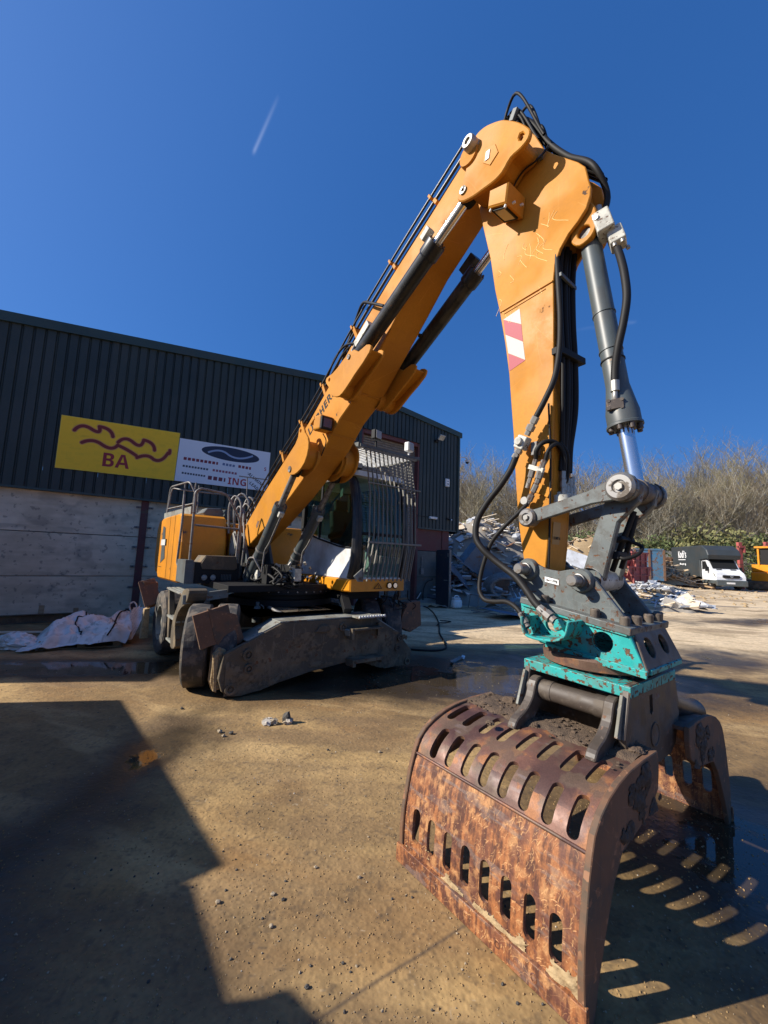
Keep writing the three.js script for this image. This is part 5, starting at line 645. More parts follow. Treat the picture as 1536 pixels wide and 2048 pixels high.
// ---------- the grab ----------
function recentre(o, local) { const c = V3(...local); o.traverse(m => { if (m.isMesh) m.geometry.translate(-c.x, -c.y, -c.z); }); o.position.add(c.applyAxisAngle(yy, o.rotation.y)); return o; }
const grab = thing('sorting_grab', 'rusty slotted sorting grab with turquoise head standing on the ground at the arm end', 'grab', MO, MTURN);
{
  const cp = [[3.35, 1.71], [3.37, 1.755], [3.41, 1.775], [3.46, 1.77], [3.51, 1.74], [3.57, 1.715], [3.66, 1.705], [3.73, 1.72], [3.79, 1.725], [3.85, 1.71], [3.885, 1.67], [4.05, 1.46], [4.07, 1.415], [3.42, 1.51], [3.37, 1.62]];
  const hd = obj('quick_coupler', [plate(cp, ZA + 0.185, ZA + 0.22, { bev: 0.006 }), plate(cp, ZA - 0.22, ZA - 0.185, { bev: 0.006 }), bx(0.7, 0.045, 0.6, 3.765, 1.445, ZA, 0, 0, -0.155, 0.008)], MT.coupler, grab);
  for (const [u, y] of [[3.44, 1.71], [3.81, 1.655]]) for (const s of [1, -1]) { obj('pin_boss', [turned(V3(u, y, ZA + s * 0.21), V3(u, y, ZA + s * 0.25), [[0, 0.075], [0.6, 0.075], [1, 0.066], [1, 0.0001]], 26)], MT.coupler, hd); obj('pin', [turned(V3(u, y, ZA + s * 0.24), V3(u, y, ZA + s * 0.36), [[0, 0.042], [0.3, 0.042], [0.31, 0.037], [0.93, 0.037], [1, 0.03], [1, 0.0001]], 22)], MT.steelPin, hd); }
  obj('makers_plate', [plate([[3.56, 1.665], [3.66, 1.648], [3.66, 1.612], [3.56, 1.63]], ZA + 0.22, ZA + 0.224, { bev: 0.001, holes: [[[3.572, 1.654], [3.65, 1.641], [3.65, 1.622], [3.572, 1.636]]] }), bx(0.04, 0.006, 0.003, 3.6, 1.645, ZA + 0.222, 0, 0, -0.16, 0), bx(0.05, 0.006, 0.003, 3.615, 1.633, ZA + 0.222, 0, 0, -0.16, 0)], MT.white, hd);
  const bolt = (u, z) => obj('bolt', turned(V3(u, 1.455 - (u - 3.765) * 0.155, z), V3(u + 0.004, 1.515 - (u - 3.765) * 0.155, z), [[0, 0.032], [0.15, 0.032], [0.16, 0.027], [0.9, 0.027], [1, 0.022], [1, 0.012], [0.8, 0.01], [0.8, 0.0001]], 16), MT.darkSteel, hd);
  for (const [u, z] of [[3.58, 0.26], [3.9, 0.26], [4.06, 0.25], [4.075, 0.12], [4.075, -0.06], [4.075, -0.2], [3.58, -0.26], [3.9, -0.26], [4.06, -0.27]]) bolt(u, ZA + z);
  // turquoise bracket with round openings
  const so = [[3.41, 1.485], [4.09, 1.385], [4.18, 1.175], [3.60, 1.235], [3.49, 1.25], [3.42, 1.40]];
  const fr = plateU([[-0.28, 0], [0.28, 0], [0.24, 0.215], [-0.24, 0.215]], 0, 0.03, { bev: 0.004, holes: [[-0.12, 0.115, 0.055], [0.1, 0.115, 0.055]] }); fr.rotateZ(0.38); fr.translate(4.155, 1.18, ZA);
  const tq = obj('bracket', [plate(so, ZA + 0.25, ZA + 0.28, { bev: 0.005, holes: [[3.645, 1.365, 0.055], [3.95, 1.31, 0.064]] }), plate(so, ZA - 0.28, ZA - 0.25, { bev: 0.005, holes: [[3.645, 1.365, 0.055], [3.95, 1.31, 0.064]] }), bx(0.7, 0.025, 0.5, 3.76, 1.41, ZA, 0, 0, -0.15), bx(0.66, 0.03, 0.5, 3.86, 1.215, ZA, 0, 0, -0.085)], MT.turq, grab);
  obj('end_plate', fr, MT.darkSteel, tq); obj('rim_bar', [beam(V3(3.43, 1.475, ZA + 0.287), V3(4.09, 1.378, ZA + 0.287), 0.018, 0.03), beam(V3(3.6, 1.228, ZA + 0.287), V3(4.18, 1.178, ZA + 0.287), 0.018, 0.04)], MT.turq, tq);
  { const p = [[3.53, 1.41], [3.535, 1.35], [3.56, 1.30], [3.61, 1.285], [3.70, 1.285], [3.78, 1.30], [3.825, 1.335], [3.85, 1.42]], c = smooth(p, 4, false), o = c.map((q, i) => { const a = c[Math.max(0, i - 1)], b = c[Math.min(c.length - 1, i + 1)], dx = b[0] - a[0], dy = b[1] - a[1], l = Math.hypot(dx, dy); return [q[0] + dy / l * -0.014, q[1] + dx / l * 0.014]; }); obj('hose_guard', plate([...c, ...o.reverse()], ZA + 0.275, ZA + 0.47, { bev: 0.004 }), MT.turq, tq); }
  const f = (a, b, r) => turned(Q(...a), Q(...b), [[0, r * 0.8], [0.02, r], [0.45, r], [0.46, r * 1.2], [0.75, r * 1.2], [0.76, r * 0.85], [1, r * 0.85]], 8);
  obj('hose_fitting', [f([3.64, 1.475, -0.71], [3.75, 1.41, -0.72], 0.03), f([3.51, 1.43, -0.715], [3.565, 1.35, -0.715], 0.019)], MT.pipe, tq); obj('elbow', [bx(0.05, 0.06, 0.05, 3.765, 1.39, ZA + 0.43, 0, 0, 0.5), bx(0.035, 0.05, 0.035, 3.58, 1.325, ZA + 0.42, 0, 0, 0.4)], MT.turq, tq);
  // rotator and frame
  const cx = 3.8; obj('rotator_ring', [turned(V3(cx, 1.125, ZA), V3(cx, 1.205, ZA), [[0, 0.0001], [0, 0.30], [0.15, 0.33], [0.8, 0.335], [1, 0.32], [1, 0.0001]], 48)], MT.rustDark, grab);
  const rb = []; for (let i = 0; i < 24; i++) { const a = i * 0.2618; rb.push(hex(V3(cx + Math.cos(a) * 0.29, 1.112, ZA + Math.sin(a) * 0.29), yy, 0.013, 0.02)); } obj('ring_bolts', rb, MT.darkSteel, grab);
  const fp = [[-0.62, 1.115], [0.06, 1.115], [0.14, 0.86], [0.04, 0.67], [-0.05, 0.63], [-0.5, 0.63], [-0.6, 0.67], [-0.71, 0.86]];
  const fm = obj('frame', [plateU(fp, 4.075, 4.115, { bev: 0.006, holes: [[[-0.37, 1.03], [-0.31, 1.03], [-0.31, 0.93], [-0.34, 0.905], [-0.37, 0.93]]] }), bx(0.56, 0.3, 0.03, 3.8, 0.8, ZA, 0, 0, 0)], MT.darkSteel, grab);
  obj('rear_plate', plateU(fp, 3.49, 3.53, { bev: 0.006 }), MT.darkSteel, fm);
  obj('top_plate', [bx(0.64, 0.06, 0.7, 3.8, 1.09, ZA, 0, 0, -0.03, 0.006)], MT.turq, fm);
  obj('edge_strip', [beam(V3(4.085, 1.06, ZA + 0.36), V3(4.085, 0.86, ZA + 0.445), 0.05, 0.018, xx), beam(V3(3.505, 1.06, ZA + 0.36), V3(3.505, 0.86, ZA + 0.445), 0.05, 0.018, xx)], MT.deck, fm);
  obj('maker_disc', [turned(V3(4.115, 0.8, ZA + 0.02), V3(4.121, 0.8, ZA + 0.02), [[0, 0.066], [1, 0.066], [1, 0.058], [0.2, 0.056], [0.2, 0.0001]], 28)], MT.darkSteel, fm);
  const q = [[0.0, 0.0], [0.0, 0.19], [0.01, 0.3], [0.055, 0.5], [0.085, 0.575], [0.115, 0.64], [0.165, 0.69], [0.24, 0.73], [0.34, 0.763], [0.45, 0.782], [0.62, 0.792], [0.81, 0.792]];
  const crv = new THREE.CatmullRomCurve3(q.map(p => V3(p[0], p[1], 0)), false, 'centripetal'), N = 400, cs = crv.getPoints(N), cl = [0]; for (let i = 1; i <= N; i++) cl.push(cl[i - 1] + cs[i].distanceTo(cs[i - 1]));
  const at = s => { let lo = 0, hi = N; while (hi - lo > 1) { const m = (lo + hi) >> 1; cl[m] <= s ? lo = m : hi = m; } const t = (s - cl[lo]) / (cl[hi] - cl[lo]), a = cs[lo], b = cs[hi], d = b.clone().sub(a).normalize(); return [a.x + (b.x - a.x) * t, a.y + (b.y - a.y) * t, d.y, -d.x]; };
  const seam = 0.59, end = cl[N];
  const slot = (g, s0, s1, w = 0.028) => { const p = []; for (let i = 0; i <= 8; i++) { const t = Math.PI * i / 8; p.push([g + w * Math.cos(t), s1 - w + w * Math.sin(t)]); } for (let i = 0; i <= 8; i++) { const t = Math.PI + Math.PI * i / 8; p.push([g + w * Math.cos(t), s0 + w + w * Math.sin(t)]); } return p; };
  const skin = (s0, s1, slots, th, far) => {
    const sh = new THREE.Shape([[0, s0], [1.05, s0], [1.05, s1], [0, s1]].map(p => new THREE.Vector2(...p))); for (const h of slots) sh.holes.push(new THREE.Path(h.map(p => new THREE.Vector2(...p))));
    let g = new THREE.ExtrudeGeometry(sh, { depth: th, bevelEnabled: false, curveSegments: 6 }); g = new TessellateModifier(0.05, 7).modify(g.index ? g.toNonIndexed() : g);
    const p = g.attributes.position; for (let i = 0; i < p.count; i++) { const [n, y, nx, ny] = at(Math.max(0, Math.min(end - 1e-6, p.getY(i)))), d = p.getZ(i); place(p, i, p.getX(i), n + nx * d, y + ny * d - (ny * 0), far); }
    g.deleteAttribute('normal'); return toCreasedNormals(g, 0.5);
  };
  const place = (p, i, g, n, y, far) => far ? p.setXYZ(i, 3.14 + g, y, -0.79 + n) : p.setXYZ(i, 3.14 + g, y, 1.35 - n);
  const zOf = (n, far) => far ? -0.79 + n : 1.35 - n;
  const ends = [[-0.012, 0.0], [-0.014, 0.19], [-0.004, 0.3], [0.042, 0.505], [0.07, 0.585], [0.1, 0.652], [0.155, 0.705], [0.235, 0.748], [0.335, 0.779], [0.45, 0.798], [0.62, 0.806], [0.81, 0.802], [0.82, 0.72], [0.8, 0.62], [0.68, 0.545], [0.48, 0.51], [0.35, 0.49], [0.26, 0.4], [0.19, 0.28], [0.1, 0.11], [0.06, 0.0]];
  for (const far of [false, true]) {
    const lo = [], hi = []; for (let i = 0; i < 8; i++) { lo.push(slot(0.108 + i * 0.119, 0.15, 0.325)); hi.push(slot(0.135 + i * 0.119, 0.605, 0.80)); hi.push(slot(0.075 + i * 0.125, 0.875, 1.09)); }
    const s = obj(far ? 'far_shell' : 'near_shell', skin(0, seam, lo, 0.022, far), MT.rustOrange, grab, { label: far ? 'half of the grab further from the camera, seen from inside' : 'half of the grab nearest the camera with orange rust' });
    s.name = 'shell';
    obj('curved_plate', skin(seam + 0.004, end - 0.01, hi, 0.022, far), MT.rustDark, s);
    const sm = at(seam); obj('weld_bead', rod(V3(3.14, sm[1], zOf(sm[0] - 0.002, far)), V3(4.19, sm[1], zOf(sm[0] - 0.002, far)), 0.008, 0.008, 6), MT.rustDark, s);
    for (const u of [3.125, 4.175]) obj('end_cheek', plateU(ends.map(([n, y]) => [-zOf(n, far), y]), u, u + 0.03, { bev: 0.004 }), MT.rustPlate, s);
    obj('cutting_edge', [bx(1.1, 0.095, 0.026, 3.665, 0.05, zOf(-0.012, far), far ? 0.04 : -0.04, 0, 0, 0.005)], MT.rustOrange, s);
    for (const g of [0.12, 0.3, 0.5, 0.68, 0.86]) obj('edge_bolt', turned(V3(3.14 + g, 0.05, zOf(-0.02, far)), V3(3.14 + g, 0.05, zOf(-0.036, far)), [[0, 0.022], [0.4, 0.016], [0.4, 0.009], [0.1, 0.008], [0.1, 0.0001]], 12), MT.rustOrange, s);
    const hz = far ? 0.64 - 0.72 : 0.64, arm = [[0.6, 0.78], [0.44, 0.785], [0.47, 0.83], [0.56, 0.87], [0.63, 0.93], [0.67, 1.02], [0.72, 1.04], [0.78, 1.02], [0.8, 0.96], [0.76, 0.91], [0.72, 0.87]].map(([n, y]) => [-zOf(n, far), y]);
    for (const u of [3.545, 4.0]) obj('hinge_arm', plateU(smooth(arm, 3), u, u + 0.055, { bev: 0.006 }), MT.darkSteel, s);
    obj('hinge_shaft', turned(V3(3.5, 0.965, zOf(0.735, far)), V3(4.1, 0.965, zOf(0.735, far)), [[0, 0.056], [0.16, 0.056], [0.161, 0.06], [0.3, 0.06], [0.301, 0.057], [0.72, 0.057], [0.721, 0.061], [0.85, 0.061], [0.851, 0.056], [1, 0.056]], 30), MT.darkSteel, s);
    if (!far) {
      const so2 = []; for (let i = 0; i < 170; i++) { const n = 0.42 + 0.38 * Math.sqrt(rnd()), g = rr(0.03, 1.02); if (hi.some(h => { const x0 = h[8][0], x1 = h[0][0]; const y0 = h[13][1], y1 = h[4][1]; const sarc = 0.86 + (n - 0.28) * 1.03; return g > x0 - 0.012 && g < x1 + 0.012 && sarc > y0 - 0.015 && sarc < y1 + 0.015; })) continue; const l = lump(rr(0.003, 0.012) * (n > 0.55 ? 1.3 : 0.8), 1.3, 0.55, 1.3, 0, 0.35); l.rotateY(rnd() * 6); l.translate(3.14 + g, 0.803 - 0.02 * sst(0.6, 0.3, n) + (n > 0.55 ? rnd() * 0.008 : 0), zOf(n, far)); so2.push(l); } obj('caked_soil', so2, MT.soil, s, { kind: 'stuff' });
      { const g = new THREE.PlaneGeometry(1, 1, 110, 50), a = g.attributes.position; for (let i = 0; i < a.count; i++) { const gg = a.getX(i) + 0.5, n = 0.36 + 0.455 * (0.5 - a.getY(i)), f = fbm(gg * 9, n * 9, 0, 4, 4), y = at(Math.min(end - 0.01, 0.875 + (n - 0.28) * 1.02))[1]; a.setXYZ(i, 3.15 + gg * 1.025, y + 0.004 + 0.022 * f * sst(0.5, 0.62, n) - 0.045 * sst(0.60, 0.47, n + 0.16 * (f - 0.5)), zOf(n, far)); } const ix = g.index.array, keep = []; for (let i = 0; i < ix.length; i += 3) if ([0, 1, 2].every(k => { const j = ix[i + k], n = 1.35 - a.getZ(j); return a.getY(j) > at(Math.min(end - 0.01, 0.875 + (n - 0.28) * 1.02))[1] - 0.006; })) keep.push(ix[i], ix[i + 1], ix[i + 2]); g.setIndex(keep); g.computeVertexNormals(); obj('soil_layer', g, MT.soil, s); }
      for (const [g, n, r] of [[0.2, 0.78, 0.045], [0.93, 0.78, 0.05], [1.0, 0.7, 0.035], [0.36, 0.34, 0.02]]) { const l = lump(r, 1.2, 0.6, 1.1, 2, 0.2); l.translate(3.14 + g, 0.81, zOf(n, far)); obj('soil_clod', l, MT.soil, s); }
      patch('clay_smear', MT.clay, 170, 26, (u, v) => { const g = 0.02 + u * 1.02, y = 0.085 + v * 0.13, f = fbm(g * 14, y * 30, 0, 4, 8) * 0.6 + fbm(g * 4, 1, 0, 2, 5) * 0.4 - Math.max(0, y - 0.105) * (3.2 - 1.6 * g); return [f - 0.44, 3.14 + g, y, zOf(-0.002 - 0.05 * Math.max(0, f - 0.43), far)]; }, s);
    }
    patch('caked_mud', MT.soilDark, 80, 50, (u, v) => { const n = 0.25 + u * 0.56, y = 0.5 + v * 0.29, f = fbm(n * 11, y * 11, 0, 4, 12) + 0.5 * (n - 0.62) - 0.06; return [y < 0.81 - 0.12 * Math.abs(n - 0.55) ** 2 && y > 0.52 + 0.25 * Math.max(0, n - 0.6) - 0.1 * (n < 0.4) ? f - 0.46 : -1, 4.2055 + 0.06 * Math.max(0, f - 0.44), y, zOf(n, far)]; }, s);
  }
  obj('swing_cylinder', [turned(V3(4.03, 0.9, -0.02), V3(4.06, 0.74, -0.58), [[0, 0.0001], [0, 0.075], [0.25, 0.085], [0.3, 0.075], [0.9, 0.075], [1, 0.085], [1, 0.0001]], 22), turned(V3(3.6, 0.9, -0.02), V3(3.57, 0.74, -0.58), [[0, 0.0001], [0, 0.075], [1, 0.08], [1, 0.0001]], 18)], MT.black, grab);
  recentre(grab, [3.72, 0, ZA]);
}
// ---------- things in the shade by the warehouse wall ----------
{
  const pa = 0.41, pal = thing('pallet', 'worn wooden pallet lying under the crumpled white bag by the wall', 'pallet', [-5.35, 0, -7.62], pa);
  for (let i = 0; i < 7; i++) obj('deck_board', bx(0.1, 0.022, 1.0, -0.55 + i * 0.18, 0.133, 0, 0, rr(-0.02, 0.02)), MT.wood, pal);
  for (const z of [-0.45, 0, 0.45]) { obj('bearer', bx(1.2, 0.022, 0.1, 0, 0.11, z), MT.wood, pal); obj('skid_board', bx(1.2, 0.022, 0.1, 0, 0.011, z), MT.wood, pal); for (const x of [-0.52, 0, 0.52]) obj('block', bx(0.12, 0.075, 0.1, x, 0.06, z), MT.wood, pal); }
  // crumpled bulk bag
  const bag = thing('bulk_bag', 'crumpled white woven bulk bag with black seams lying over the pallet', 'bag', [-5.45, 0, -7.55], pa);
  const nx = 64, nz = 40, g = new THREE.PlaneGeometry(1, 1, nx, nz), p = g.attributes.position;
  for (let i = 0; i < p.count; i++) {
    const u = p.getX(i) + 0.5, v = 0.5 - p.getY(i); // u left to right, v front to back... front at v = 0
    const ridge = Math.exp(-(((u - 0.86 - (v - 0.5) * 0.12) / 0.16) ** 2)), back = sst(0.15, 0.75, v), side = sst(0, 0.28, u), edge = Math.min(1, 9 * Math.min(v, 1 - v) + 0.12), fold = Math.abs(Math.sin(u * 9 + v * 5 + 2 * fbm(u * 3, v * 3, 0, 3, 2)));
    let y = 0.17 * side + 0.28 * back * side * (0.7 + 0.3 * Math.sin(u * 5.5)) + 0.22 * ridge * (0.5 + 0.5 * back) - 0.05 * fold * side + 0.06 * (fbm(u * 6, v * 6, 0, 4, 6) - 0.5) * 2 + 0.05;
    y += 0.07 * side * (1 - 2 * Math.abs(fbm(u * 4.5 + 2, v * 4 + 1, 0, 3, 16) - 0.5) * 3); y *= 0.95; y *= 0.35 + 0.65 * edge; if (u > 0.95) y += 0.12 * (u - 0.95) * 20 * back;
    p.setXYZ(i, -0.72 + u * 1.5 + 0.06 * Math.sin(v * 9), Math.max(0.02, y), 0.62 - v * 1.2 + 0.07 * Math.sin(u * 11));
  }
  g.computeVertexNormals(); obj('bag_cloth', g, MT.tarp, bag);
  const onBag = (u, v) => { const i = Math.round(v * nz) * (nx + 1) + Math.round(u * nx), k = Math.max(0, Math.min(p.count - 1, i)); return V3(p.getX(k), p.getY(k) + 0.012, p.getZ(k)); };
  obj('seam_tape', tube(Array.from({ length: 14 }, (_, i) => onBag(0.5 - 0.12 * (i / 13), 0.12 + i / 13 * 0.82)), 0.012, 5, 60), MT.rubber, bag); obj('seam_tape', tube(Array.from({ length: 14 }, (_, i) => onBag(0.80 + 0.12 * (i / 13), 0.06 + i / 13 * 0.88)), 0.014, 5, 60), MT.rubber, bag);
  obj('lifting_loop', tube([V3(0.72, 0.5, -0.2), V3(0.68, 0.66, -0.22), V3(0.74, 0.7, -0.24), V3(0.8, 0.62, -0.22), V3(0.76, 0.5, -0.18)], 0.016, 6), MT.tarp, bag);
  obj('side_flap', (() => { const q = new THREE.PlaneGeometry(0.3, 0.62, 8, 14), a = q.attributes.position; for (let i = 0; i < a.count; i++) { const x = a.getX(i), y = a.getY(i) + 0.31; a.setXYZ(i, 0.72 + x * 0.8 + y * 0.25, 0.08 + y * 0.85, 0.25 - y * 0.7 + 0.05 * Math.sin(x * 20 + y * 9)); } q.computeVertexNormals(); return q; })(), MT.tarp, bag);
  const pb = thing('plastic_sack', 'small crumpled grey plastic sack on wet ground left of the pallet', 'sack', [-6.15, 0, -7.02]);
  { const l = lump(0.26, 1.25, 0.62, 0.8, 4, 0.12); const a = l.attributes.position; for (let i = 0; i < a.count; i++) { const f = 1 + 0.25 * (fbm(a.getX(i) * 9, a.getZ(i) * 9 + a.getY(i) * 7, 0, 3, 4) - 0.5); a.setXYZ(i, a.getX(i) * f, Math.max(0.005, a.getY(i) * f + 0.1), a.getZ(i) * f); } l.computeVertexNormals(); obj('sack_film', l, MT.tarp, pb); obj('tied_neck', turned(V3(0.3, 0.06, 0.05), V3(0.5, 0.05, 0.12), [[0, 0.08], [0.5, 0.03], [1, 0.07]], 10), MT.tarp, pb); }
  const ps = thing('timber_post', 'short timber post leaning upright against the concrete wall panels', 'timber', [-7.9, 0, -9.55], WT); obj('post', beam(V3(0, 0, 0.12), V3(0.02, 0.66, -0.05), 0.12, 0.1, xx), MT.wood, ps); obj('end_grain', bx(0.11, 0.004, 0.09, 0.02, 0.663, -0.05, -0.25), MT.clay, ps);
  const gi = thing('steel_channel', 'long dark steel channel lying along the foot of the concrete wall', 'steel bar', [-8.2, 0, -9.0], WT); obj('web', bx(2.6, 0.18, 0.012, 0, 0.1, 0), MT.under, gi); obj('flange', [bx(2.6, 0.012, 0.09, 0, 0.19, 0.045), bx(2.6, 0.012, 0.09, 0, 0.012, 0.045)], MT.under, gi);
  const gj = thing('timber_rail', 'weathered timber rail resting on blocks along the wall foot', 'timber', [-8.15, 0, -9.3], WT); obj('rail', bx(2.4, 0.1, 0.07, 0, 0.33, 0), MT.wood, gj); obj('block', [bx(0.1, 0.28, 0.1, -1, 0.14, 0), bx(0.1, 0.28, 0.1, 1, 0.14, 0)], MT.wood, gj);
  const bd = thing('pale_board', 'pale bare board lying on the ground at the left picture edge', 'board', [-7.4, 0, -8.05], 0.25); obj('plank', bx(1.5, 0.03, 0.12, 0, 0.03, 0), mat({ color: [0.6, 0.5, 0.36], rough: 0.8 }), bd); obj('batten', bx(0.12, 0.02, 0.2, -0.4, 0.01, 0), MT.wood, bd);
}
// ---------- scrap by the blue door ----------
tag(obj('water_hose', tube([[1.3, -15.4], [1.59, -15.2], [1.74, -14.02], [1.66, -11.72], [1.54, -10.63], [1.43, -9.79], [1.39, -8.82], [1.33, -8.2], [1.18, -8.0], [0.98, -7.92], [0.6, -7.97], [0.2, -8.2]].map(p => V3(p[0], 0.018, p[1])), 0.018, 7, 90), MT.rubber), 'black water hose snaking over the ground between blue door and excavator', 'hose');
tag(obj('water_hose', tube([[1.52, -10.9], [1.62, -11.15], [1.8, -11.4], [1.98, -11.45], [1.9, -11.75], [1.7, -11.6]].map((p, i) => V3(p[0], 0.02 + 0.03 * (i % 2), p[1])), 0.014, 7, 40), MT.rubber), 'short looped end of black hose crossing the longer hose', 'hose');
{
  const d = thing('plastic_drum', 'small white plastic container with handle beside the open blue door', 'drum', [2.78, 0, -14.9], 0.3);
  obj('body', bx(0.36, 0.34, 0.3, 0, 0.18, 0, 0, 0, 0, 0.09), MT.white, d); obj('shoulder', bx(0.26, 0.08, 0.2, -0.02, 0.37, 0, 0, 0, 0, 0.03), MT.white, d); obj('handle', tube([V3(-0.1, 0.4, 0), V3(-0.07, 0.46, 0), V3(0.06, 0.46, 0), V3(0.1, 0.38, 0)], 0.02), MT.white, d); obj('cap', rod(V3(0.13, 0.34, 0), V3(0.15, 0.42, 0), 0.035), MT.blue, d);
  const tb = thing('metal_table_frame', 'thin metal table frame standing at the foot of the scrap heap', 'frame', [3.9, 0, -15.2], 0.3);
  for (const x of [-0.45, 0.45]) for (const z of [-0.3, 0.3]) obj('leg', rod(V3(x * 1.15, 0, z * 1.1), V3(x, 0.5, z), 0.016, 0.016, 6), MT.pipe, tb); obj('top', bx(0.95, 0.025, 0.65, 0, 0.51, 0), MT.pipe, tb);
  const sh = (name, label, pos, t, geos, m) => { const o = obj(name, geos, m); o.position.set(...pos); o.rotation.y = t; return tag(o, label, 'scrap'); };
  sh('steel_sheet', 'flat blue grey steel sheet lying in front of the scrap heap', [4.15, 0, -13.1], 0.55, bx(1.7, 0.02, 1.0, 0, 0.14, 0, 0.06, 0, -0.14), MT.blue);
  sh('white_batten', 'long white bar lying across the end of the steel sheet', [4.65, 0, -13.2], 0.95, bx(1.7, 0.05, 0.12, 0, 0.2, 0, 0, 0, -0.12), MT.white);
  const dc = thing('duct_coil', 'coil of grey flexible ducting in front of the scrap heap', 'coil', [5.2, 0.1, -16.6], -0.2);
  for (let k = 0; k < 5; k++) { const p = []; for (let i = 0; i <= 28; i++) { const a = -0.4 + i / 28 * 4.6, R = 0.75 - k * 0.05; p.push(V3(Math.cos(a) * R * 1.1 - 0.1, 0.62 + Math.sin(a) * R * 0.72, -0.3 + k * 0.16)); } obj('duct_turn', tube(p, 0.075, 9, 60), MT.pipe, dc); }
  obj('slatted_panel', [0, 1, 2, 3, 4].map(i => bx(0.12, 0.02, 0.9, 0.1 + i * 0.15, 0.5 + i * 0.05, 0.35, 0.5, 0, 0.3)), MT.pipe, dc);
  sh('white_crate', 'small white plastic crate thrown on top of the duct coil', [5.75, 0.62, -16.0], 0.4, [bx(0.4, 0.28, 0.02, 0, 0, 0.15, 0, 0, 0.3), bx(0.4, 0.28, 0.02, 0, 0, -0.15, 0, 0, 0.3), bx(0.02, 0.28, 0.3, 0.19, 0.06, 0, 0, 0, 0.3), bx(0.4, 0.02, 0.3, 0.04, -0.13, 0, 0, 0, 0.3)], MT.white);
  sh('bent_pipes', 'tangle of thin metal pipes lying before the table frame', [3.5, 0, -14.1], 0.2, Array.from({ length: 12 }, () => { const x = rr(-0.7, 1.1), z = rr(-0.5, 0.5), a = rr(-0.5, 0.5); return rod(V3(x, 0.03 + rnd() * 0.1, z), V3(x + Math.cos(a) * rr(0.5, 1.3), 0.03 + rnd() * 0.28, z + Math.sin(a)), 0.016, 0.016, 6); }), MT.pipe);
  sh('blue_cabinet', 'large blue grey metal cabinet lying tilted on the dark part of the heap', [4.6, 1.35, -18.2], 0.2, [bx(2.0, 1.0, 0.9, 0, 0.2, 0, 0.2, 0, -0.62, 0.01), bx(1.9, 0.03, 0.8, 0.32, 0.62, 0, 0.2, 0, -0.62)], paint({ base: [0.11, 0.15, 0.19], grime: 0.3, chips: 0.8, size: 256, tile: 2 }));
  sh('grey_door', 'grey steel door leaning among scrap beside the blue door', [3.25, 0.6, -17.2], 0.3, [bx(1.3, 0.05, 1.0, 0, 0.55, 0, 0.5, 0, -0.75), bx(1.0, 0.04, 0.8, 0.5, 1.1, -0.5, 0.4, 0, -0.6)], paint({ base: [0.16, 0.19, 0.23], grime: 0.3, chips: 0.8, size: 256, tile: 2 }));
  sh('scrap_sheet', 'bright white panel leaning on the heap right of the stick', [11.6, 1.5, -23.6], -0.3, [bx(1.6, 0.06, 1.1, 0, 0.5, 0, 0.9, 0, -0.35), bx(0.9, 0.05, 0.7, -0.9, 0.0, 0.5, 0.6, 0, 0.4)], MT.white);
  sh('orange_bin', 'rusty orange metal bin at the dark foot of the heap', [4.7, 0, -18.3], 0.1, [bx(1.8, 0.9, 0.06, 0, 0.55, 0.5), bx(0.06, 0.9, 1.0, -0.9, 0.55, 0), bx(0.06, 0.9, 1.0, 0.9, 0.55, 0), bx(1.9, 0.06, 0.1, 0, 1.0, 0.5)], MT.rustPlate);
  sh('red_bin', 'dark red metal bin half hidden behind the open blue door', [3.0, 0, -18.2], 0.1, [bx(1.3, 1.0, 0.06, 0, 0.6, 0.4), bx(0.06, 1.0, 0.8, 0.65, 0.6, 0), bx(1.35, 0.07, 0.1, 0, 1.1, 0.4)], MT.redOxide);
  // the heap itself: a mound with hundreds of tipped pieces
  const hp = thing('scrap_heap', 'big heap of mixed metal and rubble scrap behind the arm', 'scrap heap', [7.5, 0, -22.5]);
  const H = (x, z) => 3.9 * Math.exp(-(((x + 1.6) / 3.2) ** 2 + ((z + 3.4) / 2.4) ** 2)) + 2.7 * Math.exp(-(((x - 3.0) / 3.4) ** 2 + ((z + 3.8) / 2.4) ** 2)) + 1.5 * Math.exp(-(((x + 3.6) / 1.7) ** 2 + ((z - 2.8) / 2.6) ** 2)) + 0.9 * (fbm(x * 0.9 + 5, z * 0.9, 0, 4, 3) - 0.5);
  const hg = new THREE.PlaneGeometry(17, 15, 90, 80), a = hg.attributes.position; for (let i = 0; i < a.count; i++) { const x = a.getX(i), z = -a.getY(i); a.setXYZ(i, x, H(x, z) - 0.12 + 0.25 * (fbm(x * 4, z * 4, 0, 3, 9) - 0.5), z); } hg.computeVertexNormals(); obj('mound', hg, mat({ color: [0.27, 0.24, 0.2], rough: 0.95 }), hp, { kind: 'stuff' });
  const kinds = [['white_scrap', mat({ color: [0.6, 0.59, 0.57], rough: 0.5 }), 760], ['grey_scrap', mat({ color: [0.34, 0.36, 0.39], rough: 0.5 }), 520], ['rubble', mat({ color: [0.6, 0.5, 0.37], rough: 0.9 }), 760], ['dark_scrap', mat({ color: [0.035, 0.035, 0.04], rough: 0.7 }), 170], ['brown_scrap', mat({ color: [0.2, 0.1, 0.055], rough: 0.8 }), 150], ['yellow_foam', mat({ color: [0.6, 0.45, 0.18], rough: 0.9 }), 40]];
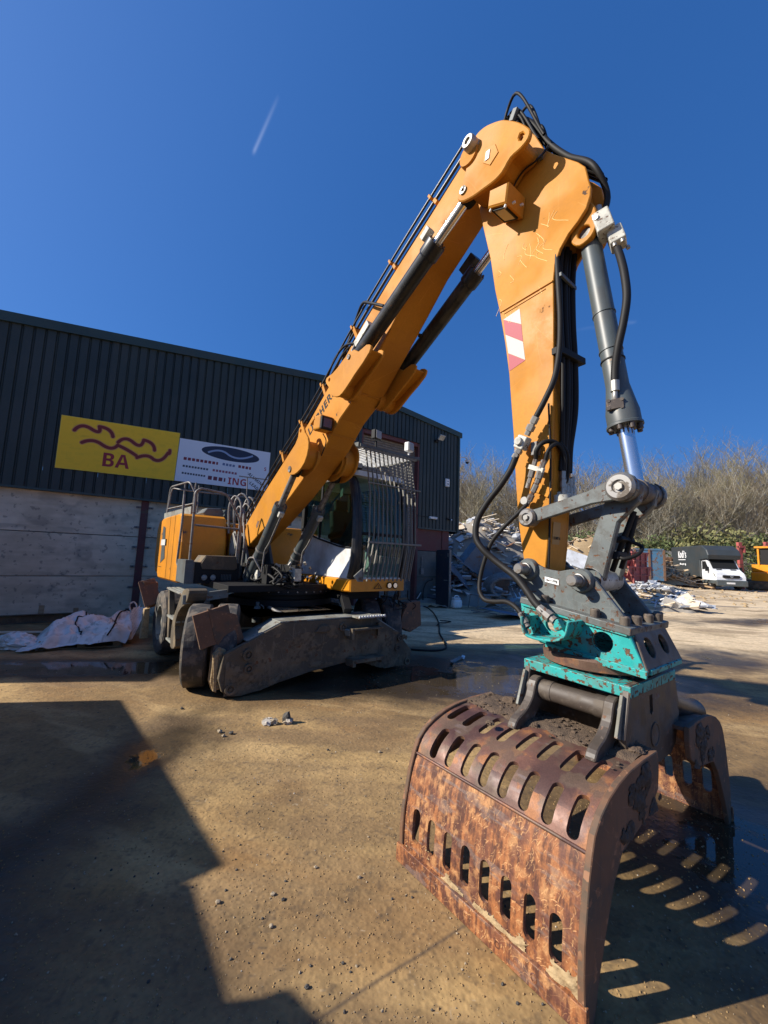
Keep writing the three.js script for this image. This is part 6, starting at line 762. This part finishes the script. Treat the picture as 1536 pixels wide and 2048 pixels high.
  for (const [n, m, N] of kinds) {
    const gs = [];
    for (let i = 0; i < N; i++) {
      const x = rr(-7.5, 8), z = rr(-6, 6), y = H(x, z); if (y < 0.12) continue; const high = z < 0, right = x > 0.5;
      if ((n === 'rubble' || n === 'yellow_foam') && !high && !right) continue; if (n === 'dark_scrap' && high && rnd() < 0.7) continue;
      const t = rnd(), s = rr(0.14, 0.7) * (rnd() < 0.12 ? 1.6 : 1); let g = t < 0.45 ? new THREE.BoxGeometry(s, rr(0.015, 0.06), s * rr(0.3, 0.9)) : t < 0.7 ? new THREE.BoxGeometry(s * 1.8, rr(0.03, 0.08), rr(0.03, 0.1)) : t < 0.85 ? lump(s * 0.32, 1.2, 0.7, 1, 0, 0.3) : new THREE.CylinderGeometry(0.03, 0.03, s * 2, 6).rotateZ(1.57);
      g.rotateX(rr(-0.8, 0.8)); g.rotateY(rnd() * 6.28); g.rotateZ(rr(-0.6, 0.6)); g.translate(x, y + 0.08, z); gs.push(g);
    }
    obj(n, gs, m, hp, { kind: 'stuff' });
  }
  // low rows of scrap on the open ground
  const lp = thing('scrap_row', 'low heap of grey scrap on the open mud behind the grab', 'scrap heap', [16.2, 0, -24.2]);
  const mk = (N, f) => Array.from({ length: N }, f);
  obj('grey_pieces', mk(70, () => { const x = rr(-1.8, 1.8), z = rr(-0.7, 0.7), g = new THREE.BoxGeometry(rr(0.2, 0.7), rr(0.02, 0.12), rr(0.05, 0.4)); g.rotateZ(rr(-0.8, 0.8)); g.rotateY(rnd() * 6); g.translate(x, rise(16.2 + x, -24.2 + z) + rr(0.05, 0.5) * (1 - Math.abs(x) / 2), z); return g; }), kinds[1][1], lp, { kind: 'stuff' });
  obj('white_pieces', mk(36, () => { const x = rr(-1.8, 1.6), z = rr(-0.6, 0.7), g = new THREE.BoxGeometry(rr(0.2, 0.6), rr(0.02, 0.1), rr(0.05, 0.4)); g.rotateZ(rr(-0.8, 0.8)); g.rotateY(rnd() * 6); g.translate(x, rise(16.2 + x, -24.2 + z) + rr(0.1, 0.5) * (1 - Math.abs(x) / 2), z); return g; }), kinds[0][1], lp, { kind: 'stuff' });
  const bxx = obj('white_box', bx(0.75, 0.45, 0.6, 0.55, 0.45, 0.3, 0.1, 0.4, 0.15), MT.fitPaint, lp);
}
// ---------- loose stones ----------
{
  const st = mat({ color: [0.34, 0.27, 0.18], rough: 0.9 }), dk = mat({ color: [0.05, 0.045, 0.04], rough: 0.7 }), pl = mat({ color: [0.5, 0.45, 0.38], rough: 0.85 });
  const named = [[-1.40, -4.10, 0.028], [-1.45, -4.04, 0.022], [-1.52, -4.12, 0.03], [-2.16, -4.67, 0.022], [-0.06, -2.41, 0.013], [-0.50, -2.28, 0.014], [-0.44, -2.25, 0.012], [-0.76, -2.22, 0.016], [-0.31, -2.47, 0.012], [-0.24, -1.84, 0.012], [-0.46, -2.10, 0.014], [0.40, -2.98, 0.014], [-0.43, -3.85, 0.015], [0.04, -3.84, 0.018]];
  const where = ['middle of three left of the pale rubble clump', 'rear one of three left of the pale rubble clump', 'left one of three left of the pale rubble clump', 'alone in front of the stabiliser beam foot', 'in the open middle of the ground, nearest the cutting edge', 'larger of a close pair right of the shadow corner', 'smaller of a close pair right of the shadow corner', 'at the tip of the dark shadow corner', 'behind the close pair right of the shadow corner', 'nearest the camera in the lower middle', 'in front of the close pair by the shadow', 'just left of the grab cutting edge', 'in front of the rubble clump, left of two', 'in front of the rubble clump, right of two'];
  named.forEach(([x, z, r], i) => { const o = tag(obj('stone', lump(r * 0.7, 1.2, 0.8, 1, 1, 0.25), i % 3 ? st : dk), (i % 3 ? 'brown' : 'dark') + ' stone ' + where[i], 'stone', 'loose stones on the ground'); o.position.set(x, r * 0.4, z); });
  const cr = thing('rubble_clump', 'clump of broken pale rubble on the ground before the beam shadow', 'rubble', [-1.04, 0, -4.38]);
  for (let i = 0; i < 9; i++) { const l = lump(rr(0.018, 0.042), 1.2, 0.9, 0.9, 1, 0.3); l.translate(rr(-0.13, 0.13), 0.02, rr(-0.04, 0.05)); obj('fragment', l, i % 2 ? pl : st, cr); } { const l = lump(0.05, 0.8, 1.3, 0.6, 1, 0.3); l.translate(0.1, 0.05, -0.03); obj('fragment', l, dk, cr); }
  const tr = thing('torn_strip', 'torn strip of grey sheet on the dark wet ground behind the grab', 'litter', [1.38, 0, -7.3], 0.9); obj('strip', [bx(0.34, 0.012, 0.08, 0, 0.02, 0, 0.2, 0, 0.08), bx(0.2, 0.012, 0.05, -0.22, 0.03, 0.02, 0.3, 0.4, -0.1)], MT.pipe, tr); obj('shred', bx(0.12, 0.01, 0.06, 0.2, 0.03, 0.02, 0.3, 0.3, 0.3), MT.white, tr);
  const mkInst = (name, m, N, f) => { const g = lump(1, 1.15, 0.75, 1, 0, 0.3), o = new THREE.InstancedMesh(g, m, N), d = new THREE.Object3D(); for (let i = 0; i < N; i++) { f(d, i); d.rotation.set(rnd() * 0.6, rnd() * 6.28, rnd() * 0.6); d.updateMatrix(); o.setMatrixAt(i, d.matrix); } o.name = name; o.castShadow = o.receiveShadow = true; o.userData = { kind: 'stuff' }; scene.add(o); return o; };
  const near = d => { const r = 1.2 + 7 * rnd() ** 1.4, a = rr(-0.9, 0.95); d.position.set(Math.sin(a) * r, 0.002, -Math.cos(a) * r); };
  tag(mkInst('gravel', st, 3600, d => { near(d); d.scale.setScalar(0.0016 + 0.005 * rnd() ** 5); }), 'fine brown gravel scattered over the ground', 'gravel');
  tag(mkInst('dark_grit', dk, 2200, d => { near(d); d.scale.setScalar(0.0016 + 0.006 * rnd() ** 5); }), 'dark grit scattered over the ground', 'grit');
  tag(mkInst('pale_chips', pl, 300, d => { near(d); d.scale.setScalar(0.0016 + 0.004 * rnd() ** 3); }), 'pale chips scattered over the ground', 'gravel');
  tag(mkInst('fine_grit', mat({ color: [0.3, 0.19, 0.08], rough: 0.85 }), 9000, d => { const r = 1.1 + 3 * rnd(), a = rr(-0.85, 0.9); d.position.set(Math.sin(a) * r, 0.001, -Math.cos(a) * r); d.scale.setScalar(0.0018 + 0.004 * rnd() ** 3); }), 'fine brown grit covering the near ground', 'grit');
  tag(mkInst('mud_clods', MT.clay, 1500, d => { const x = rr(8, 40), z = -rr(20, 33); d.position.set(x, rise(x, z), z); d.scale.setScalar(0.03 + 0.12 * rnd() ** 3); }), 'dry clods of mud over the far yard', 'mud');
}
// ---------- far yard ----------
{
  // box van
  const fx = -0.237, fz = 0.975, x0 = 25.5, z0 = -29.4, vt = Math.atan2(-fz, fx), y0 = rise(x0, z0) + 0.02;
  const v = thing('box_van', 'white cab box van with dark grey box body parked on the far yard', 'van', [x0, y0, z0], vt);   // x forward, origin under the front bumper
  const boxM = paint({ base: [0.032, 0.04, 0.044], grime: 0.2, chips: 2, scr: 0, rough: 0.5, size: 256, tile: 3 }), wm = paint({ base: [0.74, 0.75, 0.76], grime: 0.2, chips: 2, scr: 0, rough: 0.25, size: 256, tile: 2 });
  obj('box_body', [plate([[-6.7, 0.85], [-1.95, 0.85], [-1.95, 2.15], [-0.85, 2.25], [-0.72, 2.55], [-0.95, 2.95], [-1.6, 3.3], [-6.7, 3.3]], -1.08, 1.08, { bev: 0.05 })], boxM, v);
  const cabP = [[-2.0, 0.42], [-2.0, 2.2], [-1.55, 2.25], [-1.25, 2.2], [-0.72, 1.5], [-0.18, 1.2], [-0.06, 0.95], [-0.03, 0.42]];
  const cb = obj('cab', plate(cabP, -0.95, 0.95, { bev: 0.05 }), wm, v);
  obj('windscreen', (() => { const g = bx(0.82, 0.03, 1.62, -0.955, 1.875, 0, 0, 0, -0.925, 0.01); return g; })(), MT.blackMatte, cb);
  for (const s of [1, -1]) { obj('side_window', plate([[-1.88, 1.45], [-1.88, 2.08], [-1.38, 2.08], [-0.98, 1.5]], s * 0.945, s * 0.955, { bev: 0 }), MT.blackMatte, cb); obj('mirror', bx(0.1, 0.34, 0.2, -0.95, 1.5, s * 1.08), MT.blackMatte, cb); obj('headlight', plate([[-0.06, 0.9], [-0.2, 1.18], [-0.42, 1.22], [-0.3, 0.98]], s * 0.62, s * 0.965, { bev: 0.02 }), MT.lampGlass, cb); obj('sill_strip', bx(1.9, 0.24, 0.03, -1.05, 0.56, s * 0.955), MT.cylGrey, cb); }
  obj('bumper', bx(0.2, 0.44, 1.96, -0.02, 0.5, 0, 0, 0, 0, 0.06), MT.cylGrey, v); const gr = obj('grille', [plateU([[-0.55, 0.92], [-0.5, 1.08], [0.5, 1.08], [0.55, 0.92], [0.45, 0.86], [-0.45, 0.86]], -0.1, 0.02)], MT.blackMatte, v); obj('badge', [turned(V3(0.02, 0.98, 0), V3(0.04, 0.98, 0), [[0, 0.085], [1, 0.085], [1, 0.065], [0, 0.065]], 18), bx(0.015, 0.075, 0.02, 0.03, 1.02, 0), bx(0.015, 0.075, 0.02, 0.03, 0.96, 0.03, 0.9), bx(0.015, 0.075, 0.02, 0.03, 0.96, -0.03, -0.9)], MT.chrome, gr);
  obj('number_plate', bx(0.015, 0.12, 0.52, 0.09, 0.5, 0.1, 0, 0, 0, 0), MT.white, v);
  obj('bonnet_vents', [bx(0.1, 0.012, 0.36, -0.62, 1.475, 0.45, 0, 0, -0.5), bx(0.1, 0.012, 0.36, -0.62, 1.475, -0.45, 0, 0, -0.5)], MT.blackMatte, cb);
  for (const [wx, s] of [[-0.95, 1], [-0.95, -1], [-5.0, 1], [-5.0, -1]]) { const w = obj('wheel', turned(V3(wx, 0.35, s * 0.72), V3(wx, 0.35, s * 0.97), [[0, 0.2], [0, 0.33], [0.15, 0.35], [0.85, 0.35], [1, 0.33], [1, 0.2]], 20), MT.rubber, v); obj('rim', turned(V3(wx, 0.35, s * 0.85), V3(wx, 0.35, s * 0.95), [[0, 0.0001], [0.6, 0.08], [1, 0.2], [0.8, 0.21]], 14), MT.pipe, w); }
  obj('chassis', [bx(4.6, 0.14, 0.8, -4.2, 0.72, 0), bx(0.1, 0.3, 1.9, -6.6, 0.6, 0)], MT.blackMatte, v);
  const t1 = letters("Kodi's", 0.44, 0.01); t1.scale(0.8, 1.3, 1); t1.translate(-5.4, 2.35, 1.085); obj('lettering', [t1, bx(1.2, 0.06, 0.01, -4.75, 2.2, 1.09, 0, 0, 0, 0), bx(0.18, 0.14, 0.01, -5.05, 1.85, 1.09, 0, 0, 0.3, 0), bx(0.16, 0.1, 0.01, -4.8, 1.82, 1.09, 0, 0, 0, 0), bx(0.16, 0.12, 0.01, -4.58, 1.82, 1.09, 0, 0, 0.5, 0), bx(0.12, 0.05, 0.01, -4.38, 1.84, 1.09, 0, 0, 0, 0), bx(0.15, 0.16, 0.01, -4.18, 1.8, 1.09, 0, 0, 0.2, 0)], mat({ color: [0.75, 0.75, 0.74], rough: 0.5 }), v);
  // yellow machine at the right edge
  const jx = 31.2, jz = -30.2, j = thing('yellow_loader', 'yellow construction machine with black rear grille beside the box van', 'loader', [jx, rise(jx, jz), jz], -1.2);
  const yl = MT.yellowFresh; obj('body', [bx(2.4, 0.8, 2.2, -1.2, 1.0, 0, 0, 0, 0, 0.08), plate([[-2.4, 1.4], [-2.4, 2.0], [-0.3, 1.95], [0.0, 1.4]], -0.95, 0.95, { bev: 0.08 })], yl, j); obj('grille', [bx(0.05, 0.55, 1.7, 0.0, 1.62, 0, 0, 0, -0.5), bx(0.06, 0.3, 2.0, 0.02, 0.85, 0)], MT.blackMatte, j);
  { const tx = letters('JCB', 0.3, 0.01); tx.rotateY(Math.PI / 2); tx.translate(0.14, 1.5, 0.35); obj('lettering', tx, MT.white, j); }
  obj('cab_frame', [bx(0.12, 1.5, 0.12, -1.9, 2.6, 0.9), bx(0.12, 1.5, 0.12, -1.9, 2.6, -0.9), bx(0.12, 1.5, 0.12, -0.4, 2.6, 0.95), bx(0.12, 1.5, 0.12, -0.4, 2.6, -0.95), bx(2.0, 0.14, 2.1, -1.1, 3.35, 0), bx(0.1, 0.1, 3.0, -0.4, 2.75, 0.5)], yl, j); obj('cab_glass', bx(1.3, 1.3, 1.7, -1.15, 2.6, 0), MT.blackMatte, j); obj('track', [bx(3.2, 0.7, 0.5, -1.2, 0.36, 1.0, 0, 0, 0, 0.2), bx(3.2, 0.7, 0.5, -1.2, 0.36, -1.0, 0, 0, 0, 0.2)], MT.under, j); obj('tail_lamp', [bx(0.04, 0.1, 0.3, 0.05, 1.15, 0.8), bx(0.04, 0.1, 0.3, 0.05, 1.15, -0.8)], MT.red, j);
  for (const [x, l] of [[30.3, 'left'], [32.6, 'right']]) { const o = thing('red_mast', `red steel mast above the yellow machine, the ${l} one of two`, 'mast', [x, rise(x, -34), -34]); obj('mast', bx(0.3, 4.0, 0.25, 0, 2.0, 0), MT.red, o); obj('bracket', [bx(0.5, 0.16, 0.2, 0.1, 3.6, 0.1), bx(0.14, 0.4, 0.2, 0.3, 3.3, 0.1)], MT.red, o); }
  // skips, containers and timber waste
  const skip = (name, label, x, z, t, L, W, H, m, tilt = 0.18) => { const o = thing(name, label, 'skip', [x, rise(x, z), z], t, undefined); const a = L / 2, b = L / 2 - H * 0.55; obj('side_wall', [plate([[-b, 0], [b, 0], [a, H], [-a, H]], W / 2 - 0.04, W / 2), plate([[-b, 0], [b, 0], [a, H], [-a, H]], -W / 2, -W / 2 + 0.04)], m, o); obj('end_wall', [beam(V3(b, 0, 0), V3(a, H, 0), W, 0.04, zx), beam(V3(-b, 0, 0), V3(-a, H, 0), W, 0.04, zx)], m, o); obj('rim', [bx(L, 0.1, 0.1, 0, H, W / 2), bx(L, 0.1, 0.1, 0, H, -W / 2), bx(L * 0.8, 0.07, 0.08, 0, H * 0.55, W / 2 + 0.02)], m, o); for (const k of [-0.3, 0, 0.3]) obj('rib', bx(0.1, H, 0.08, k * L, H / 2, W / 2 + 0.03), m, o); return o; };
  skip('red_skip', 'battered red skip on the mud left of the blue container', 15.9, -26.2, 0.5, 2.6, 1.7, 1.1, MT.red); const s2 = skip('red_skip', 'second red skip nested on top of the battered one', 16.0, -26.3, 0.62, 2.5, 1.6, 1.15, MT.red); s2.position.y += 0.85;
  const cont = (name, label, x, z, t, L, m, n) => { const o = thing(name, label, 'container', [x, rise(x, z) - 0.05, z], t); obj('side_wall', [bx(L, 2.3, 0.05, 0, 1.25, 1.15), bx(L, 2.3, 0.05, 0, 1.25, -1.15), bx(0.05, 2.3, 2.3, L / 2, 1.25, 0), bx(0.05, 2.3, 2.3, -L / 2, 1.25, 0)], m, o); obj('rim', [bx(L, 0.14, 0.14, 0, 2.4, 1.15), bx(L, 0.14, 0.14, 0, 0.15, 1.15)], m, o); for (let i = 0; i <= n; i++) obj('rib', bx(0.14, 2.3, 0.1, -L / 2 + i * L / n, 1.25, 1.2), MT.rustPlate, o); return o; };
  cont('blue_container', 'blue ribbed open container full of waste on the far yard', 20.6, -31.5, -0.35, 1.9, MT.blue, 2); cont('brown_container', 'brown rusty ribbed container behind the timber waste', 26.5, -37, -0.3, 6.5, MT.rustPlate, 9);
  const pile = (name, label, x, z, W, H, N, m) => { const o = thing(name, label, 'waste heap', [x, rise(x, z), z]), g1 = [], f = (a, b) => H * Math.exp(-((a / W) ** 2 + (b / 1.6) ** 2)); for (let i = 0; i < N; i++) { const a = rr(-W * 1.3, W * 1.3), b = rr(-2, 2), g = new THREE.BoxGeometry(rr(0.5, 2.2), rr(0.04, 0.1), rr(0.08, 0.3)); g.rotateZ(rr(-0.6, 0.6)); g.rotateY(rnd() * 6); g.translate(a, f(a, b) - rnd() * 0.1 + 0.05, b); g1.push(g); } obj('boards', g1.filter((_, i) => i % 3), m, o, { kind: 'stuff' }); obj('dark_boards', g1.filter((_, i) => !(i % 3)), MT.wood, o, { kind: 'stuff' }); const l = new THREE.PlaneGeometry(W * 3, 5, 30, 14), a = l.attributes.position; for (let i = 0; i < a.count; i++) { const x2 = a.getX(i), z2 = -a.getY(i); a.setXYZ(i, x2, f(x2, z2) - 0.1, z2); } l.computeVertexNormals(); obj('mound', l, MT.clay, o, { kind: 'stuff' }); return o; };
  const pw = mat({ color: [0.55, 0.43, 0.28], rough: 0.9 });
  pile('timber_heap', 'heap of pale broken timber between the blue container and the van', 22.6, -33.0, 1.5, 2.0, 150, pw); pile('timber_heap', 'timber waste heaped along the fence behind the skips', 19.5, -36.5, 5, 3.4, 260, pw);
  // palisade fence
  const fe = thing('palisade_fence', 'pale steel palisade fence along the foot of the woods', 'fence', [14, 0, -44], 0); const pl = []; for (let i = 0; i < 210; i++) pl.push(bx(0.1, 2.4, 0.03, i * 0.15, rise(14 + i * 0.15, -44) + 1.9, 0, 0, 0, 0, 0)); obj('pales', pl, MT.fitPaint, fe); obj('rails', [bx(31.5, 0.06, 0.05, 15.7, 2.6, -0.04, 0, 0, 0, 0)], MT.fitPaint, fe);
}
// ---------- trees ----------
{
  const bark = paint({ base: [0.33, 0.30, 0.235], grime: 0.4, chips: 2, scr: 0, rough: 0.9, size: 256, tile: 1, dirt: [0.06, 0.07, 0.04] }), twigM = [mat({ color: [0.19, 0.15, 0.095], rough: 0.9 }), mat({ color: [0.2, 0.175, 0.09], rough: 0.9 }), mat({ color: [0.145, 0.125, 0.09], rough: 0.9 })];
  const leafM = [mat({ color: [0.075, 0.10, 0.03], rough: 0.8, opts: { side: THREE.DoubleSide } }), mat({ color: [0.17, 0.165, 0.062], rough: 0.8 })];
  const seg = (a, b, r0, r1, n) => { const g = new THREE.CylinderGeometry(r1, r0, 1, n, 1, true); g.translate(0, 0.5, 0); return between(g, a, b); };
  const cone = (a, b, r, out) => { const d = b.clone().sub(a).normalize(), x = V3(d.y, d.z, d.x).cross(d).normalize(), y = d.clone().cross(x), p = [0, 2.1, 4.2].map(t => a.clone().addScaledVector(x, Math.cos(t) * r).addScaledVector(y, Math.sin(t) * r)); for (let i = 0; i < 3; i++) { const q = p[(i + 1) % 3]; out.push(p[i].x, p[i].y, p[i].z, q.x, q.y, q.z, b.x, b.y, b.z); } };
  const geo = a => { const g = new THREE.BufferGeometry(); g.setAttribute('position', new THREE.Float32BufferAttribute(a, 3)); g.computeVertexNormals(); return g; };
  function makeTree(h, spread, limbs, wild, tr0 = 0.018, twr = 0.015) {
    const tr = [], tw = [], dir = (d, a) => d.clone().add(V3(rr(-a, a), rr(-a, a) * 0.5, rr(-a, a))).normalize();
    const grow = (a, d, l, r, lev) => {
      const n = lev === 0 ? 4 : lev === 1 ? 3 : 2; let p = a.clone(), dd = d.clone(), rad = r;
      for (let i = 0; i < n; i++) { dd = dir(dd, 0.1 + wild * lev).add(V3(0, [0, 0.16, 0.1, 0.06, 0][lev], 0)).normalize(); const q = p.clone().addScaledVector(dd, l / n), r1 = rad * 0.74; lev < 3 ? tr.push(seg(p, q, rad, r1, lev ? 4 : 7)) : cone(p, q, rad, tw); p = q; rad = r1;
        if (lev < 4) { const k = lev === 0 ? (i ? limbs : 0) : lev === 1 ? 3 : lev === 2 ? 3 : 2; for (let j = 0; j < k; j++) { const t = rr(0.1, 1), o = p.clone().addScaledVector(dd, -l / n * (1 - t)), az = rnd() * 6.283, side = V3(Math.cos(az), rr(0.15, 0.8), Math.sin(az)).normalize(), nd = dd.clone().lerp(side, lev === 0 ? spread : 0.55).normalize(); grow(o, nd, l * [0.46, 0.5, 0.5, 0.55][lev] * rr(0.7, 1.25), Math.max([0.07, 0.035, twr, twr][lev], rad * [0.5, 0.55, 0.4, 0.6][lev]), lev + 1); } }
      }
    };
    grow(V3(0, -0.3, 0), V3(0, 1, 0), h * 0.8, h * tr0, 0);
    return [tr, geo(tw)];
  }
  const kinds = [makeTree(15, 0.72, 4, 0.05), makeTree(16, 0.5, 4, 0.03), makeTree(13, 0.8, 5, 0.07), makeTree(15, 0.6, 4, 0.02)], protos = [];
  kinds.forEach(([t, w], i) => { for (let k = 0; k < 2; k++) { if (k === 0) protos[i] = []; protos[i].t = protos[i].t || mergeGeometries(t.map(g => tri(g))); protos[i].w = tri(w); } });
  const LAB = ['bare spreading tree on the wooded bank, one of its wide crowned kind', 'tall bare upright tree of the wooded bank behind the yard', 'low broad bare tree with dense brown twigs on the bank', 'bare tree with straight limbs in the wood beyond the fence'];
  const KIND = ['spreading', 'tall upright', 'low broad', 'straight limbed'], ORD = ['first', 'second', 'third', 'fourth', 'fifth', 'sixth', 'seventh', 'eighth', 'ninth', 'tenth'], cnt = {};
  const treeLabel = (px, k) => { const w = px < 1045 ? 'between the warehouse corner and the stick' : px < 1150 ? 'behind the lower stick' : px < 1245 ? 'between the stick and the tilt cylinder' : px < 1345 ? 'above the skips and containers' : px < 1470 ? 'above the box van' : 'above the yellow loader', key = w + k, n = cnt[key] = (cnt[key] ?? -1) + 1; return `${ORD[n]} ${KIND[k]} bare tree ${w}`; };
  // px of the trunk, distance, kind, wanted top in photo pixels
  const WOOD = [[922, 60, 3, 912], [938, 52, 2, 945], [956, 57, 1, 905], [975, 50, 2, 960], [990, 62, 3, 908], [1008, 54, 0, 925], [1026, 58, 1, 918], [1040, 51, 2, 955], [1062, 60, 3, 925], [1090, 55, 1, 925], [1120, 60, 0, 925], [1145, 56, 3, 925], [1160, 51, 2, 945], [1176, 60, 1, 918], [1192, 54, 3, 928], [1208, 62, 0, 930], [1222, 50, 2, 965], [1238, 57, 1, 930], [1258, 52, 2, 960], [1275, 60, 3, 930], [1292, 48, 2, 975], [1306, 56, 1, 935], [1326, 52, 0, 905], [1344, 63, 3, 915], [1360, 50, 2, 960], [1372, 58, 1, 915], [1388, 66, 3, 912], [1398, 49, 2, 975], [1412, 55, 0, 915], [1428, 61, 1, 905], [1442, 50, 2, 955], [1452, 57, 3, 900], [1466, 64, 1, 895], [1480, 52, 0, 900], [1496, 60, 3, 890], [1508, 50, 2, 940], [1520, 56, 1, 893], [1538, 61, 0, 890], [1556, 54, 3, 900], [1600, 58, 0, 890], [1640, 56, 1, 900], [895, 60, 1, 910], [870, 62, 0, 915]];
  for (const [px, d, k, top] of WOOD) {
    const s = (1.75 + (1131 + 0.037 * (px - 1200) - top) / 800 * d - rise((px - 768) / 800 * d, -d)) / [18.2, 18.6, 15.6, 18.2][k];
    const x = (px - 768) / 800 * d, z = -d, o = thing('bare_tree', treeLabel(px, k), 'tree', [x, rise(x, z), z], rnd() * 6.28, 'bare trees on the wooded bank');
    const a = new THREE.Mesh(protos[k].t, bark), b = new THREE.Mesh(protos[k].w, twigM[Math.floor(rnd() * 3)]); a.name = 'trunk'; b.name = 'crown'; a.castShadow = b.castShadow = true; o.add(a, b); o.scale.setScalar(s);
  }
  // bushes and undergrowth
  const leaves = (N, R, H, L) => { const a = []; for (let i = 0; i < N; i++) { const th = rnd() * 6.283, q = Math.sqrt(rnd()), lump2 = 0.75 + 0.5 * fbm(th * 1.2, q * 3, 0, 2, 5), r = R * q * lump2, y = H * (0.08 + 0.92 * rnd() * Math.sqrt(Math.max(0.02, 1 - q * q * 0.8))) * lump2, c = V3(Math.cos(th) * r, y, Math.sin(th) * r), u = V3(rr(-1, 1), rr(-1, 1), rr(-1, 1)).normalize().multiplyScalar(L * rr(0.6, 1.3)), v = V3(rr(-1, 1), rr(-1, 1), rr(-1, 1)).normalize().multiplyScalar(L * rr(0.4, 0.9)), p = [c.clone().sub(u), c.clone().add(v), c.clone().add(u), c.clone().sub(v)]; for (const k of [0, 1, 2, 0, 2, 3]) a.push(p[k].x, p[k].y, p[k].z); } return geo(a); };
  let bi = 0; ORD.push('eleventh', 'twelfth', 'thirteenth', 'fourteenth', 'fifteenth'); const bg = [tri(leaves(1500, 2.4, 3.2, 0.16)), tri(leaves(1800, 3.0, 5.0, 0.18))], stem = mergeGeometries([0, 1, 2, 3].map(i => tri(seg(V3(0, -0.2, 0), V3(Math.cos(i * 1.6) * 0.9, 2.2, Math.sin(i * 1.6) * 0.9), 0.07, 0.03, 5))));
  for (const [px, d, k, c, s] of [[935, 44, 0, 0, 1], [985, 45, 1, 0, 0.8], [1015, 44, 0, 1, 0.9], [1165, 45, 0, 0, 0.9], [1195, 47, 1, 0, 0.75], [1225, 45, 0, 0, 0.8], [1265, 47, 1, 1, 0.8], [1300, 46, 0, 0, 1.0], [1335, 47, 1, 0, 0.85], [1365, 46, 0, 1, 1.1], [1400, 47, 1, 1, 1.15], [1440, 46, 1, 0, 0.9], [1475, 47, 0, 1, 1.2], [1510, 46, 1, 0, 0.9], [1545, 46, 0, 0, 1.2]]) { const x = (px - 768) / 800 * d, o = thing('green_bush', `${ORD[bi]} ${c ? 'olive' : 'dark green'} ${k ? 'taller' : 'lower'} bush from the left along the foot of the wood`.replace('tenth ', bi === 9 ? 'tenth ' : ''), 'bush', [x, rise(x, -d), -d], rnd() * 6, 'bushes along the foot of the wood'); bi++; const a = new THREE.Mesh(bg[k], leafM[c]), b = new THREE.Mesh(stem, bark); a.name = 'foliage'; b.name = 'stem'; a.castShadow = b.castShadow = true; o.add(a, b); o.scale.set(s * 1.25, s * (k ? 1.25 : 1.5), s * 1.25); }
  // far wood that reads as one mass
  const small = makeTree(8, 0.6, 3, 0.06, 0.013, 0.018), sg = mergeGeometries([...small[0].map(g => tri(g)), tri(small[1])]), N = 130, im = new THREE.InstancedMesh(sg, twigM[0], N), dm = new THREE.Object3D();
  for (let i = 0; i < N; i++) { const d = rr(63, 112), px = rr(850, 1720), x = (px - 768) / 800 * d; dm.position.set(x, rise(x, -d) - 0.3, -d); dm.rotation.y = rnd() * 6; dm.scale.setScalar(rr(0.8, 1.7)); dm.updateMatrix(); im.setMatrixAt(i, dm.matrix); im.setColorAt(i, new THREE.Color().setRGB(...mix([0.8, 0.8, 0.8], [1.3, 1.25, 1.1], rnd()))); }
  im.name = 'far_wood'; im.userData = { kind: 'stuff', label: 'brown mass of bare undergrowth filling the wooded bank', category: 'wood' }; im.castShadow = true; scene.add(im);
}
// ---------- outside the frame: what casts the shade at the left ----------
{
  const c = thing('storage_container', 'dark green storage container at the left of the yard', 'container', [-4.84, 0, -1.77], Math.atan2(2.4, -2.14));   // long side runs away from the camera
  obj('box', [bx(3.22, 2.6, 2.4, 1.61, 1.3, -1.2)], MT.cladding, c); obj('door_bars', [rod(V3(3.23, 0.1, -0.6), V3(3.23, 2.5, -0.6), 0.02)], MT.pipe, c);
  const c2 = thing('storage_container', 'lower grey storage box nearest the camera at the left of the yard', 'container', [-4.57, 0, -1.69], Math.atan2(0.81, -0.59));
  obj('box', [bx(0.9, 2.3, 1.6, -0.45, 1.15, -0.8)], MT.cladding, c2); obj('lid_rim', bx(0.92, 0.05, 1.62, -0.45, 2.32, -0.8), MT.trim, c2);
  const c3 = thing('storage_container', 'low storage box outside the picture nearest the camera', 'container', [-3.78, 0, -1.22], Math.atan2(0.6, -0.8));
  obj('box', [bx(2.6, 2.2, 2.0, -1.3, 1.1, -1.0)], MT.cladding, c3); obj('lid_rim', bx(2.62, 0.05, 2.02, -1.3, 2.22, -1.0), MT.trim, c3);
  const b = thing('storage_container', 'tall storage container beyond the left end of the warehouse', 'container', [-11.5, 0, -6.35], 0.1); obj('box', bx(3.2, 4.2, 4.2, 0, 2.1, 0), MT.cladding, b); obj('rim', bx(3.25, 0.1, 4.25, 0, 4.25, 0), MT.trim, b);
}
renderer.render(scene, camera);
